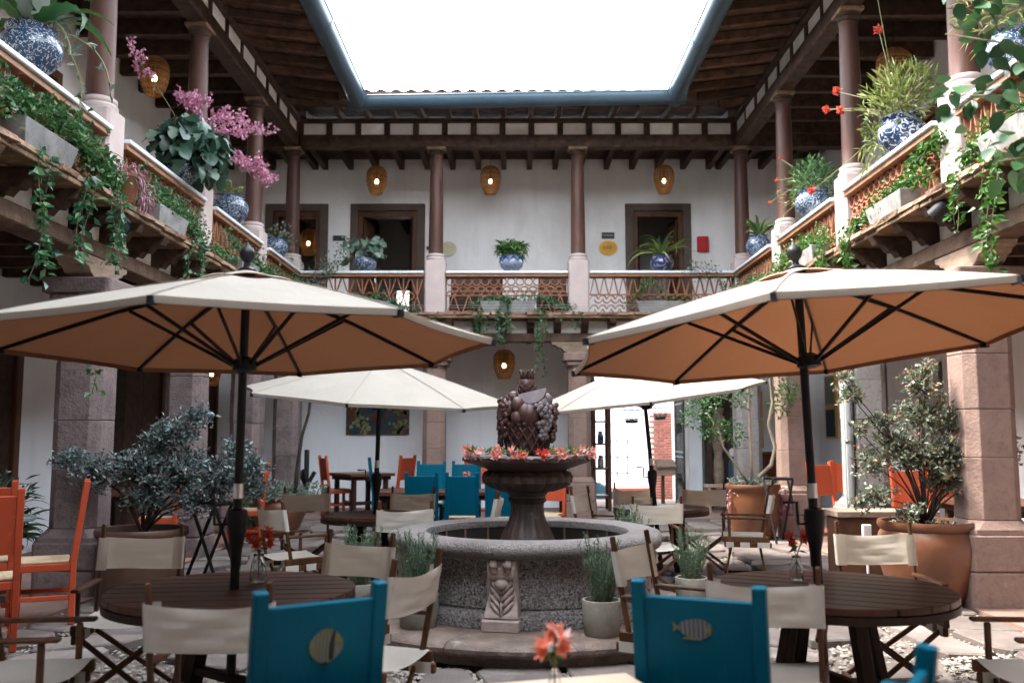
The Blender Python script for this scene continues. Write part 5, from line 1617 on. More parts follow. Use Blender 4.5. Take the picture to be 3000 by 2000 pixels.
def scatter_leaves(t, name, me_list, n, base, rad, lo, hi, seed, smin=.7, smax=1.2, roll=.5):
    rr = random.Random(seed)
    for k in range(n):
        a = rr.uniform(0, 2 * PI)
        e = rr.uniform(lo, hi)
        p = Vector(base) + V(math.cos(a) * rad * rr.random(), math.sin(a) * rad * rr.random(), rr.uniform(0, rad * .4))
        s = rr.uniform(smin, smax)
        o = link(name, me_list[k % len(me_list)], t, p, None, (s, s, s))
        o.rotation_euler = (Matrix.Rotation(a, 3, 'Z') @ Matrix.Rotation(-e, 3, 'Y') @ Matrix.Rotation(rr.gauss(0, roll), 3, 'X')).to_euler()
def leafball(t, c, r, n, L, W_, mat, name='foliage', up=.5, sq=(1, 1, 1), droop=.2, seed=0):
    d = rdir(n, .15)
    rad = rng.random(n) ** .45
    P = np.array(c) + d * rad[:, None] * np.array(sq) * r
    D = d * .7 + rdir(n) * .7 + np.array([0, 0, up])
    m = MB().leaves(P, D, rng.uniform(.7, 1.25, n) * L, rng.uniform(.7, 1.2, n) * W_, droop=droop)
    return m.build(name, mat, t)

# back rail, left: ivy-leaved plant
vn = YB - .10
t = thing('potted_plant', 'blue glazed pot of pale lobed ivy leaves on the rail before the dark double door', 'potted plant', (-2.60, vn, RAILZ), 0)
sphere_pot(t, .21, .29, 'tal2')
lm = [leaf_mesh('leaf', .20, .17, 'silverleaf', 6, .35, 0, .1, 3), leaf_mesh('leaf', .15, .13, 'silverleaf', 6, .5, 0, .1, 3)]
rr = random.Random(4)
for k in range(46):
    a = rr.uniform(0, 2 * PI); r_ = rr.uniform(.05, .34); z_ = .40 + rr.uniform(-.05, .30) * (1 - r_ / .5) - max(0, r_ - .22) * rr.uniform(0, 2.4)
    if k % 9 == 0: z_ += .12
    o = link('leaf', lm[k % 2], t, (r_ * math.cos(a), r_ * math.sin(a) * .7, z_), (Matrix.Rotation(a + rr.gauss(0, .5), 3, 'Z') @ Matrix.Rotation(rr.uniform(-.2, .9), 3, 'Y') @ Matrix.Rotation(rr.gauss(0, .5), 3, 'X')).to_euler())
MB().tube([(0, 0, .26), (.03, 0, .45), (.02, 0, .62)], .008, 6).build('stem', 'stem', t)
# back rail, middle: dense bright clump
t = thing('potted_plant', 'white pot with blue zigzag and a dense clump of bright leaves', 'potted plant', (-.06, vn, RAILZ), 0)
sphere_pot(t, .205, .28, 'tal3', .72)
m = MB()
for k in range(9):   # blue zigzag painted round the shoulder
    a0 = 2 * PI * k / 9; a1 = a0 + PI / 9; a2 = a0 + 2 * PI / 9
    f = lambda a, z, rr_: V(math.cos(a) * rr_, math.sin(a) * rr_, z)
    for q0, q1 in (((a0, .245), (a1, .165)), ((a1, .165), (a2, .245))):
        m.bar(f(q0[0], q0[1], .187), f(q1[0], q1[1], .2065), .012, .03, up=(math.cos(q0[0]), math.sin(q0[0]), 0))
m.build('zigzag_band', surf('cobalt_band', (.03, .075, .24), None, .25, 5, (1, 1, 1), 10, 0, .01, 0), t)
st = [strap_mesh('leaf', .34, .045, 'brightleaf', 8, 1.5), strap_mesh('leaf', .27, .04, 'brightleaf', 8, 1.6), strap_mesh('leaf', .3, .045, 'greenleaf', 8, 1.3)]
scatter_leaves(t, 'leaf', st, 110, (0, 0, .28), .16, -.4, .5, 5, .8, 1.2)
leafball(t, (0, 0, .38), .24, 260, .11, .035, 'brightleaf', sq=(1.05, .9, .75), up=.1, droop=.5)
# back rail, right: spidery plant
t = thing('potted_plant', 'indigo pot of long arching yellow green strap leaves before the door', 'potted plant', (2.54, vn, RAILZ), 0)
sphere_pot(t, .205, .28, 'tal4', .7)
st = [strap_mesh('leaf', .62, .055, 'oliveleaf', 12, 1.0), strap_mesh('leaf', .50, .035, 'oliveleaf', 12, 1.5), strap_mesh('leaf', .45, .04, 'greenleaf', 12, .5)]
scatter_leaves(t, 'leaf', st, 34, (0, 0, .27), .09, -.9, .15, 6, .8, 1.4)
# left rail pots
xl = XL + .10
t = thing('potted_plant', 'large blue patterned pot of wavy green fronds on the shaded rail', 'potted plant', (xl, 6.98, RAILZ), 0)
sphere_pot(t, .235, .36, 'tal2', .7)
st = [strap_mesh('frond', .85, .13, 'silverleaf', 16, .75, .18), strap_mesh('frond', .65, .11, 'greenleaf', 14, 1.2, .18), strap_mesh('frond', .75, .10, 'brightleaf', 14, .8, .2)]
scatter_leaves(t, 'frond', st, 24, (0, 0, .36), .09, -.85, .1, 12, .8, 1.2, .3)
for k, (a, L) in enumerate(((.15, .5), (-.6, .35), (1.2, .4))):
    q = walk((.16 * math.cos(a), .16 * math.sin(a), .36), (math.cos(a), math.sin(a), .2), L + .3, 9, .12, .28)
    MB().tube(q, .006, 5).build('trailing_stem', 'stem', t)
    m = MB().leaves(q[2:], rdir(8, -.4), .09, .035); m.build('trailing_leaves', 'silverleaf', t)
# big begonia with pink flower stems
t = thing('potted_plant', 'large dark leaved begonia with tall sprays of pink flowers', 'potted plant', (xl + .05, 10.15, RAILZ), 0)
sphere_pot(t, .22, .30, 'tal2', .8)
lm = [leaf_mesh('leaf', .20, .19, 'darkleaf', 9, .35, .10, .10, 3), leaf_mesh('leaf', .16, .15, 'darkleaf', 9, .5, .12, .14, 3), leaf_mesh('leaf', .17, .14, 'silverleaf', 9, .4, .10, .12, 3)]
rr = random.Random(8)
for k in range(215):
    d = Vector(rdir(1, .2)[0]); d.x *= .62
    r_ = rr.uniform(.25, .60)
    p = V(d.x * r_ + .10, d.y * r_ * .95, .42 + d.z * r_ * .62)
    if p.z < -.15 or p.x < -.32: continue
    a = math.atan2(d.y, d.x) + rr.gauss(0, .4)
    link('leaf', lm[0 if k % 7 else 2] if k % 2 else lm[1], t, p, (Matrix.Rotation(a, 3, 'Z') @ Matrix.Rotation(rr.uniform(.1, 1.1), 3, 'Y') @ Matrix.Rotation(rr.gauss(0, .4), 3, 'X')).to_euler(), (rr.uniform(.8, 1.15),) * 3)
m = MB()
for k in range(26):
    a = rr.uniform(0, 6.28)
    m.tube([(0, 0, .28), (.2 * math.cos(a), .2 * math.sin(a), .42 + rr.uniform(-.05, .15)), (.36 * math.cos(a) + .1, .42 * math.sin(a), .40 + rr.uniform(-.2, .2))], .006, 5)
m.build('petioles', 'stem', t)
# sprays: (dx, dy, dz) tips; the flowers lean out over the courtyard
for k, (tx, ty, tz, n) in enumerate([(-.25, -1.00, 1.18, 46), (.02, -.12, .98, 80), (.10, .12, 1.02, 80), (.15, .25, .78, 60), (.32, .55, .95, 70), (.45, .80, 1.00, 60), (.55, .55, .72, 60), (.55, 1.55, 1.10, 46), (.55, 1.20, .42, 100), (.62, 1.50, .36, 90), (.60, 1.95, .55, 36), (.35, .15, .62, 60)]):
    tip = V(tx, ty, tz); b0 = V(.08, .02, .42)
    mid = b0.lerp(tip, .6) + V(0, 0, .08)
    MB().tube([b0, b0.lerp(mid, .5) + V(0, 0, .04), mid, tip], [.005, .004, .0035, .002], 5).build('flower_stem', 'stem', t)
    c = mid.lerp(tip, .75)
    n = int(n * 1.5)
    side_ = [V(rr.gauss(0, .07), rr.gauss(0, .10), rr.uniform(.02, .17)) for q in range(7)]
    P = []
    for q in range(7):                       # side branchlets of the spray
        b1 = mid.lerp(tip, q / 7); e1 = b1 + side_[q] + (tip - mid) * .12
        MB().tube([b1, e1], .0016, 4).build('flower_twig', 'stem', t)
        for w2 in range(n // 7):
            g = rr.random() ** .7
            P.append(tuple(b1.lerp(e1, g) + V(rr.gauss(0, .022), rr.gauss(0, .022), rr.gauss(-.01, .022))))
    P = np.array(P)
    m = MB()
    for p in P[: n]:
        m.leaves(np.repeat(p[None], 3, 0), rdir(3, -.1), .036, .03, fold=.1)
    m.build('pink_blossom', 'pinkpetal', t)['kind'] = 'stuff'
t = thing('potted_plant', 'squat blue lattice patterned jar with a wilted plant on the shaded rail', 'potted plant', (xl, 12.1, RAILZ), 0)
sphere_pot(t, .24, .36, 'tal2', .72)
leafball(t, (0, 0, .40), .14, 40, .10, .04, 'oliveleaf', up=.1, seed=3)
t = thing('potted_plant', 'blue pot half hidden by grey foliage near the corner of the shaded gallery', 'potted plant', (xl, 14.45, RAILZ), 0)
sphere_pot(t, .2, .30, 'tal2', .7)
leafball(t, (.05, .05, .26), .32, 160, .07, .03, 'silverleaf', up=.2)
# right rail pots
xr = XR - .10
t = thing('potted_plant', 'blue flowered pot of reedy yellow green leaves and red blooms on the sunlit rail', 'potted plant', (xr, 9.0, RAILZ - .0), 0)
sphere_pot(t, .235, .34, 'tal1', .78)
leafball(t, (-.02, -.02, .54), .42, 620, .13, .030, 'oliveleaf', up=.7, sq=(.8, 1.15, .7), droop=.05)
leafball(t, (-.05, .42, .20), .30, 150, .12, .028, 'oliveleaf', 'hanging_foliage', up=0, sq=(.7, 1, 1), droop=.2)
def redstem(t, b0, pts, tip_r, n=10):
    MB().tube([b0] + pts, .0045, 5).build('flower_stem', 'stem', t)
    m = MB(); c = Vector(pts[-1])
    for k in range(n):
        m.leaves(np.array([tuple(c + Vector(rdir(1)[0]) * tip_r * .6)] * 4), rdir(4), tip_r * .8, tip_r * .5)
    m.build('red_bloom', 'redpetal', t)
    L = len(pts)
for tip, mid in (((-.30, .95, .98), (-.2, .45, .72)), ((-.28, 1.35, .92), (-.2, .6, .66)), ((-.25, 1.0, .78), (-.2, .5, .6)), ((-.05, .35, 1.42), (-.02, .2, .9)), ((-.35, -.35, 1.55), (-.2, -.2, .95)), ((-.40, 1.55, .02), (-.25, .7, .15))):
    redstem(t, (0, 0, .4), [mid, tip], .055)
t = thing('potted_plant', 'round blue and white pot of fresh green fern on the sunlit rail', 'potted plant', (xr, 11.75, RAILZ), 0)
sphere_pot(t, .24, .34, 'tal2', .8)
leafball(t, (0, .02, .48), .33, 620, .11, .018, 'greenleaf', up=.5, sq=(.9, 1, .9), droop=.2)
leafball(t, (-.05, .3, .42), .3, 120, .11, .018, 'oliveleaf', 'dry_fronds', up=.1)
for tip, mid in (((-.2, .95, .74), (-.15, .4, .62)), ((-.2, 1.35, .52), (-.15, .6, .5)), ((-.2, .72, .98), (-.1, .3, .7)), ((-.4, .3, -.2), (-.3, .3, .1))):
    redstem(t, (0, 0, .36), [mid, tip], .035, 6)
t = thing('potted_plant', 'pale pot with yellowing arching leaves near the corner of the sunlit gallery', 'potted plant', (xr, 14.5, RAILZ), 0)
sphere_pot(t, .2, .34, 'tal2', .7)
st = [strap_mesh('leaf', .5, .06, 'oliveleaf', 10, 1.2), strap_mesh('leaf', .4, .07, 'greenleaf', 10, .7)]
scatter_leaves(t, 'leaf', st, 16, (0, 0, .33), .08, -.6, .3, 22, .7, 1.1)
t = thing('potted_plant', 'pale pot of fine reedy leaves partly hidden by the leafy branches', 'potted plant', (xr, 6.95, RAILZ), 0)
sphere_pot(t, .2, .30, 'tal2', .75)
leafball(t, (-.02, .05, .55), .42, 420, .14, .016, 'oliveleaf', up=.4, sq=(.8, 1, .9))

# ---------------------------------------------------------------- ivy, troughs on the ledges
IV = 0
def ivy(label, strands, mat, size=.055, gap=.028, group='trailing ivy on the balconies'):
    """strands: (x, y, z, length, sway_x, sway_y)"""
    t = thing('trailing_ivy', label, 'ivy', strands[0][:3], 0, group)
    o = Vector(strands[0][:3])
    for (x, y, z, L, sx, sy) in strands:
        n = max(6, int(L / .05))
        p = Vector((x, y, z)) - o; pts = [p.copy()]
        ph = random.uniform(0, 6)
        for i in range(n):
            f = i / n
            p = p + V(sx * .05 + math.sin(ph + f * 5) * .010, sy * .05 + math.cos(ph + f * 4) * .010, -.05 if i > 1 else -.012)
            pts.append(p.copy())
        MB().tube(pts, .0035, 4).build('vine', 'vine', t)
        k = int(L / gap)
        P = []; D = []
        for q in range(k):
            f = (q + random.random() * .6) / k * n
            i = min(n - 1, int(f)); a = pts[i].lerp(pts[i + 1], f - i)
            clump = .5 + .5 * math.sin(q * .55 + ph)
            for e in range(1 + (random.random() < clump)):
                P.append(tuple(a + V(random.gauss(0, .022), random.gauss(0, .022), random.gauss(0, .015))))
                D.append((random.gauss(0, 1), random.gauss(0, 1), random.uniform(-1.3, .1)))
        K = len(P)
        MB().leaves(P, D, rng.uniform(.45, 1.4, K) * size, rng.uniform(.5, 1.15, K) * size * .85, N=rng.normal(size=(K, 3)) + np.array([0, -.6, .5]), fold=.12).build('leaves', mat, t)
    return t
def trough(label, x, y, rz, L, W_=.21, h=.19):
    t = thing('stone_trough', label, 'planter', (x, y, 3.590), rz, 'stone troughs on the ledges')
    m = MB()
    a, b = L / 2 - .06, L / 2; c, d = W_ / 2 - .03, W_ / 2
    vs = [(-a, -c, 0), (a, -c, 0), (a, c, 0), (-a, c, 0), (-b, -d, h), (b, -d, h), (b, d, h), (-b, d, h), (-b + .03, -d + .03, h), (b - .03, -d + .03, h), (b - .03, d - .03, h), (-b + .03, d - .03, h), (-b + .04, -d + .04, h - .04), (b - .04, -d + .04, h - .04), (b - .04, d - .04, h - .04), (-b + .04, d - .04, h - .04)]
    fs = [(3, 2, 1, 0)] + [(i, (i + 1) % 4, 4 + (i + 1) % 4, 4 + i) for i in range(4)] + [(4 + i, 4 + (i + 1) % 4, 8 + (i + 1) % 4, 8 + i) for i in range(4)] + [(8 + i, 8 + (i + 1) % 4, 12 + (i + 1) % 4, 12 + i) for i in range(4)]
    m.add(vs, fs).build('trough_body', 'stone_trough', t, bevel=.004)
    MB().add(vs[12:16], [(0, 1, 2, 3)]).build('soil', 'soil', t)
    return t
def mass(label, pts, n, size, mat, spread=(.10, .10, .07), group='leafy creepers on the ledges', spill=0):
    """ground-cover foliage along a line of points, sitting in troughs and on ledges"""
    t = thing('creeper', label, 'creeper', pts[0], 0, group)
    o = np.array(pts[0]); A = np.array(pts, float) - o
    s = rng.random(n) * (len(A) - 1); i = np.minimum(s.astype(int), len(A) - 2); f = (s - i)[:, None]
    P = A[i] * (1 - f) + A[i + 1] * f
    bump_ = (.6 + .4 * np.sin(s * 5.1 + 1) * np.sin(s * 2.3))[:, None]
    P = P + rng.normal(size=(n, 3)) * np.array(spread) * bump_
    D = rng.normal(size=(n, 3)) + np.array([0, -.2, .1])
    MB().leaves(P, D, rng.uniform(.55, 1.2, n) * size, rng.uniform(.6, 1.1, n) * size * .7, fold=.15).build('foliage', mat, t)
    m = MB()
    for k in range(max(3, n // 60)):
        j = random.randrange(n)
        m.tube(walk(P[j], (random.gauss(0, 1), random.gauss(0, 1), -.3), .25, 5, .3), .003, 4)
    m.build('runners', 'vine', t)['kind'] = 'stuff'
    return t
yb = YB - .32
trough('long grey stone trough with ivy spilling over its middle, back balcony', -.12, yb, 0, .95)
trough('grey stone trough below the indigo pot, back balcony', 2.45, yb, 0, .8)
trough('grey trough almost buried in dark creeper, back balcony', -2.5, yb, 0, .8)
xa = XL + .33
for y, l in ((6.75, 'grey trough under the big blue pot on the shaded ledge'), (9.25, 'grey trough with green creeper under the begonia, shaded ledge'), (12.0, 'pale trough under the squat blue jar, shaded ledge')):
    trough(l, xa, y, 90, .8)
xb = XR - .33
for y, l in ((8.75, 'pale trough in sun beside the terracotta arches, sunlit ledge'), (11.3, 'pale trough under the fern pot, sunlit ledge'), (6.5, 'pale trough behind leafy branches, sunlit ledge')):
    trough(l, xb, y, 90, .85)
mass('dark creeper mound covering the trough below the dark double door', [(-3.1, yb, 3.75), (-2.75, yb, 3.80), (-2.4, yb, 3.84), (-2.05, yb - .02, 3.72), (-1.75, yb - .05, 3.62)], 1300, .05, 'ivyleaf', (.09, .08, .085))
mass('green creeper in the middle trough of the back balcony', [(-.75, yb - .05, 3.68), (-.6, yb, 3.80), (-.35, yb - .02, 3.83), (-.1, yb - .06, 3.80), (.2, yb, 3.84), (.5, yb, 3.84), (.8, yb, 3.72), (1.0, yb - .05, 3.64)], 850, .05, 'ivyleaf', (.09, .06, .055))
mass('green creeper around the trough below the indigo pot', [(1.9, yb, 3.75), (2.15, yb, 3.95), (2.3, yb + .05, 4.2), (2.6, yb, 3.82), (2.9, yb, 3.82), (3.2, yb, 3.7)], 420, .05, 'brightleaf', (.09, .06, .07))
mass('leafy shrub tangle climbing the rail at the corner of the shaded gallery', [(XL + .35, yb + .1, 3.75), (-3.45, yb, 4.1), (-3.3, yb, 4.45), (-3.15, yb + .05, 4.30), (-2.95, yb, 4.55), (-2.9, yb, 4.9)], 420, .06, 'silverleaf', (.13, .08, .13))
mass('fine grey green tangle over the rail at the corner of the sunlit gallery', [(XR - .3, yb + .1, 3.75), (3.5, yb, 4.2), (3.2, yb, 4.4), (2.95, yb, 4.30)], 260, .05, 'silverleaf', (.16, .1, .12))
mass('long green creeper tumbling from the trough under the big blue pot', [(xa, 6.2, 3.85), (xa + .02, 6.6, 3.92), (xa + .04, 7.0, 3.95), (xa + .06, 7.35, 3.85), (xa + .08, 7.6, 3.80), (xa + .10, 7.85, 3.68)], 1500, .065, 'greenleaf', (.07, .12, .10))
mass('small leaved creeper below the begonia on the shaded ledge', [(xa + .02, 8.35, 3.68), (xa, 8.8, 3.82), (xa + .04, 9.3, 3.86), (xa + .08, 9.8, 3.78), (xa + .10, 10.05, 3.62)], 1500, .048, 'greenleaf', (.06, .12, .085))
mass('light creeper between the begonia and the squat jar, shaded ledge', [(xa + .05, 10.6, 3.70), (xa, 11.2, 3.70), (xa, 12.3, 3.82), (xa + .05, 12.9, 3.80), (xa + .05, 13.4, 3.68)], 900, .05, 'greenleaf', (.06, .14, .08))
mass('green creeper filling the ledge near the corner of the shaded gallery', [(xa, 13.6, 3.70), (xa, 14.3, 3.85), (xa + .05, 14.9, 3.95), (xa + .1, 15.3, 3.8)], 900, .055, 'ivyleaf', (.07, .16, .12))
mass('sunny creeper in the trough beside the terracotta arches', [(xb, 8.1, 3.85), (xb, 8.5, 3.83), (xb - .02, 9.0, 3.82), (xb - .02, 9.5, 3.75), (xb - .04, 9.9, 3.66)], 800, .06, 'brightleaf', (.06, .12, .075))
mass('sunny creeper climbing the lattice under the reedy pot', [(xb + .1, 7.9, 4.12), (xb + .1, 8.3, 4.10), (xb + .1, 8.7, 3.95)], 330, .07, 'brightleaf', (.04, .10, .06))
mass('bright creeper in the trough under the fern pot', [(xb, 10.7, 3.78), (xb, 11.2, 3.85), (xb - .02, 11.7, 3.84), (xb - .04, 12.3, 3.82), (xb - .04, 12.9, 3.72)], 1000, .055, 'brightleaf', (.06, .14, .09))
mass('green creeper on the ledge at the corner of the sunlit gallery', [(xb, 13.3, 3.72), (xb, 14.0, 3.85), (xb, 14.8, 3.85), (xb, 15.3, 3.7)], 900, .055, 'greenleaf', (.07, .16, .11))
mass('creeper in the trough behind the leafy branches', [(xb, 6.0, 3.8), (xb, 6.5, 3.85), (xb, 7.0, 3.8), (xb - .05, 7.3, 3.66)], 600, .065, 'brightleaf', (.06, .12, .08))
mass('dark creeper climbing the lattice under the big blue pot', [(xa - .06, 5.9, 4.05), (xa - .06, 6.8, 4.02), (xa - .05, 7.6, 4.0), (xa - .04, 8.0, 3.85)], 750, .06, 'ivyleaf', (.035, .13, .10))
mass('dark creeper climbing the lattice under the begonia', [(xa - .06, 8.8, 4.02), (xa - .06, 9.6, 4.0), (xa - .06, 10.5, 3.95)], 600, .05, 'ivyleaf', (.035, .14, .10))
mass('dark creeper climbing the lattice under the squat jar', [(xa - .06, 11.3, 4.0), (xa - .06, 12.2, 3.98), (xa - .06, 13.1, 3.95), (xa - .06, 14.2, 4.0)], 700, .05, 'ivyleaf', (.035, .16, .10))
mass('sunny creeper climbing the lattice under the fern pot', [(xb + .07, 10.9, 3.98), (xb + .07, 11.8, 4.0), (xb + .07, 12.8, 3.95)], 420, .055, 'brightleaf', (.035, .15, .09))
ze = 3.60
ivy('long ivy curtain hanging under the big blue pot', [(XL + .45, 6.55, ze, 1.10, -.05, -.12), (XL + .46, 6.72, ze, .95, 0, .1), (XL + .47, 6.50, ze - .5, .6, 0, .5)], 'ivyleaf', .072, .030)
ivy('bushy ivy curtain with large leaves over the dark pillar capital', [(XL + .46, 7.28, ze, .75, 0, 0), (XL + .46, 7.40, ze, .84, 0, -.04), (XL + .45, 7.33, ze, .55, 0, .03)], 'ivyleaf', .082, .030)
ivy('dense ivy strand beside the black spotlight', [(XL + .46, 7.72, ze, .78, 0, 0), (XL + .47, 7.80, ze, .72, 0, .02), (XL + .46, 7.85, ze, .60, 0, -.05)], 'ivyleaf', .06, .018)
ivy('ivy strands below the small leaved creeper of the shaded ledge', [(XL + .46, 9.75, ze, .55, 0, 0), (XL + .46, 9.92, ze, .62, 0, .05), (XL + .46, 10.05, ze, .45, 0, .1)], 'ivyleaf', .06, .018)
ivy('thin lone ivy tendril dangling in front of the dark pillar', [(XL + .46, 8.05, ze, .5, -.1, -.1), (-3.62, 7.9, 2.10, .30, .03, .08)], 'greenleaf', .07, .03)
ivy('bright ivy strand beside the black spotlight of the sunlit balcony', [(XR - .46, 7.22, ze, .50, 0, 0), (XR - .46, 7.27, ze, .55, 0, .02)], 'brightleaf', .065, .026)
ivy('long bright ivy rope hanging near the leafy branches', [(XR - .46, 6.62, ze, .95, 0, .04), (XR - .46, 6.70, ze, .98, 0, 0), (XR - .46, 6.66, ze - .2, .75, 0, .02)], 'brightleaf', .07, .022)
ivy('sunlit bushy ivy tuft below the fern pot', [(XR - .46, 10.35, ze, .42, 0, 0), (XR - .46, 10.5, ze, .36, 0, .05), (XR - .46, 10.42, ze, .44, 0, 0)], 'brightleaf', .065, .016)
ivy('short sunlit ivy strand above the tilted umbrella', [(XR - .46, 9.62, ze, .40, 0, 0), (XR - .46, 9.70, ze, .46, 0, .04), (XR - .46, 9.78, ze, .34, 0, 0)], 'brightleaf', .07, .018)
yc = YB - .47
ivy('ivy rope hanging from the middle trough to the wicker lamp', [(-.22, yc, 3.86, .95, 0, 0), (-.16, yc, 3.86, .85, -.03, 0), (-.10, yc, 3.8, .70, 0, 0), (-.26, yc, 3.62, .6, .05, 0)], 'ivyleaf', .055, .014)
ivy('long fine ivy strands hanging above the stone pineapple', [(.36, yc, 3.66, 1.18, -.02, 0), (.44, yc, 3.62, .80, -.08, 0), (.52, yc, 3.60, .62, -.10, 0), (.40, yc, 3.62, 1.22, .03, 0)], 'ivyleaf', .05, .02)
ivy('short ivy tufts beside the wicker lamp of the back balcony', [(-.62, yc, 3.62, .52, 0, 0), (-.56, yc, 3.62, .60, .04, 0), (-.50, yc, 3.5, .35, .1, 0)], 'ivyleaf', .055, .02)
ivy('sparse ivy wisps beside the pale pillar', [(.80, yc, 3.6, .30, 0, 0), (.98, yc, 3.6, .42, 0, 0), (1.08, yc, 3.6, .25, .05, 0), (-1.3, yc, 3.6, .25, 0, 0)], 'ivyleaf', .05, .03)
# terracotta pots with mauve succulent on the left ledge
t = thing('potted_plant', 'terracotta pot of drooping mauve succulent on the shaded ledge', 'potted plant', (xa + .05, 8.15, 3.590), 0)
MB().lathe([(.085, 0), (.095, .02), (.125, .22), (.14, .235), (.14, .265), (.12, .265), (.115, .22), (.001, .22)], 24).build('pot', 'terrapot', t, smooth=40)
leafball(t, (.02, 0, .27), .18, 200, .07, .022, 'mauve', up=-.2, sq=(.9, 1.1, .55), droop=.5)
leafball(t, (.08, .22, .12), .14, 140, .06, .02, 'mauve', 'hanging_foliage', up=-.6, sq=(.7, 1, 1.2), droop=.5)

# ---------------------------------------------------------------- big ground pots with shrubs
def bigpot(t, r, h, mat, style=0):
    if style == 0:   # straight-sided, rolled rim
        prof = [(r * .72, 0), (r * .80, .05), (r * .95, h * .45), (r * .97, h * .72), (r * .93, h * .86), (r * .96, h * .88), (r * 1.02, h * .92), (r * 1.03, h * .97), (r * 1.0, h), (r * .93, h * .995), (r * .90, h * .93)]
    else:            # bellied jar
        prof = [(r * .55, 0), (r * .60, .03), (r * .82, h * .25), (r * 1.0, h * .55), (r * 1.04, h * .72), (r * 1.0, h * .85), (r * .94, h * .90), (r * .98, h * .92), (r * 1.02, h * .96), (r * 1.0, h), (r * .92, h * .995), (r * .89, h * .94)]
    MB().lathe(prof, 40, cap=False).build('pot', mat, t, smooth=50)
    MB().lathe([(.001, h * .95), (r * .91, h * .93)], 24, cap=False).build('soil', 'soil', t)
def shrub(t, z0, blobs, nleaf, L, W_, mat, bark, seed, spread=1.0, trunk_r=.02):
    """stems from the pot fan out to leaf clumps"""
    rr = random.Random(seed)
    st = MB(); tw = MB(); fo = MB()
    tot = sum(b[3] ** 2 for b in blobs)
    for (x, y, z, r) in blobs:
        a = V(rr.gauss(0, .015), rr.gauss(0, .015), z0); c = V(x, y, z)
        mid = a.lerp(c, .5) + V(rr.gauss(0, .03), rr.gauss(0, .03), .05)
        mid.x *= .75; mid.y *= .75
        st.tube([a, a.lerp(mid, .5) + V(0, 0, .04), mid, c], [trunk_r, trunk_r * .8, trunk_r * .55, trunk_r * .3], 6)
        n = int(nleaf * r * r / tot)
        nt_ = max(4, n // 14)
        for k in range(nt_):
            d = Vector(rdir(1, .25)[0])
            e = c + Vector((d.x, d.y, d.z * .75)) * r * rr.uniform(.35, 1.12)
            b0 = c.lerp(e, .1)
            tw.tube([b0, b0.lerp(e, .6) + V(0, 0, .02), e], [.004, .003, .0015], 4, cap=False)
            q = 14
            f = np.array([rr.random() ** .8 for _ in range(q)])[:, None]
            P = np.array(b0) * (1 - f) + np.array(e) * f + rng.normal(size=(q, 3)) * .02
            D = np.array(d)[None] * .6 + rng.normal(size=(q, 3)) * .8 + np.array([0, 0, .3])
            fo.leaves(P, D, rng.uniform(.6, 1.25, q) * L, rng.uniform(.6, 1.2, q) * W_, fold=.15)
    st.build('trunk', bark, t, smooth='all'); tw.build('twigs', bark, t)['kind'] = 'stuff'
    fo.build('crown', mat, t)
t = thing('potted_shrub', 'bushy purple grey shrub in a wide terracotta pot beside the dark pillar', 'shrub', (-3.18, 8.0, .02), 0)
bigpot(t, .37, .72, 'terradark', 0)
shrub(t, .68, [(-.05, 0, 1.20, .34), (.30, .05, 1.16, .36), (.62, .02, 1.12, .30), (.90, 0, 1.20, .22), (-.42, .05, 1.18, .26), (-.66, .0, 1.30, .15), (.25, .05, 1.50, .24), (.42, .05, 1.66, .15), (.15, 0, 1.46, .2), (.05, .0, .98, .24), (.45, -.05, .95, .22), (.75, .1, 1.36, .16), (.95, .05, 1.02, .15)], 13000, .045, .026, 'purpleleaf', 'darkbark', 3, trunk_r=.014)
t = thing('potted_shrub', 'airy bronze green shrub in a glazed terracotta jar beside the pink pillar', 'shrub', (3.47, 7.95, .03), 0)
bigpot(t, .38, .78, 'terrapot', 1)
shrub(t, .74, [(.05, 0, 1.32, .30), (-.20, .05, 1.38, .26), (.28, .05, 1.28, .26), (.05, .05, 1.64, .26), (.0, .0, 1.92, .20), (.06, 0, 2.06, .13), (.30, .05, 1.60, .20), (-.42, 0, 1.26, .18), (-.58, .05, 1.84, .17), (-.66, 0, 1.98, .10), (.52, .05, 1.38, .18), (.70, 0, 1.50, .13), (.78, .05, 1.30, .12), (.60, .0, 1.14, .14), (.45, .05, 1.62, .14), (-.30, .05, 1.60, .16), (-.42, -.1, .98, .17), (-.58, -.05, .92, .10), (-.2, -.15, .86, .12), (.15, 0, 1.10, .2), (-.55, .0, 1.55, .10), (.42, .05, 1.14, .16)], 10000, .046, .027, 'bronzeleaf', 'darkbark', 5, trunk_r=.011)
leafball(t, (0, 0, .74), .30, 260, .04, .02, 'bronzeleaf', 'undergrowth', sq=(1, 1, .12))
t = thing('potted_tree', 'bare stemmed small tree in a terracotta pot before the grey pillar', 'tree', (3.28, 12.9, .12), 0)
bigpot(t, .36, .74, 'terrapot', 0)
tk = MB()
tk.tube([(.02, 0, .70), (.10, 0, .85), (.26, 0, 1.0), (.32, 0, 1.25), (.24, .02, 1.55), (.30, 0, 1.85), (.27, 0, 2.2), (.34, 0, 2.45)], [.032, .028, .026, .024, .024, .02, .018, .012], 8)
tk.tube([(.0, 0, .70), (-.02, 0, 1.1), (-.02, .02, 1.6), (-.03, 0, 2.0), (-.06, 0, 2.35)], [.024, .02, .018, .015, .01], 8)
tk.tube([(-.03, 0, .70), (-.20, 0, .95), (-.40, 0, 1.25), (-.46, 0, 1.5), (-.62, 0, 1.72)], [.024, .018, .015, .012, .006], 8)
tk.tube([(-.02, 0, 1.75), (-.25, 0, 1.88), (-.55, 0, 1.96), (-.72, 0, 1.92)], [.012, .01, .008, .004], 6)
tk.build('trunk', 'bark', t, smooth='all')
fo = MB()
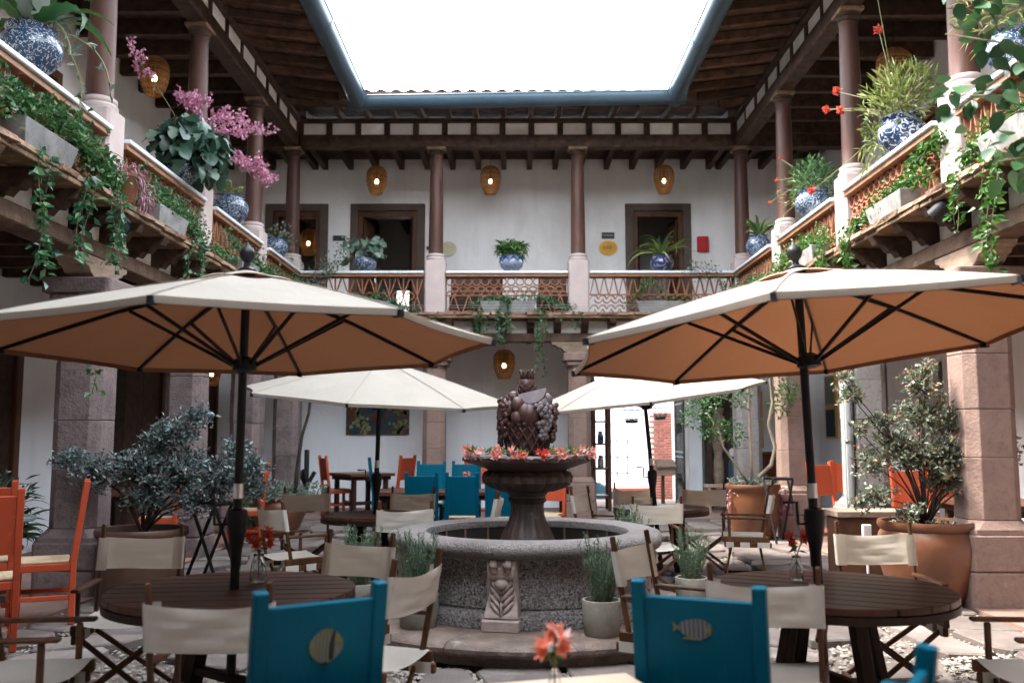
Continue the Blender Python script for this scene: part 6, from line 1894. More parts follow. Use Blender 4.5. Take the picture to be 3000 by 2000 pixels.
for (x, y, z, r, n) in [(-.70, 0, 1.82, .22, 170), (-.45, 0, 1.98, .20, 150), (-.15, .0, 1.92, .16, 90), (-.55, .0, 1.50, .20, 150), (-.25, 0, 1.45, .18, 110), (.50, 0, 2.0, .20, 140), (.42, .1, 1.8, .16, 80), (.30, 0, 2.4, .3, 200), (-.1, 0, 2.35, .3, 200), (-.85, 0, 1.65, .14, 60)]:
    d = rdir(n, .1); P = np.array((x, y, z)) + d * (rng.random(n) ** .5)[:, None] * r
    fo.leaves(P, d + rdir(n, .3), rng.uniform(.6, 1.2, n) * .07, rng.uniform(.6, 1.2, n) * .032)
fo.build('crown', 'greenleaf', t)
leafball(t, (0, 0, .76), .36, 330, .05, .022, 'silverleaf', 'undergrowth', sq=(1, 1, .25))
leafball(t, (-.3, -.1, .55), .12, 60, .06, .03, 'mauve', 'hanging_foliage', up=-.6, sq=(1, 1, 2), droop=.5)
leafball(t, (.36, -.1, .50), .12, 70, .06, .03, 'mauve', 'hanging_foliage', up=-.6, sq=(1, 1, 2), droop=.5)
t = thing('potted_tree', 'slender bare trunk rising from a wide terracotta pot of silver green leaves', 'tree', (-3.28, 13.0, .12), 0)
bigpot(t, .36, .56, 'terrapot', 1)
MB().tube([(.22, 0, .5), (.24, 0, .95), (.30, 0, 1.4), (.38, .02, 1.7), (.42, 0, 2.1), (.44, 0, 2.5)], [.03, .026, .022, .02, .016, .012], 8).build('trunk', 'darkbark', t, smooth='all')
leafball(t, (-.05, -.1, .62), .42, 700, .06, .03, 'silverleaf', 'groundcover', sq=(1.1, .9, .35))['kind'] = 'stuff'
leafball(t, (.52, -.1, .60), .22, 200, .06, .03, 'silverleaf', 'groundcover', sq=(1, .9, .8))['kind'] = 'stuff'
leafball(t, (-.36, -.1, .40), .2, 160, .06, .03, 'ivyleaf', 'hanging_foliage', up=-.5, sq=(.8, .8, 1.2), droop=.4)
leafball(t, (.5, .05, 2.3), .35, 160, .07, .03, 'greenleaf', 'crown')
t = thing('potted_plant', 'strap leaved dark plant beside the small green table', 'potted plant', (-4.62, 8.35, .142), 0)
bigpot(t, .22, .40, 'terrapot', 0)
st = [strap_mesh('leaf', .62, .05, 'darkleaf', 10, 1.0), strap_mesh('leaf', .5, .045, 'greenleaf', 10, 1.3)]
scatter_leaves(t, 'leaf', st, 44, (0, 0, .38), .12, -.7, .2, 31, .7, 1.2)
leafball(t, (0, 0, .72), .34, 260, .13, .028, 'darkleaf', up=.2, sq=(.9, 1, 1))
# rosemary pots round the fountain
def rosemary(label, x, y, z, r, h, ph, seed, matp='pot_grey'):
    t = thing('potted_plant', label, 'potted plant', (x, y, z), 0, 'rosemary pots around the fountain')
    MB().lathe([(r * .86, 0), (r * .9, .01), (r, h * .5), (r * 1.02, h * .97), (r * 1.0, h), (r * .88, h), (r * .86, h * .9)], 28, cap=False).build('pot', matp, t, smooth=50)
    MB().lathe([(.001, h * .92), (r * .9, h * .9)], 20, cap=False).build('soil', 'soil', t)
    rr = random.Random(seed)
    st = MB(); fo = MB()
    for k in range(46):
        a = rr.uniform(0, 6.28); b0 = V(math.cos(a) * r * .6 * rr.random(), math.sin(a) * r * .6 * rr.random(), h * .9)
        lean = rr.uniform(.05, .42)
        L = ph * rr.uniform(.45, 1.05)
        tip = b0 + V(math.cos(a) * lean * L * .8, math.sin(a) * lean * L * .8, L)
        st.tube([b0, b0.lerp(tip, .5) + V(0, 0, .02), tip], .0025, 4, cap=False)
        q = int(L / .0055)
        f = np.linspace(.12, 1, q)[:, None]
        P = np.array(b0) * (1 - f) + np.array(tip) * f + rng.normal(size=(q, 3)) * .004
        D = rng.normal(size=(q, 3)); D[:, 2] = np.abs(D[:, 2]) * .8 + .4
        fo.leaves(P, D, rng.uniform(.6, 1.2, q) * .032, .0055)
    st.build('stems', 'stem', t); fo.build('foliage', 'lavleaf', t)
rosemary('rosemary in a round cement pot on the fountain step', FC.x + .50, FC.y - 1.13, .152, .135, .24, .44, 1)
rosemary('rosemary in a mossy pot on the fountain step behind a canvas chair', FC.x - .80, FC.y - .86, .152, .145, .24, .46, 2)
rosemary('rosemary in a cement pot on the step facing the dark table with the painting', FC.x - 1.33, FC.y - .30, .152, .13, .22, .46, 3)
rosemary('rosemary pot on the fountain step facing the bare stemmed potted tree', FC.x + 1.34, FC.y + .02, .152, .13, .22, .40, 4)
rosemary('rosemary tuft showing over the back rim of the fountain', FC.x + .95, FC.y + 1.02, .152, .13, .22, .52, 5)
# leafy tree at the right edge, its branches reach into the view
t = thing('courtyard_tree', 'leafy branches with round green leaves reaching in above the tilted umbrella', 'tree', (3.05, 4.3, .05), 0)
MB().tube([(0, 0, 0), (.03, .02, .9), (-.02, 0, 1.8), (.0, -.03, 2.6), (-.05, 0, 3.5)], [.05, .045, .04, .03, .018], 10).build('trunk', 'bark', t, smooth='all')
rl = leaf_mesh('leaf', .10, .075, 'treeleaf', 5, .15, 0, .08); rl2 = leaf_mesh('leaf', .09, .065, 'treeleaf', 5, .15, 0, .08)
rr = random.Random(14)
for k, (p1, p2, p3) in enumerate([((0, -.03, 2.7), (-.45, -.25, 3.12), (-1.14, -.35, 3.24)), ((0, 0, 2.9), (-.4, -.2, 3.35), (-1.02, -.3, 3.42)), ((0, 0, 2.6), (-.45, -.2, 2.95), (-1.16, -.3, 2.98)), ((0, 0, 2.4), (-.4, -.25, 2.72), (-.94, -.35, 2.66)), ((0, 0, 2.5), (-.4, -.1, 2.85), (-.80, -.2, 2.72)), ((0, 0, 2.8), (-.35, -.2, 3.15), (-.78, -.25, 3.05))]):
    pts = [V(*p1), V(*p1).lerp(V(*p2), .5) + V(0, 0, .05), V(*p2), V(*p2).lerp(V(*p3), .5) + V(0, 0, .03), V(*p3)]
    br = MB().tube(pts, [.012, .009, .006, .004, .0025], 6).build('branch', 'bark', t, smooth='all')
    for q in range(46):
        f = rr.uniform(1.9, 4.0); i = min(3, int(f)); p = pts[i].lerp(pts[i + 1], f - i) + V(rr.gauss(0, .05), rr.gauss(0, .05), rr.gauss(0, .05))
        s = rr.uniform(.7, 1.15)
        link('leaf', rl if q % 3 == 0 else rl2, br, p, (rr.uniform(-.7, .7), rr.uniform(-.2, 1.3), rr.uniform(0, 6.28)), (s, s, s))

# ---------------------------------------------------------------- wicker lamps
def lamp_proto(r=.19, h=.52):
    t = thing('wicker_lamp', 'x', 'lamp')
    m = MB()
    def rad(f):   # barrel, narrower at the open bottom
        return r * (.50 + .50 * math.sin(PI * (.02 + .80 * f)) ** .9) * (1 if f < .8 else 1 - .38 * ((f - .8) / .2) ** 2)
    N = 30
    for k in range(N):
        f = (k + .5) / N
        rr_ = rad(f); z = -h + h * f
        m.tube([(rr_ * math.cos(2 * PI * q / 22) * (1 + .02 * (-1) ** (q + k)), rr_ * math.sin(2 * PI * q / 22) * (1 + .02 * (-1) ** (q + k)), z) for q in range(22)], .0062, 4, closed=True)
    m.build('woven_bands', 'wicker', t)
    m = MB()
    for k in range(22):
        a = 2 * PI * k / 22
        m.tube([(rad(f) * math.cos(a), rad(f) * math.sin(a), -h + h * f) for f in [i / 10 for i in range(11)]], .006, 4)
    m.build('cane_ribs', 'wicker', t)
    MB().lathe([(.001, 0.004), (r * .42, .0), (r * .42, -.012)], 16, cap=False).build('lamp_cap', 'wicker', t)
    MB().ball((0, 0, -h * .55), .038, 12, 8, (1, 1, 1.25)).build('bulb', 'bulb', t, smooth='all')
    MB().tube([(0, 0, -h * .45), (0, 0, -.02)], .018, 8).build('socket', 'black', t)
    MB().tube([(0, 0, 0), (0, 0, .34)], .004, 5).build('cord', 'black', t)
    return t
lp = lamp_proto()
for i, (x, y, z, l, s) in enumerate([(-2.60, 17.0, 6.55, 'lit wicker lamp above the dark double door of the back gallery', 1), (-.46, 17.0, 6.55, 'lit wicker lamp in the middle of the back gallery', 1), (2.80, 17.0, 6.56, 'lit wicker lamp above the door beside the yellow plaque', 1),
                              (-.20, 16.9, 3.08, 'lit wicker lamp under the back balcony behind the fountain top', 1.02), (-4.85, 12.0, 6.58, 'lit wicker lamp glowing behind the pink flowers', 1), (4.92, 11.6, 6.50, 'large wicker lamp lit in the sunlit gallery above the reedy pot', 1.15),
                              (-4.36, 19.2, 5.85, 'amber wicker lamp glowing inside the corner doorway', 1.05), (-5.0, 15.2, 2.75, 'dim wicker lamp under the shaded arcade', .8)]):
    o = place(lp, i, l, (x, y, z), 20 * i, 'woven wicker pendant lamps')
    o.scale = (s, s, s)
    if z < 3.2 or i == 6: pass
# cords up to the ceilings are part of each lamp: long one where the ceiling is higher
# ---------------------------------------------------------------- signs on the back wall
wy = WB - .012
def text(s, size, loc, mat, parent, rot=(PI / 2, 0, 0)):
    c = bpy.data.curves.new('lettering', 'FONT'); c.body = s; c.size = size; c.align_x = 'CENTER'; c.align_y = 'CENTER'; c.extrude = .001
    tmp = bpy.data.objects.new('lettering', c); col.objects.link(tmp)
    dg = bpy.context.evaluated_depsgraph_get()
    me = bpy.data.meshes.new_from_object(tmp.evaluated_get(dg))
    bpy.data.objects.remove(tmp)
    me.materials.clear(); me.materials.append(M[mat])
    return link('lettering', me, parent, loc, rot)
def oval(label, name, x, z, rx, rz_, mat, cat):
    t = thing(name, label, cat, (x, wy, z))
    m = MB().prism([(rx * math.cos(2 * PI * k / 40), rz_ * math.sin(2 * PI * k / 40)) for k in range(40)], lambda u, v, d: (u, d, v), -.012, .010)
    m.build('plate', mat, t, bevel=.004)
    return t
t = oval('yellow oval plaque with dark script beside the door', 'oval_plaque', 1.84, 5.20, .185, .148, 'yellow', 'plaque')
text('add', .12, (-.02, -.0135, .015), 'letterdark', t)
MB().prism([(.165 * math.cos(2 * PI * k / 40), .13 * math.sin(2 * PI * k / 40)) for k in range(40)] , lambda u, v, d: (u, d, v), -.0128, -.0121).build('inner_field', surf('deep_yellow', (.70, .36, .02), None, .4, 3, (1, 1, 1), 10, 0, .01, 0), t)
t = oval('pale cream oval plaque partly behind a wooden column', 'oval_plaque', -1.32, 5.18, .165, .15, 'plaque', 'plaque')
MB().prism([(-.14 + .035 * math.cos(2 * PI * k / 12), .04 + .03 * math.sin(2 * PI * k / 12)) for k in range(12)], lambda u, v, d: (u, d, v), -.0135, -.0122).build('green_emblem', 'greenleaf', t)
t = thing('name_sign', 'small dark name sign above the yellow oval plaque', 'sign', (1.84, wy, 5.45))
MB().box((0, 0, 0), (.25, .02, .125)).build('plate', 'signdark', t, bevel=.003)
text('FAMILIAR', .045, (0, -.0112, 0), 'letter', t)
t = thing('name_sign', 'small dark name sign between the corner doorway and the double door', 'sign', (-3.48, wy, 5.40))
MB().box((0, 0, 0), (.24, .02, .105)).build('plate', 'signdark', t, bevel=.003)
text('SUITE', .045, (0, -.0112, 0), 'signdark', t)
t = thing('alarm_box', 'red fire alarm box on the white wall beside the door', 'alarm box', (3.70, wy - .03, 5.27))
MB().box((0, 0, 0), (.215, .10, .30)).build('housing', 'red', t, bevel=.012)
MB().box((0, -.053, .0), (.16, .012, .22)).build('cover', 'red', t, bevel=.004)
t = thing('light_switch', 'small black switch plate beside the dark double door', 'switch', (-1.715, wy, 5.20))
MB().box((0, 0, 0), (.07, .016, .075)).build('plate', 'signdark', t, bevel=.003)
MB().box((0, -.01, .0), (.03, .008, .035)).build('rocker', 'black', t)
# dark benches behind the middle balustrade
for x0, x1, l in ((-1.15, -.22, 'long dark wooden bench behind the ring lattice'), (.42, .92, 'short dark wooden bench behind the ring lattice')):
    t = thing('gallery_bench', l, 'bench', ((x0 + x1) / 2, YB + .55, ZF))
    w_ = (x1 - x0) / 2
    MB().b2(-w_, w_, -.05, -.01, .40, .84).build('backrest', 'darkwood', t, bevel=.006)
    MB().b2(-w_, w_, -.01, .42, .40, .45).build('seat', 'darkwood', t, bevel=.006)
    MB().b2(-w_, w_, -.05, -.015, .0, .395).build('back_board', 'darkwood', t)
    for sx in (-1, 1):
        MB().b2(sx * w_ - .03, sx * w_ + .03, -.012, .40, .0, .398).build('end_board', 'darkwood', t)
# spotlights under the balconies
for x, y, a, l in ((XL + .36, 8.15, 40, 'black cylinder spotlight under the shaded balcony ledge beside ivy'), (XR - .36, 7.68, -50, 'black cylinder spotlight under the sunlit balcony ledge beside ivy')):
    t = thing('spotlight', l, 'spotlight', (x, y, 3.42))
    d = V(math.sin(R(a)) * .6, -.55 if x < 0 else .5, -.5).normalized()
    MB().tube([-d * .09, d * .09], .075, 18).build('housing', 'black', t, smooth=True)
    MB().tube([d * .088, d * .093], .06, 18).build('lens', 'carglass', t, smooth=True)
    MB().bar((0, 0, .0), (0, 0, .13), .03, .012).build('bracket', 'black', t)
# painting under the back arcade
m_, t_, p_ = _mat('flower_seller_canvas')
v_ = coords(t_)
vo = t_.nodes.new('ShaderNodeTexVoronoi'); vo.inputs['Scale'].default_value = 7
t_.links.new(v_, vo.inputs['Vector'])
cc = ramp(t_, noise(t_, v_, 4.5, 3), [(.30, (.008, .012, .012)), (.42, (.008, .04, .06)), (.5, (.012, .02, .02)), (.58, (.10, .022, .01)), (.66, (.04, .05, .015)), (.75, (.012, .016, .01))])
t_.links.new(cc, p_.inputs['Base Color'])
M['artbase'] = m_
M['artpale'] = surf('painted_pale_blooms', (.30, .30, .16), (.09, .11, .045), .6, 22, (1, 1, 1), 10, .1, .01, .2)
M['artblue'] = surf('painted_blue_robe', (.012, .075, .12), (.01, .03, .05), .6, 9, (1, 1, 1), 10, .1, .01, .2)
M['artorange'] = surf('painted_orange_cloth', (.20, .045, .015), (.09, .02, .01), .6, 9, (1, 1, 1), 10, .1, .01, .2)
t = thing('painting', 'unframed painting of pale flower heaps and bright clothed figures', 'painting', (-2.66, WB - .03, 2.12))
MB().box((0, 0, 0), (1.22, .05, 1.16)).build('canvas', 'artbase', t, bevel=.003)
rr = random.Random(2)
for cx, cz, n in ((.42, -.05, 34), (-.40, .05, 30), (-.32, -.40, 20), (.45, -.42, 18), (-.45, .35, 14), (.38, .38, 16)):
    m = MB()
    for k in range(n):
        u = cx + rr.gauss(0, .085); v = cz + rr.gauss(0, .12); r_ = rr.uniform(.022, .055)
        u = max(-.57, min(.57, u)); v = max(-.54, min(.54, v))
        m.prism([(u + r_ * math.cos(2 * PI * q / 7), v + r_ * math.sin(2 * PI * q / 7)) for q in range(7)], lambda a, b, d: (a, d, b), -.028, -.0255 - .0001 * k)
    m.build('painted_blooms', 'artpale', t)
for cx, cz, sx, sz, mt in ((-.12, .0, .10, .22, 'artblue'), (.08, -.1, .09, .2, 'artblue'), (.02, .2, .06, .2, 'artorange'), (.0, -.3, .1, .12, 'artorange'), (.25, -.35, .08, .1, 'artblue'), (-.5, -.15, .06, .12, 'artorange'), (.2, .3, .12, .1, 'artblue')):
    MB().prism([(cx + sx * math.cos(a) * (1 + .25 * math.sin(3 * a)), cz + sz * math.sin(a) * (1 + .2 * math.cos(2 * a))) for a in [2 * PI * k / 16 for k in range(16)]], lambda a, b, d: (a, d, b), -.0275, -.0252).build('painted_figure', mt, t)
# posters and pictures in the right arcade
def framed(label, x, y, z, rz, w_, h_, mat, fmat, name='poster'):
    t = thing(name, label, 'poster', (x, y, z), rz)
    MB().box((0, 0, 0), (w_, .02, h_)).build('sheet', mat, t)
    for a, b, c, d in ((-w_ / 2 - .03, -w_ / 2, -h_ / 2 - .03, h_ / 2 + .03), (w_ / 2, w_ / 2 + .03, -h_ / 2 - .03, h_ / 2 + .03), (-w_ / 2, w_ / 2, h_ / 2, h_ / 2 + .03), (-w_ / 2, w_ / 2, -h_ / 2 - .03, -h_ / 2)):
        MB().b2(a, b, -.02, .015, c, d).build('frame_rail', fmat, t)
    return t
framed('tall brown notice board on the wall between grey and pink pillars', WR - .02, 11.6, 1.95, 90, .95, 1.25, 'paper', 'darkwood')
t = framed('picture with blue panel and yellow emblem at the end of the posters wall', WR - .02, 17.2, 1.75, 90, .5, .5, 'artblue', 'yellow')
MB().box((0, -.012, 0), (.16, .004, .2)).build('emblem', 'yellow', t)
framed('pale picture with a brown bird shape above the blue panel picture', WR - .02, 17.2, 2.35, 90, .5, .5, 'silverleaf', 'yellow')
t = framed('blue and yellow picture on the back wall beside the potted tree', 4.55, WB - .02, 1.55, 0, .42, .46, 'artblue', 'yellow')
MB().box((0, -.012, 0), (.13, .004, .18)).build('emblem', 'yellow', t)
framed('green picture with a pale bird on the back wall above the blue one', 4.55, WB - .02, 2.12, 0, .42, .46, 'greentop', 'yellow')
# dark window in the right wall
t = thing('dark_window', 'dark timber window behind the bronze shrub', 'window', (WR - .02, 9.05, 1.5), 90)
for a, b, c, d in ((-.45, -.38, 0, 1.1), (.38, .45, 0, 1.1), (-.38, .38, 1.03, 1.1), (-.38, .38, 0, .07), (-.03, .03, .07, 1.03)):
    MB().b2(a, b, -.02, .06, c, d).build('frame', 'darkwood', t)
for a, b in ((-.38, -.03), (.03, .38)):
    MB().b2(a, b, .02, .03, .07, 1.03).build('pane', 'carglass', t)

# ---------------------------------------------------------------- things under the arcades
t = thing('cactus_sculpture', 'black metal cactus sculpture against the back wall', 'sculpture', (-3.80, 17.0, .145))
MB().tube([(0, 0, 0), (0, 0, 1.12)], .045, 10).build('trunk', 'iron', t, smooth=True)
MB().tube([(0, 0, .45), (.15, 0, .72)], .036, 10).build('arm', 'iron', t, smooth=True)
MB().tube([(0, 0, .45), (-.14, 0, .74)], .036, 10).build('arm', 'iron', t, smooth=True)
MB().tube([(0, 0, .5), (-.03, -.13, .76)], .036, 10).build('arm', 'iron', t, smooth=True)
MB().lathe([(.16, 0), (.16, .015), (.03, .03)], 20).build('foot', 'iron', t)
def stand(label, x, y, rz, rx=0):
    t = thing('folding_stand', label, 'stand', (x, y, hgt(x, y)), rz, 'black folding tray stands')
    for s in (-1, 1):
        MB().tube([(s * .17, -.22, 0), (s * .17, .12, .82)], .016, 8).build('leg', 'black', t, smooth=True)
        MB().tube([(s * .14, .24, 0), (s * .14, -.10, .82)], .016, 8).build('leg', 'black', t, smooth=True)
    MB().tube([(-.17, .12, .82), (.17, .12, .82)], .018, 8).build('top_bar', 'black', t)
    MB().tube([(-.14, -.10, .82), (.14, -.10, .82)], .018, 8).build('top_bar', 'black', t)
    for k in range(3):
        u = -.10 + .1 * k
        MB().bar((u, -.1, .835), (u, .12, .835), .03, .004).build('strap', 'black', t)
    return t
stand('black folding stand on the paving beside the purple shrub', -2.75, 8.55, 75)
stand('black folding stand leaning by the pink pillar', 3.52, 12.45, 10)
# pipes on the grey pillar
t = thing('drain_pipes', 'grey pipes running down the grey pillar to the floor', 'pipe', (XR - .24, RY[1] - .18, .13))
MB().tube([(0, 0, 0), (0, 0, 2.95)], .035, 12).build('downpipe', 'pipe', t, smooth=True)
MB().tube([(-.055, -.03, 0), (-.055, -.03, 2.95)], .014, 8).build('conduit', 'pipe', t, smooth=True)
MB().tube([(.06, -.02, 1.0), (.055, -.03, 2.95)], .012, 8).build('cable', 'black', t, smooth=True)
MB().tube([(.06, -.02, 1.0), (.02, -.06, .5), (.05, -.05, .0)], .010, 8).build('loose_cable', 'black', t, smooth=True)
for z in (.5, 1.3, 2.2):
    MB().lathe([(.036, z), (.04, z + .005), (.04, z + .035), (.036, z + .04)], 12, cap=False).build('clip', 'steel', t)
t = thing('socket_box', 'white outdoor socket box on a short post beside the glazed jar', 'socket', (3.12, 8.35, .06))
MB().box((0, 0, .60), (.075, .045, .15)).build('box', 'rail', t, bevel=.006)
MB().tube([(0, 0, 0), (0, 0, .53)], .012, 8).build('post', 'pipe', t)
# wooden planter box beside the pipes
t = thing('timber_bench', 'low brown timber bench end behind the glazed jar', 'bench', (3.62, 9.3, .11))
MB().b2(-.5, .5, -.2, .2, .62, .68).build('seat', 'zapata', t, bevel=.006)
MB().b2(-.48, .48, -.17, .17, .0, .618).build('body', 'doorwood', t, bevel=.006)
# entrance: shelf rack, gate, lanterns, lectern, bench, counter
t = thing('display_shelf', 'tall dark open shelf beside the street entrance', 'shelf', (1.60, 17.45, .145), 90)
for sx in (-.26, .26):
    for sy in (-.14, .14):
        MB().b2(sx - .03, sx + .03, sy - .03, sy + .03, 0, 2.35).build('post', 'doorwood', t)
for k, z in enumerate((.25, .75, 1.2, 1.62, 2.0)):
    MB().b2(-.29, .29, -.17, .17, z, z + .03).build('shelf_board', 'doorwood', t)
MB().b2(-.32, .32, -.20, .20, 2.30, 2.40).build('cornice', 'darkwood', t, bevel=.01)
for k in range(10):
    gx = -.2 + .1 * (k % 5); gz = .781 if k < 5 else 1.231
    gi = thing('shelf_jar', 'small dark jar on the tall open shelf beside the street entrance', 'jar', (1.60, 17.45 + gx, .145 + gz + .001), 0, 'jars on the open shelf')
    MB().lathe([(.035, 0), (.04, .02), (.04, .14), (.025, .17), (.025, .2)], 12).build('jar_body', 'tal4' if k % 3 else 'pot_grey', gi, smooth=True)
    MB().lathe([(.028, .2), (.028, .225)], 12).build('lid', 'iron', gi)
t = thing('iron_gate', 'tall wrought iron gate leaf standing open at the street entrance', 'gate', (3.27, 18.05, .15), 88)
W_ = 1.15
for x in (0, W_):
    MB().b2(x - .02, x + .02, -.02, .02, 0, 2.7).build('stile', 'iron', t)
for z in (.05, .95, 1.05, 2.0, 2.68):
    MB().b2(.02, W_ - .02, -.012, .012, z - .015, z + .015).build('rail', 'iron', t)
for k in range(9):
    x = .02 + (W_ - .04) * (k + .5) / 9
    MB().b2(x - .007, x + .007, -.007, .007, .065, 2.66).build('bar', 'iron', t)
for k in range(4):
    for z in (.5, 1.5, 2.3):
        x = .16 + .28 * k
        pts = [(x + .11 * (1 - q / 22) * math.cos(q * .55), 0.014, z + .16 * (1 - q / 22) * math.sin(q * .55)) for q in range(20)]
        MB().tube(pts, .008, 5).build('scroll', 'iron', t)
def lantern(label, x, y, z):
    t = thing('iron_lantern', label, 'lantern', (x, y, z), 0, 'iron cage lanterns at the entrance')
    for k in range(8):
        a = 2 * PI * k / 8
        MB().tube([(.03 * math.cos(a), .03 * math.sin(a), .52), (.13 * math.cos(a), .13 * math.sin(a), .42), (.17 * math.cos(a), .17 * math.sin(a), .22), (.12 * math.cos(a), .12 * math.sin(a), .06), (.09 * math.cos(a), .09 * math.sin(a), 0)], .007, 5).build('cage_rod', 'iron', t)
    for z_, r_ in ((.42, .13), (.22, .17), (.06, .12)):
        MB().tube([(r_ * math.cos(2 * PI * k / 20), r_ * math.sin(2 * PI * k / 20), z_) for k in range(20)], .007, 5, closed=True).build('cage_ring', 'iron', t)
    MB().lathe([(.09, -.02), (.12, 0), (.12, .04), (.05, .05)], 16).build('base_cup', 'iron', t, smooth=True)
    MB().ball((0, 0, .36), .035, 10, 8).build('bulb', 'bulb', t, smooth='all')
    MB().tube([(0, 0, .52), (0, 0, .95)], .008, 5).build('chain', 'iron', t)
lantern('iron cage lantern lit beside the leaning umbrella pole', 2.12, 16.9, 1.76)
lantern('smaller iron cage lantern further inside the entrance', 2.95, 18.9, 1.86)
t = thing('menu_lectern', 'small wooden menu lectern by the street entrance', 'lectern', (2.62, 16.6, .14))
MB().b2(-.03, .03, -.03, .03, 0, .80).build('post', 'doorwood', t)
MB().box((.05, -.02, .88), (.34, .26, .05), Matrix.Rotation(R(25), 3, 'X')).build('desk', 'zapata', t, bevel=.006)
MB().prism([(-.14, .68), (.20, .68), (.24, .86), (-.17, .86)], lambda u, v, d: (u, d, v), -.1, .1).build('box', 'zapata', t, bevel=.006)
MB().b2(-.16, .16, -.14, .14, 0, .04).build('foot', 'doorwood', t)
t = thing('wooden_stool', 'small pale wooden stool beside the plank counter', 'stool', (3.72, 17.1, .145))
MB().b2(-.24, .24, -.18, .18, .44, .49).build('seat', 'paletable', t, bevel=.006)
for sx in (-1, 1):
    for sy in (-1, 1):
        MB().b2(sx * .2 - .025, sx * .2 + .025, sy * .14 - .025, sy * .14 + .025, 0, .438).build('leg', 'paletable', t)
MB().b2(-.18, .18, -.01, .01, .34, .40).build('stretcher', 'paletable', t)
t = thing('carved_post', 'carved wooden figure post standing by the back wall', 'post', (3.85, 17.65, .145))
MB().lathe([(.10, 0), (.10, .3), (.07, .35), (.11, .6), (.10, .9), (.075, 1.0), (.12, 1.2), (.115, 1.7), (.09, 1.78), (.12, 1.84), (.12, 1.90)], 16).build('shaft', 'zapata', t, smooth=True)
MB().b2(-.22, -.13, -.04, .04, .4, 1.9).build('back_board', 'darkwood', t)
t = thing('gas_cylinder', 'grey blue cylinder with a white cap beside the carved post', 'cylinder', (4.08, 17.4, .145))
MB().lathe([(.09, 0), (.10, .02), (.10, .85), (.07, .95), (.04, .98)], 18).build('body', 'gutter', t, smooth=True)
MB().lathe([(.06, .98), (.09, 1.0), (.09, 1.10), (.05, 1.14)], 14).build('cap', 'rail', t, smooth=True)
t = thing('wooden_counter', 'dark wooden counter with plank front behind the bare stemmed tree', 'counter', (4.62, 17.25, .145))
MB().b2(-.42, .42, -.3, .3, 1.02, 1.08).build('top', 'doorwood', t, bevel=.008)
for k in range(6):
    MB().b2(-.40 + .133 * k + .002, -.40 + .133 * (k + 1) - .002, -.26, -.22, 0, 1.018).build('plank', 'doorwood', t, bevel=.004)
MB().b2(-.40, .40, -.218, .26, 0, 1.018).build('carcass', 'darkwood', t)
t = thing('dark_cabinet', 'tall dark glazed cabinet behind the bare stemmed tree', 'cabinet', (4.05, 17.78, .145))
MB().b2(-.45, .45, -.05, .18, 0, 2.4).build('carcass', 'signdark', t)
for k in range(2):
    MB().b2(-.43 + .44 * k, -.02 + .44 * k, -.075, -.052, 1.1, 2.35).build('door', 'darkwood', t, bevel=.006)
# ---------------------------------------------------------------- the street beyond
o = MB().b2(-6, 14, 27.0, 27.4, .02, 7).build('street_wall', 'whitepaint')
tag(o, 'bright white house wall across the street', 'wall')
d_ = MB().b2(-6, 3.9, 26.96, 26.998, -1.05, .018).build('painted_dado', 'redpaint', o)
d_ = MB().b2(-6, 14, 27.0, 27.4, -1.05, .019).build('wall_foot', 'whitepaint', o)
t = thing('brick_pier', 'red brick pier with a dark window across the street', 'wall', (5.0, 26.85, -1.05))
bm_ = MB().box((0, 0, 0), (.24, .12, .065)).mesh('brick', bevel=.005); bm_.materials.append(M['brick'])
MB().b2(-1.08, 1.10, -.02, .1, 0, 3.3).build('mortar_core', 'infill', t)
for r_ in range(42):
    for k in range(9):
        x = -1.0 + .25 * k + (.125 if r_ % 2 else 0)
        if -.35 < x < .75 and 1.5 < r_ * .077 < 3.1: continue
        link('brick', bm_, t, (x, -.03, .04 + .077 * r_))
MB().b2(-.28, .72, -.05, -.021, 1.52, 3.06).build('window_pane', 'carglass', t)
MB().b2(-.34, .78, -.07, -.022, 2.25, 2.33).build('window_rail', 'rail', t)
t = thing('window_grille', 'thin black window grille on the white wall across the street', 'grille', (2.95, 26.94, .3))
for k in range(3):
    MB().b2(-.3 + .3 * k - .012, -.3 + .3 * k + .012, -.012, .012, 0, 1.5).build('bar', 'iron', t)
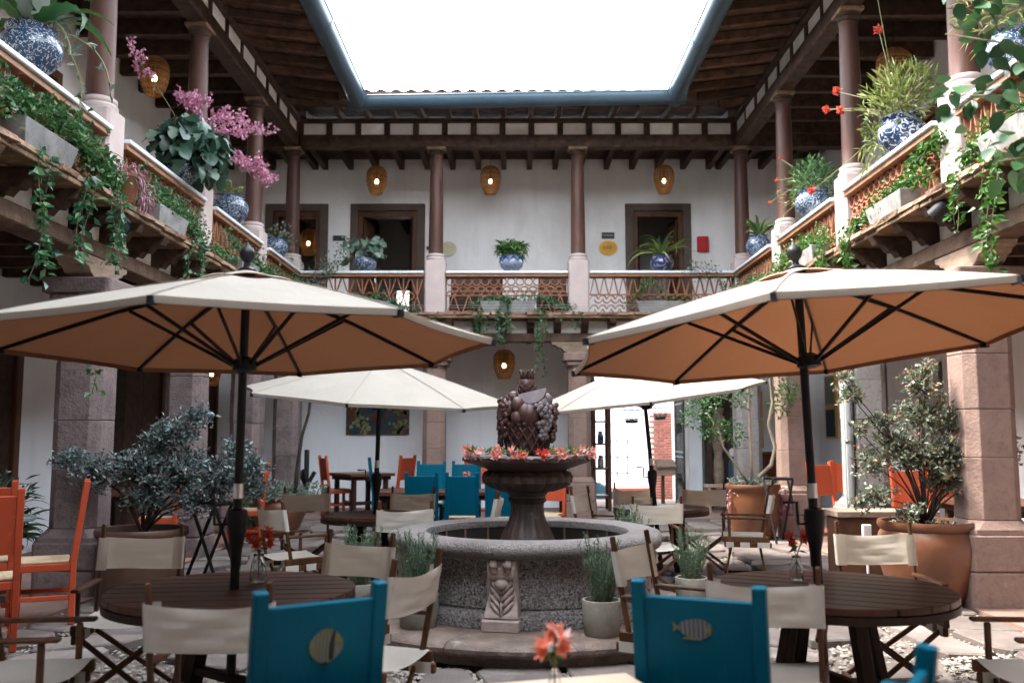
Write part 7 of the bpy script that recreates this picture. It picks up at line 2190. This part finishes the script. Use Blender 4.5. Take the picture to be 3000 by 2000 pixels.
for z in (.15, .6, 1.05):
    MB().b2(-.45, .45, -.026, -.013, z - .012, z + .012).build('cross_bar', 'iron', t)
# parked car
t = thing('parked_car', 'silver blue parked car seen through the street entrance', 'car', (1.75, 24.2, -1.05), 0)
side_p = [(-2.0, .30), (2.05, .30), (2.12, .55), (2.05, .72), (1.15, .92), (.35, 1.40), (-.9, 1.45), (-1.7, 1.05), (-2.1, .95), (-2.12, .5)]
MB().prism([(-2.0, .28), (2.05, .28), (2.13, .52), (2.06, .72), (1.15, .93), (-1.75, 1.0), (-2.1, .92), (-2.13, .5)], lambda u, v, d: (u, d, v), -.85, .85).build('body', 'carpaint', t, bevel=.06, seg=3)
MB().prism([(1.10, .90), (.35, 1.40), (.2, 1.44), (-.85, 1.45), (-1.65, .98)], lambda u, v, d: (u, d * (1 - .12 * (v - .9) / .55), v), -.76, .76).build('cabin', 'carglass', t, bevel=.03, seg=2)
MB().prism([(.33, 1.41), (.2, 1.465), (-.85, 1.475), (-.98, 1.40)], lambda u, v, d: (u, d, v), -.66, .66).build('roof', 'carpaint', t, bevel=.02)
MB().bar((1.12, -.74, .91), (.36, -.66, 1.42), .05, .04).build('windscreen_pillar', 'carpaint', t)
for sx in (-1.35, 1.35):
    for sy in (-.8, .8):
        wl_ = MB().tube([(sx, sy - .1, .31), (sx, sy + .1, .31)], .31, 24).build('wheel', 'tyre', t, smooth=True)
        MB().tube([(sx, sy - .105, .31), (sx, sy + .105, .31)], .19, 16).build('rim', 'steel', wl_, smooth=True)
for sy in (-.62, .62):
    MB().box((2.10, sy, .62), (.08, .3, .12)).build('headlight', 'rail', t, bevel=.02)

# support wires strung along the ledges
for z, l in ((3.66, 'lower thin wire strung along the back balcony ledge'), (3.70, 'upper thin wire strung along the back balcony ledge')):
    o = MB().tube([(XL + .5, YB - .45, z + .02), (-1.4, YB - .455, z), (1.1, YB - .455, z + .005), (XR - .5, YB - .45, z + .02)], .0022, 5).build('support_wire', 'steel')
    tag(o, l, 'wire', 'wires along the back ledge')
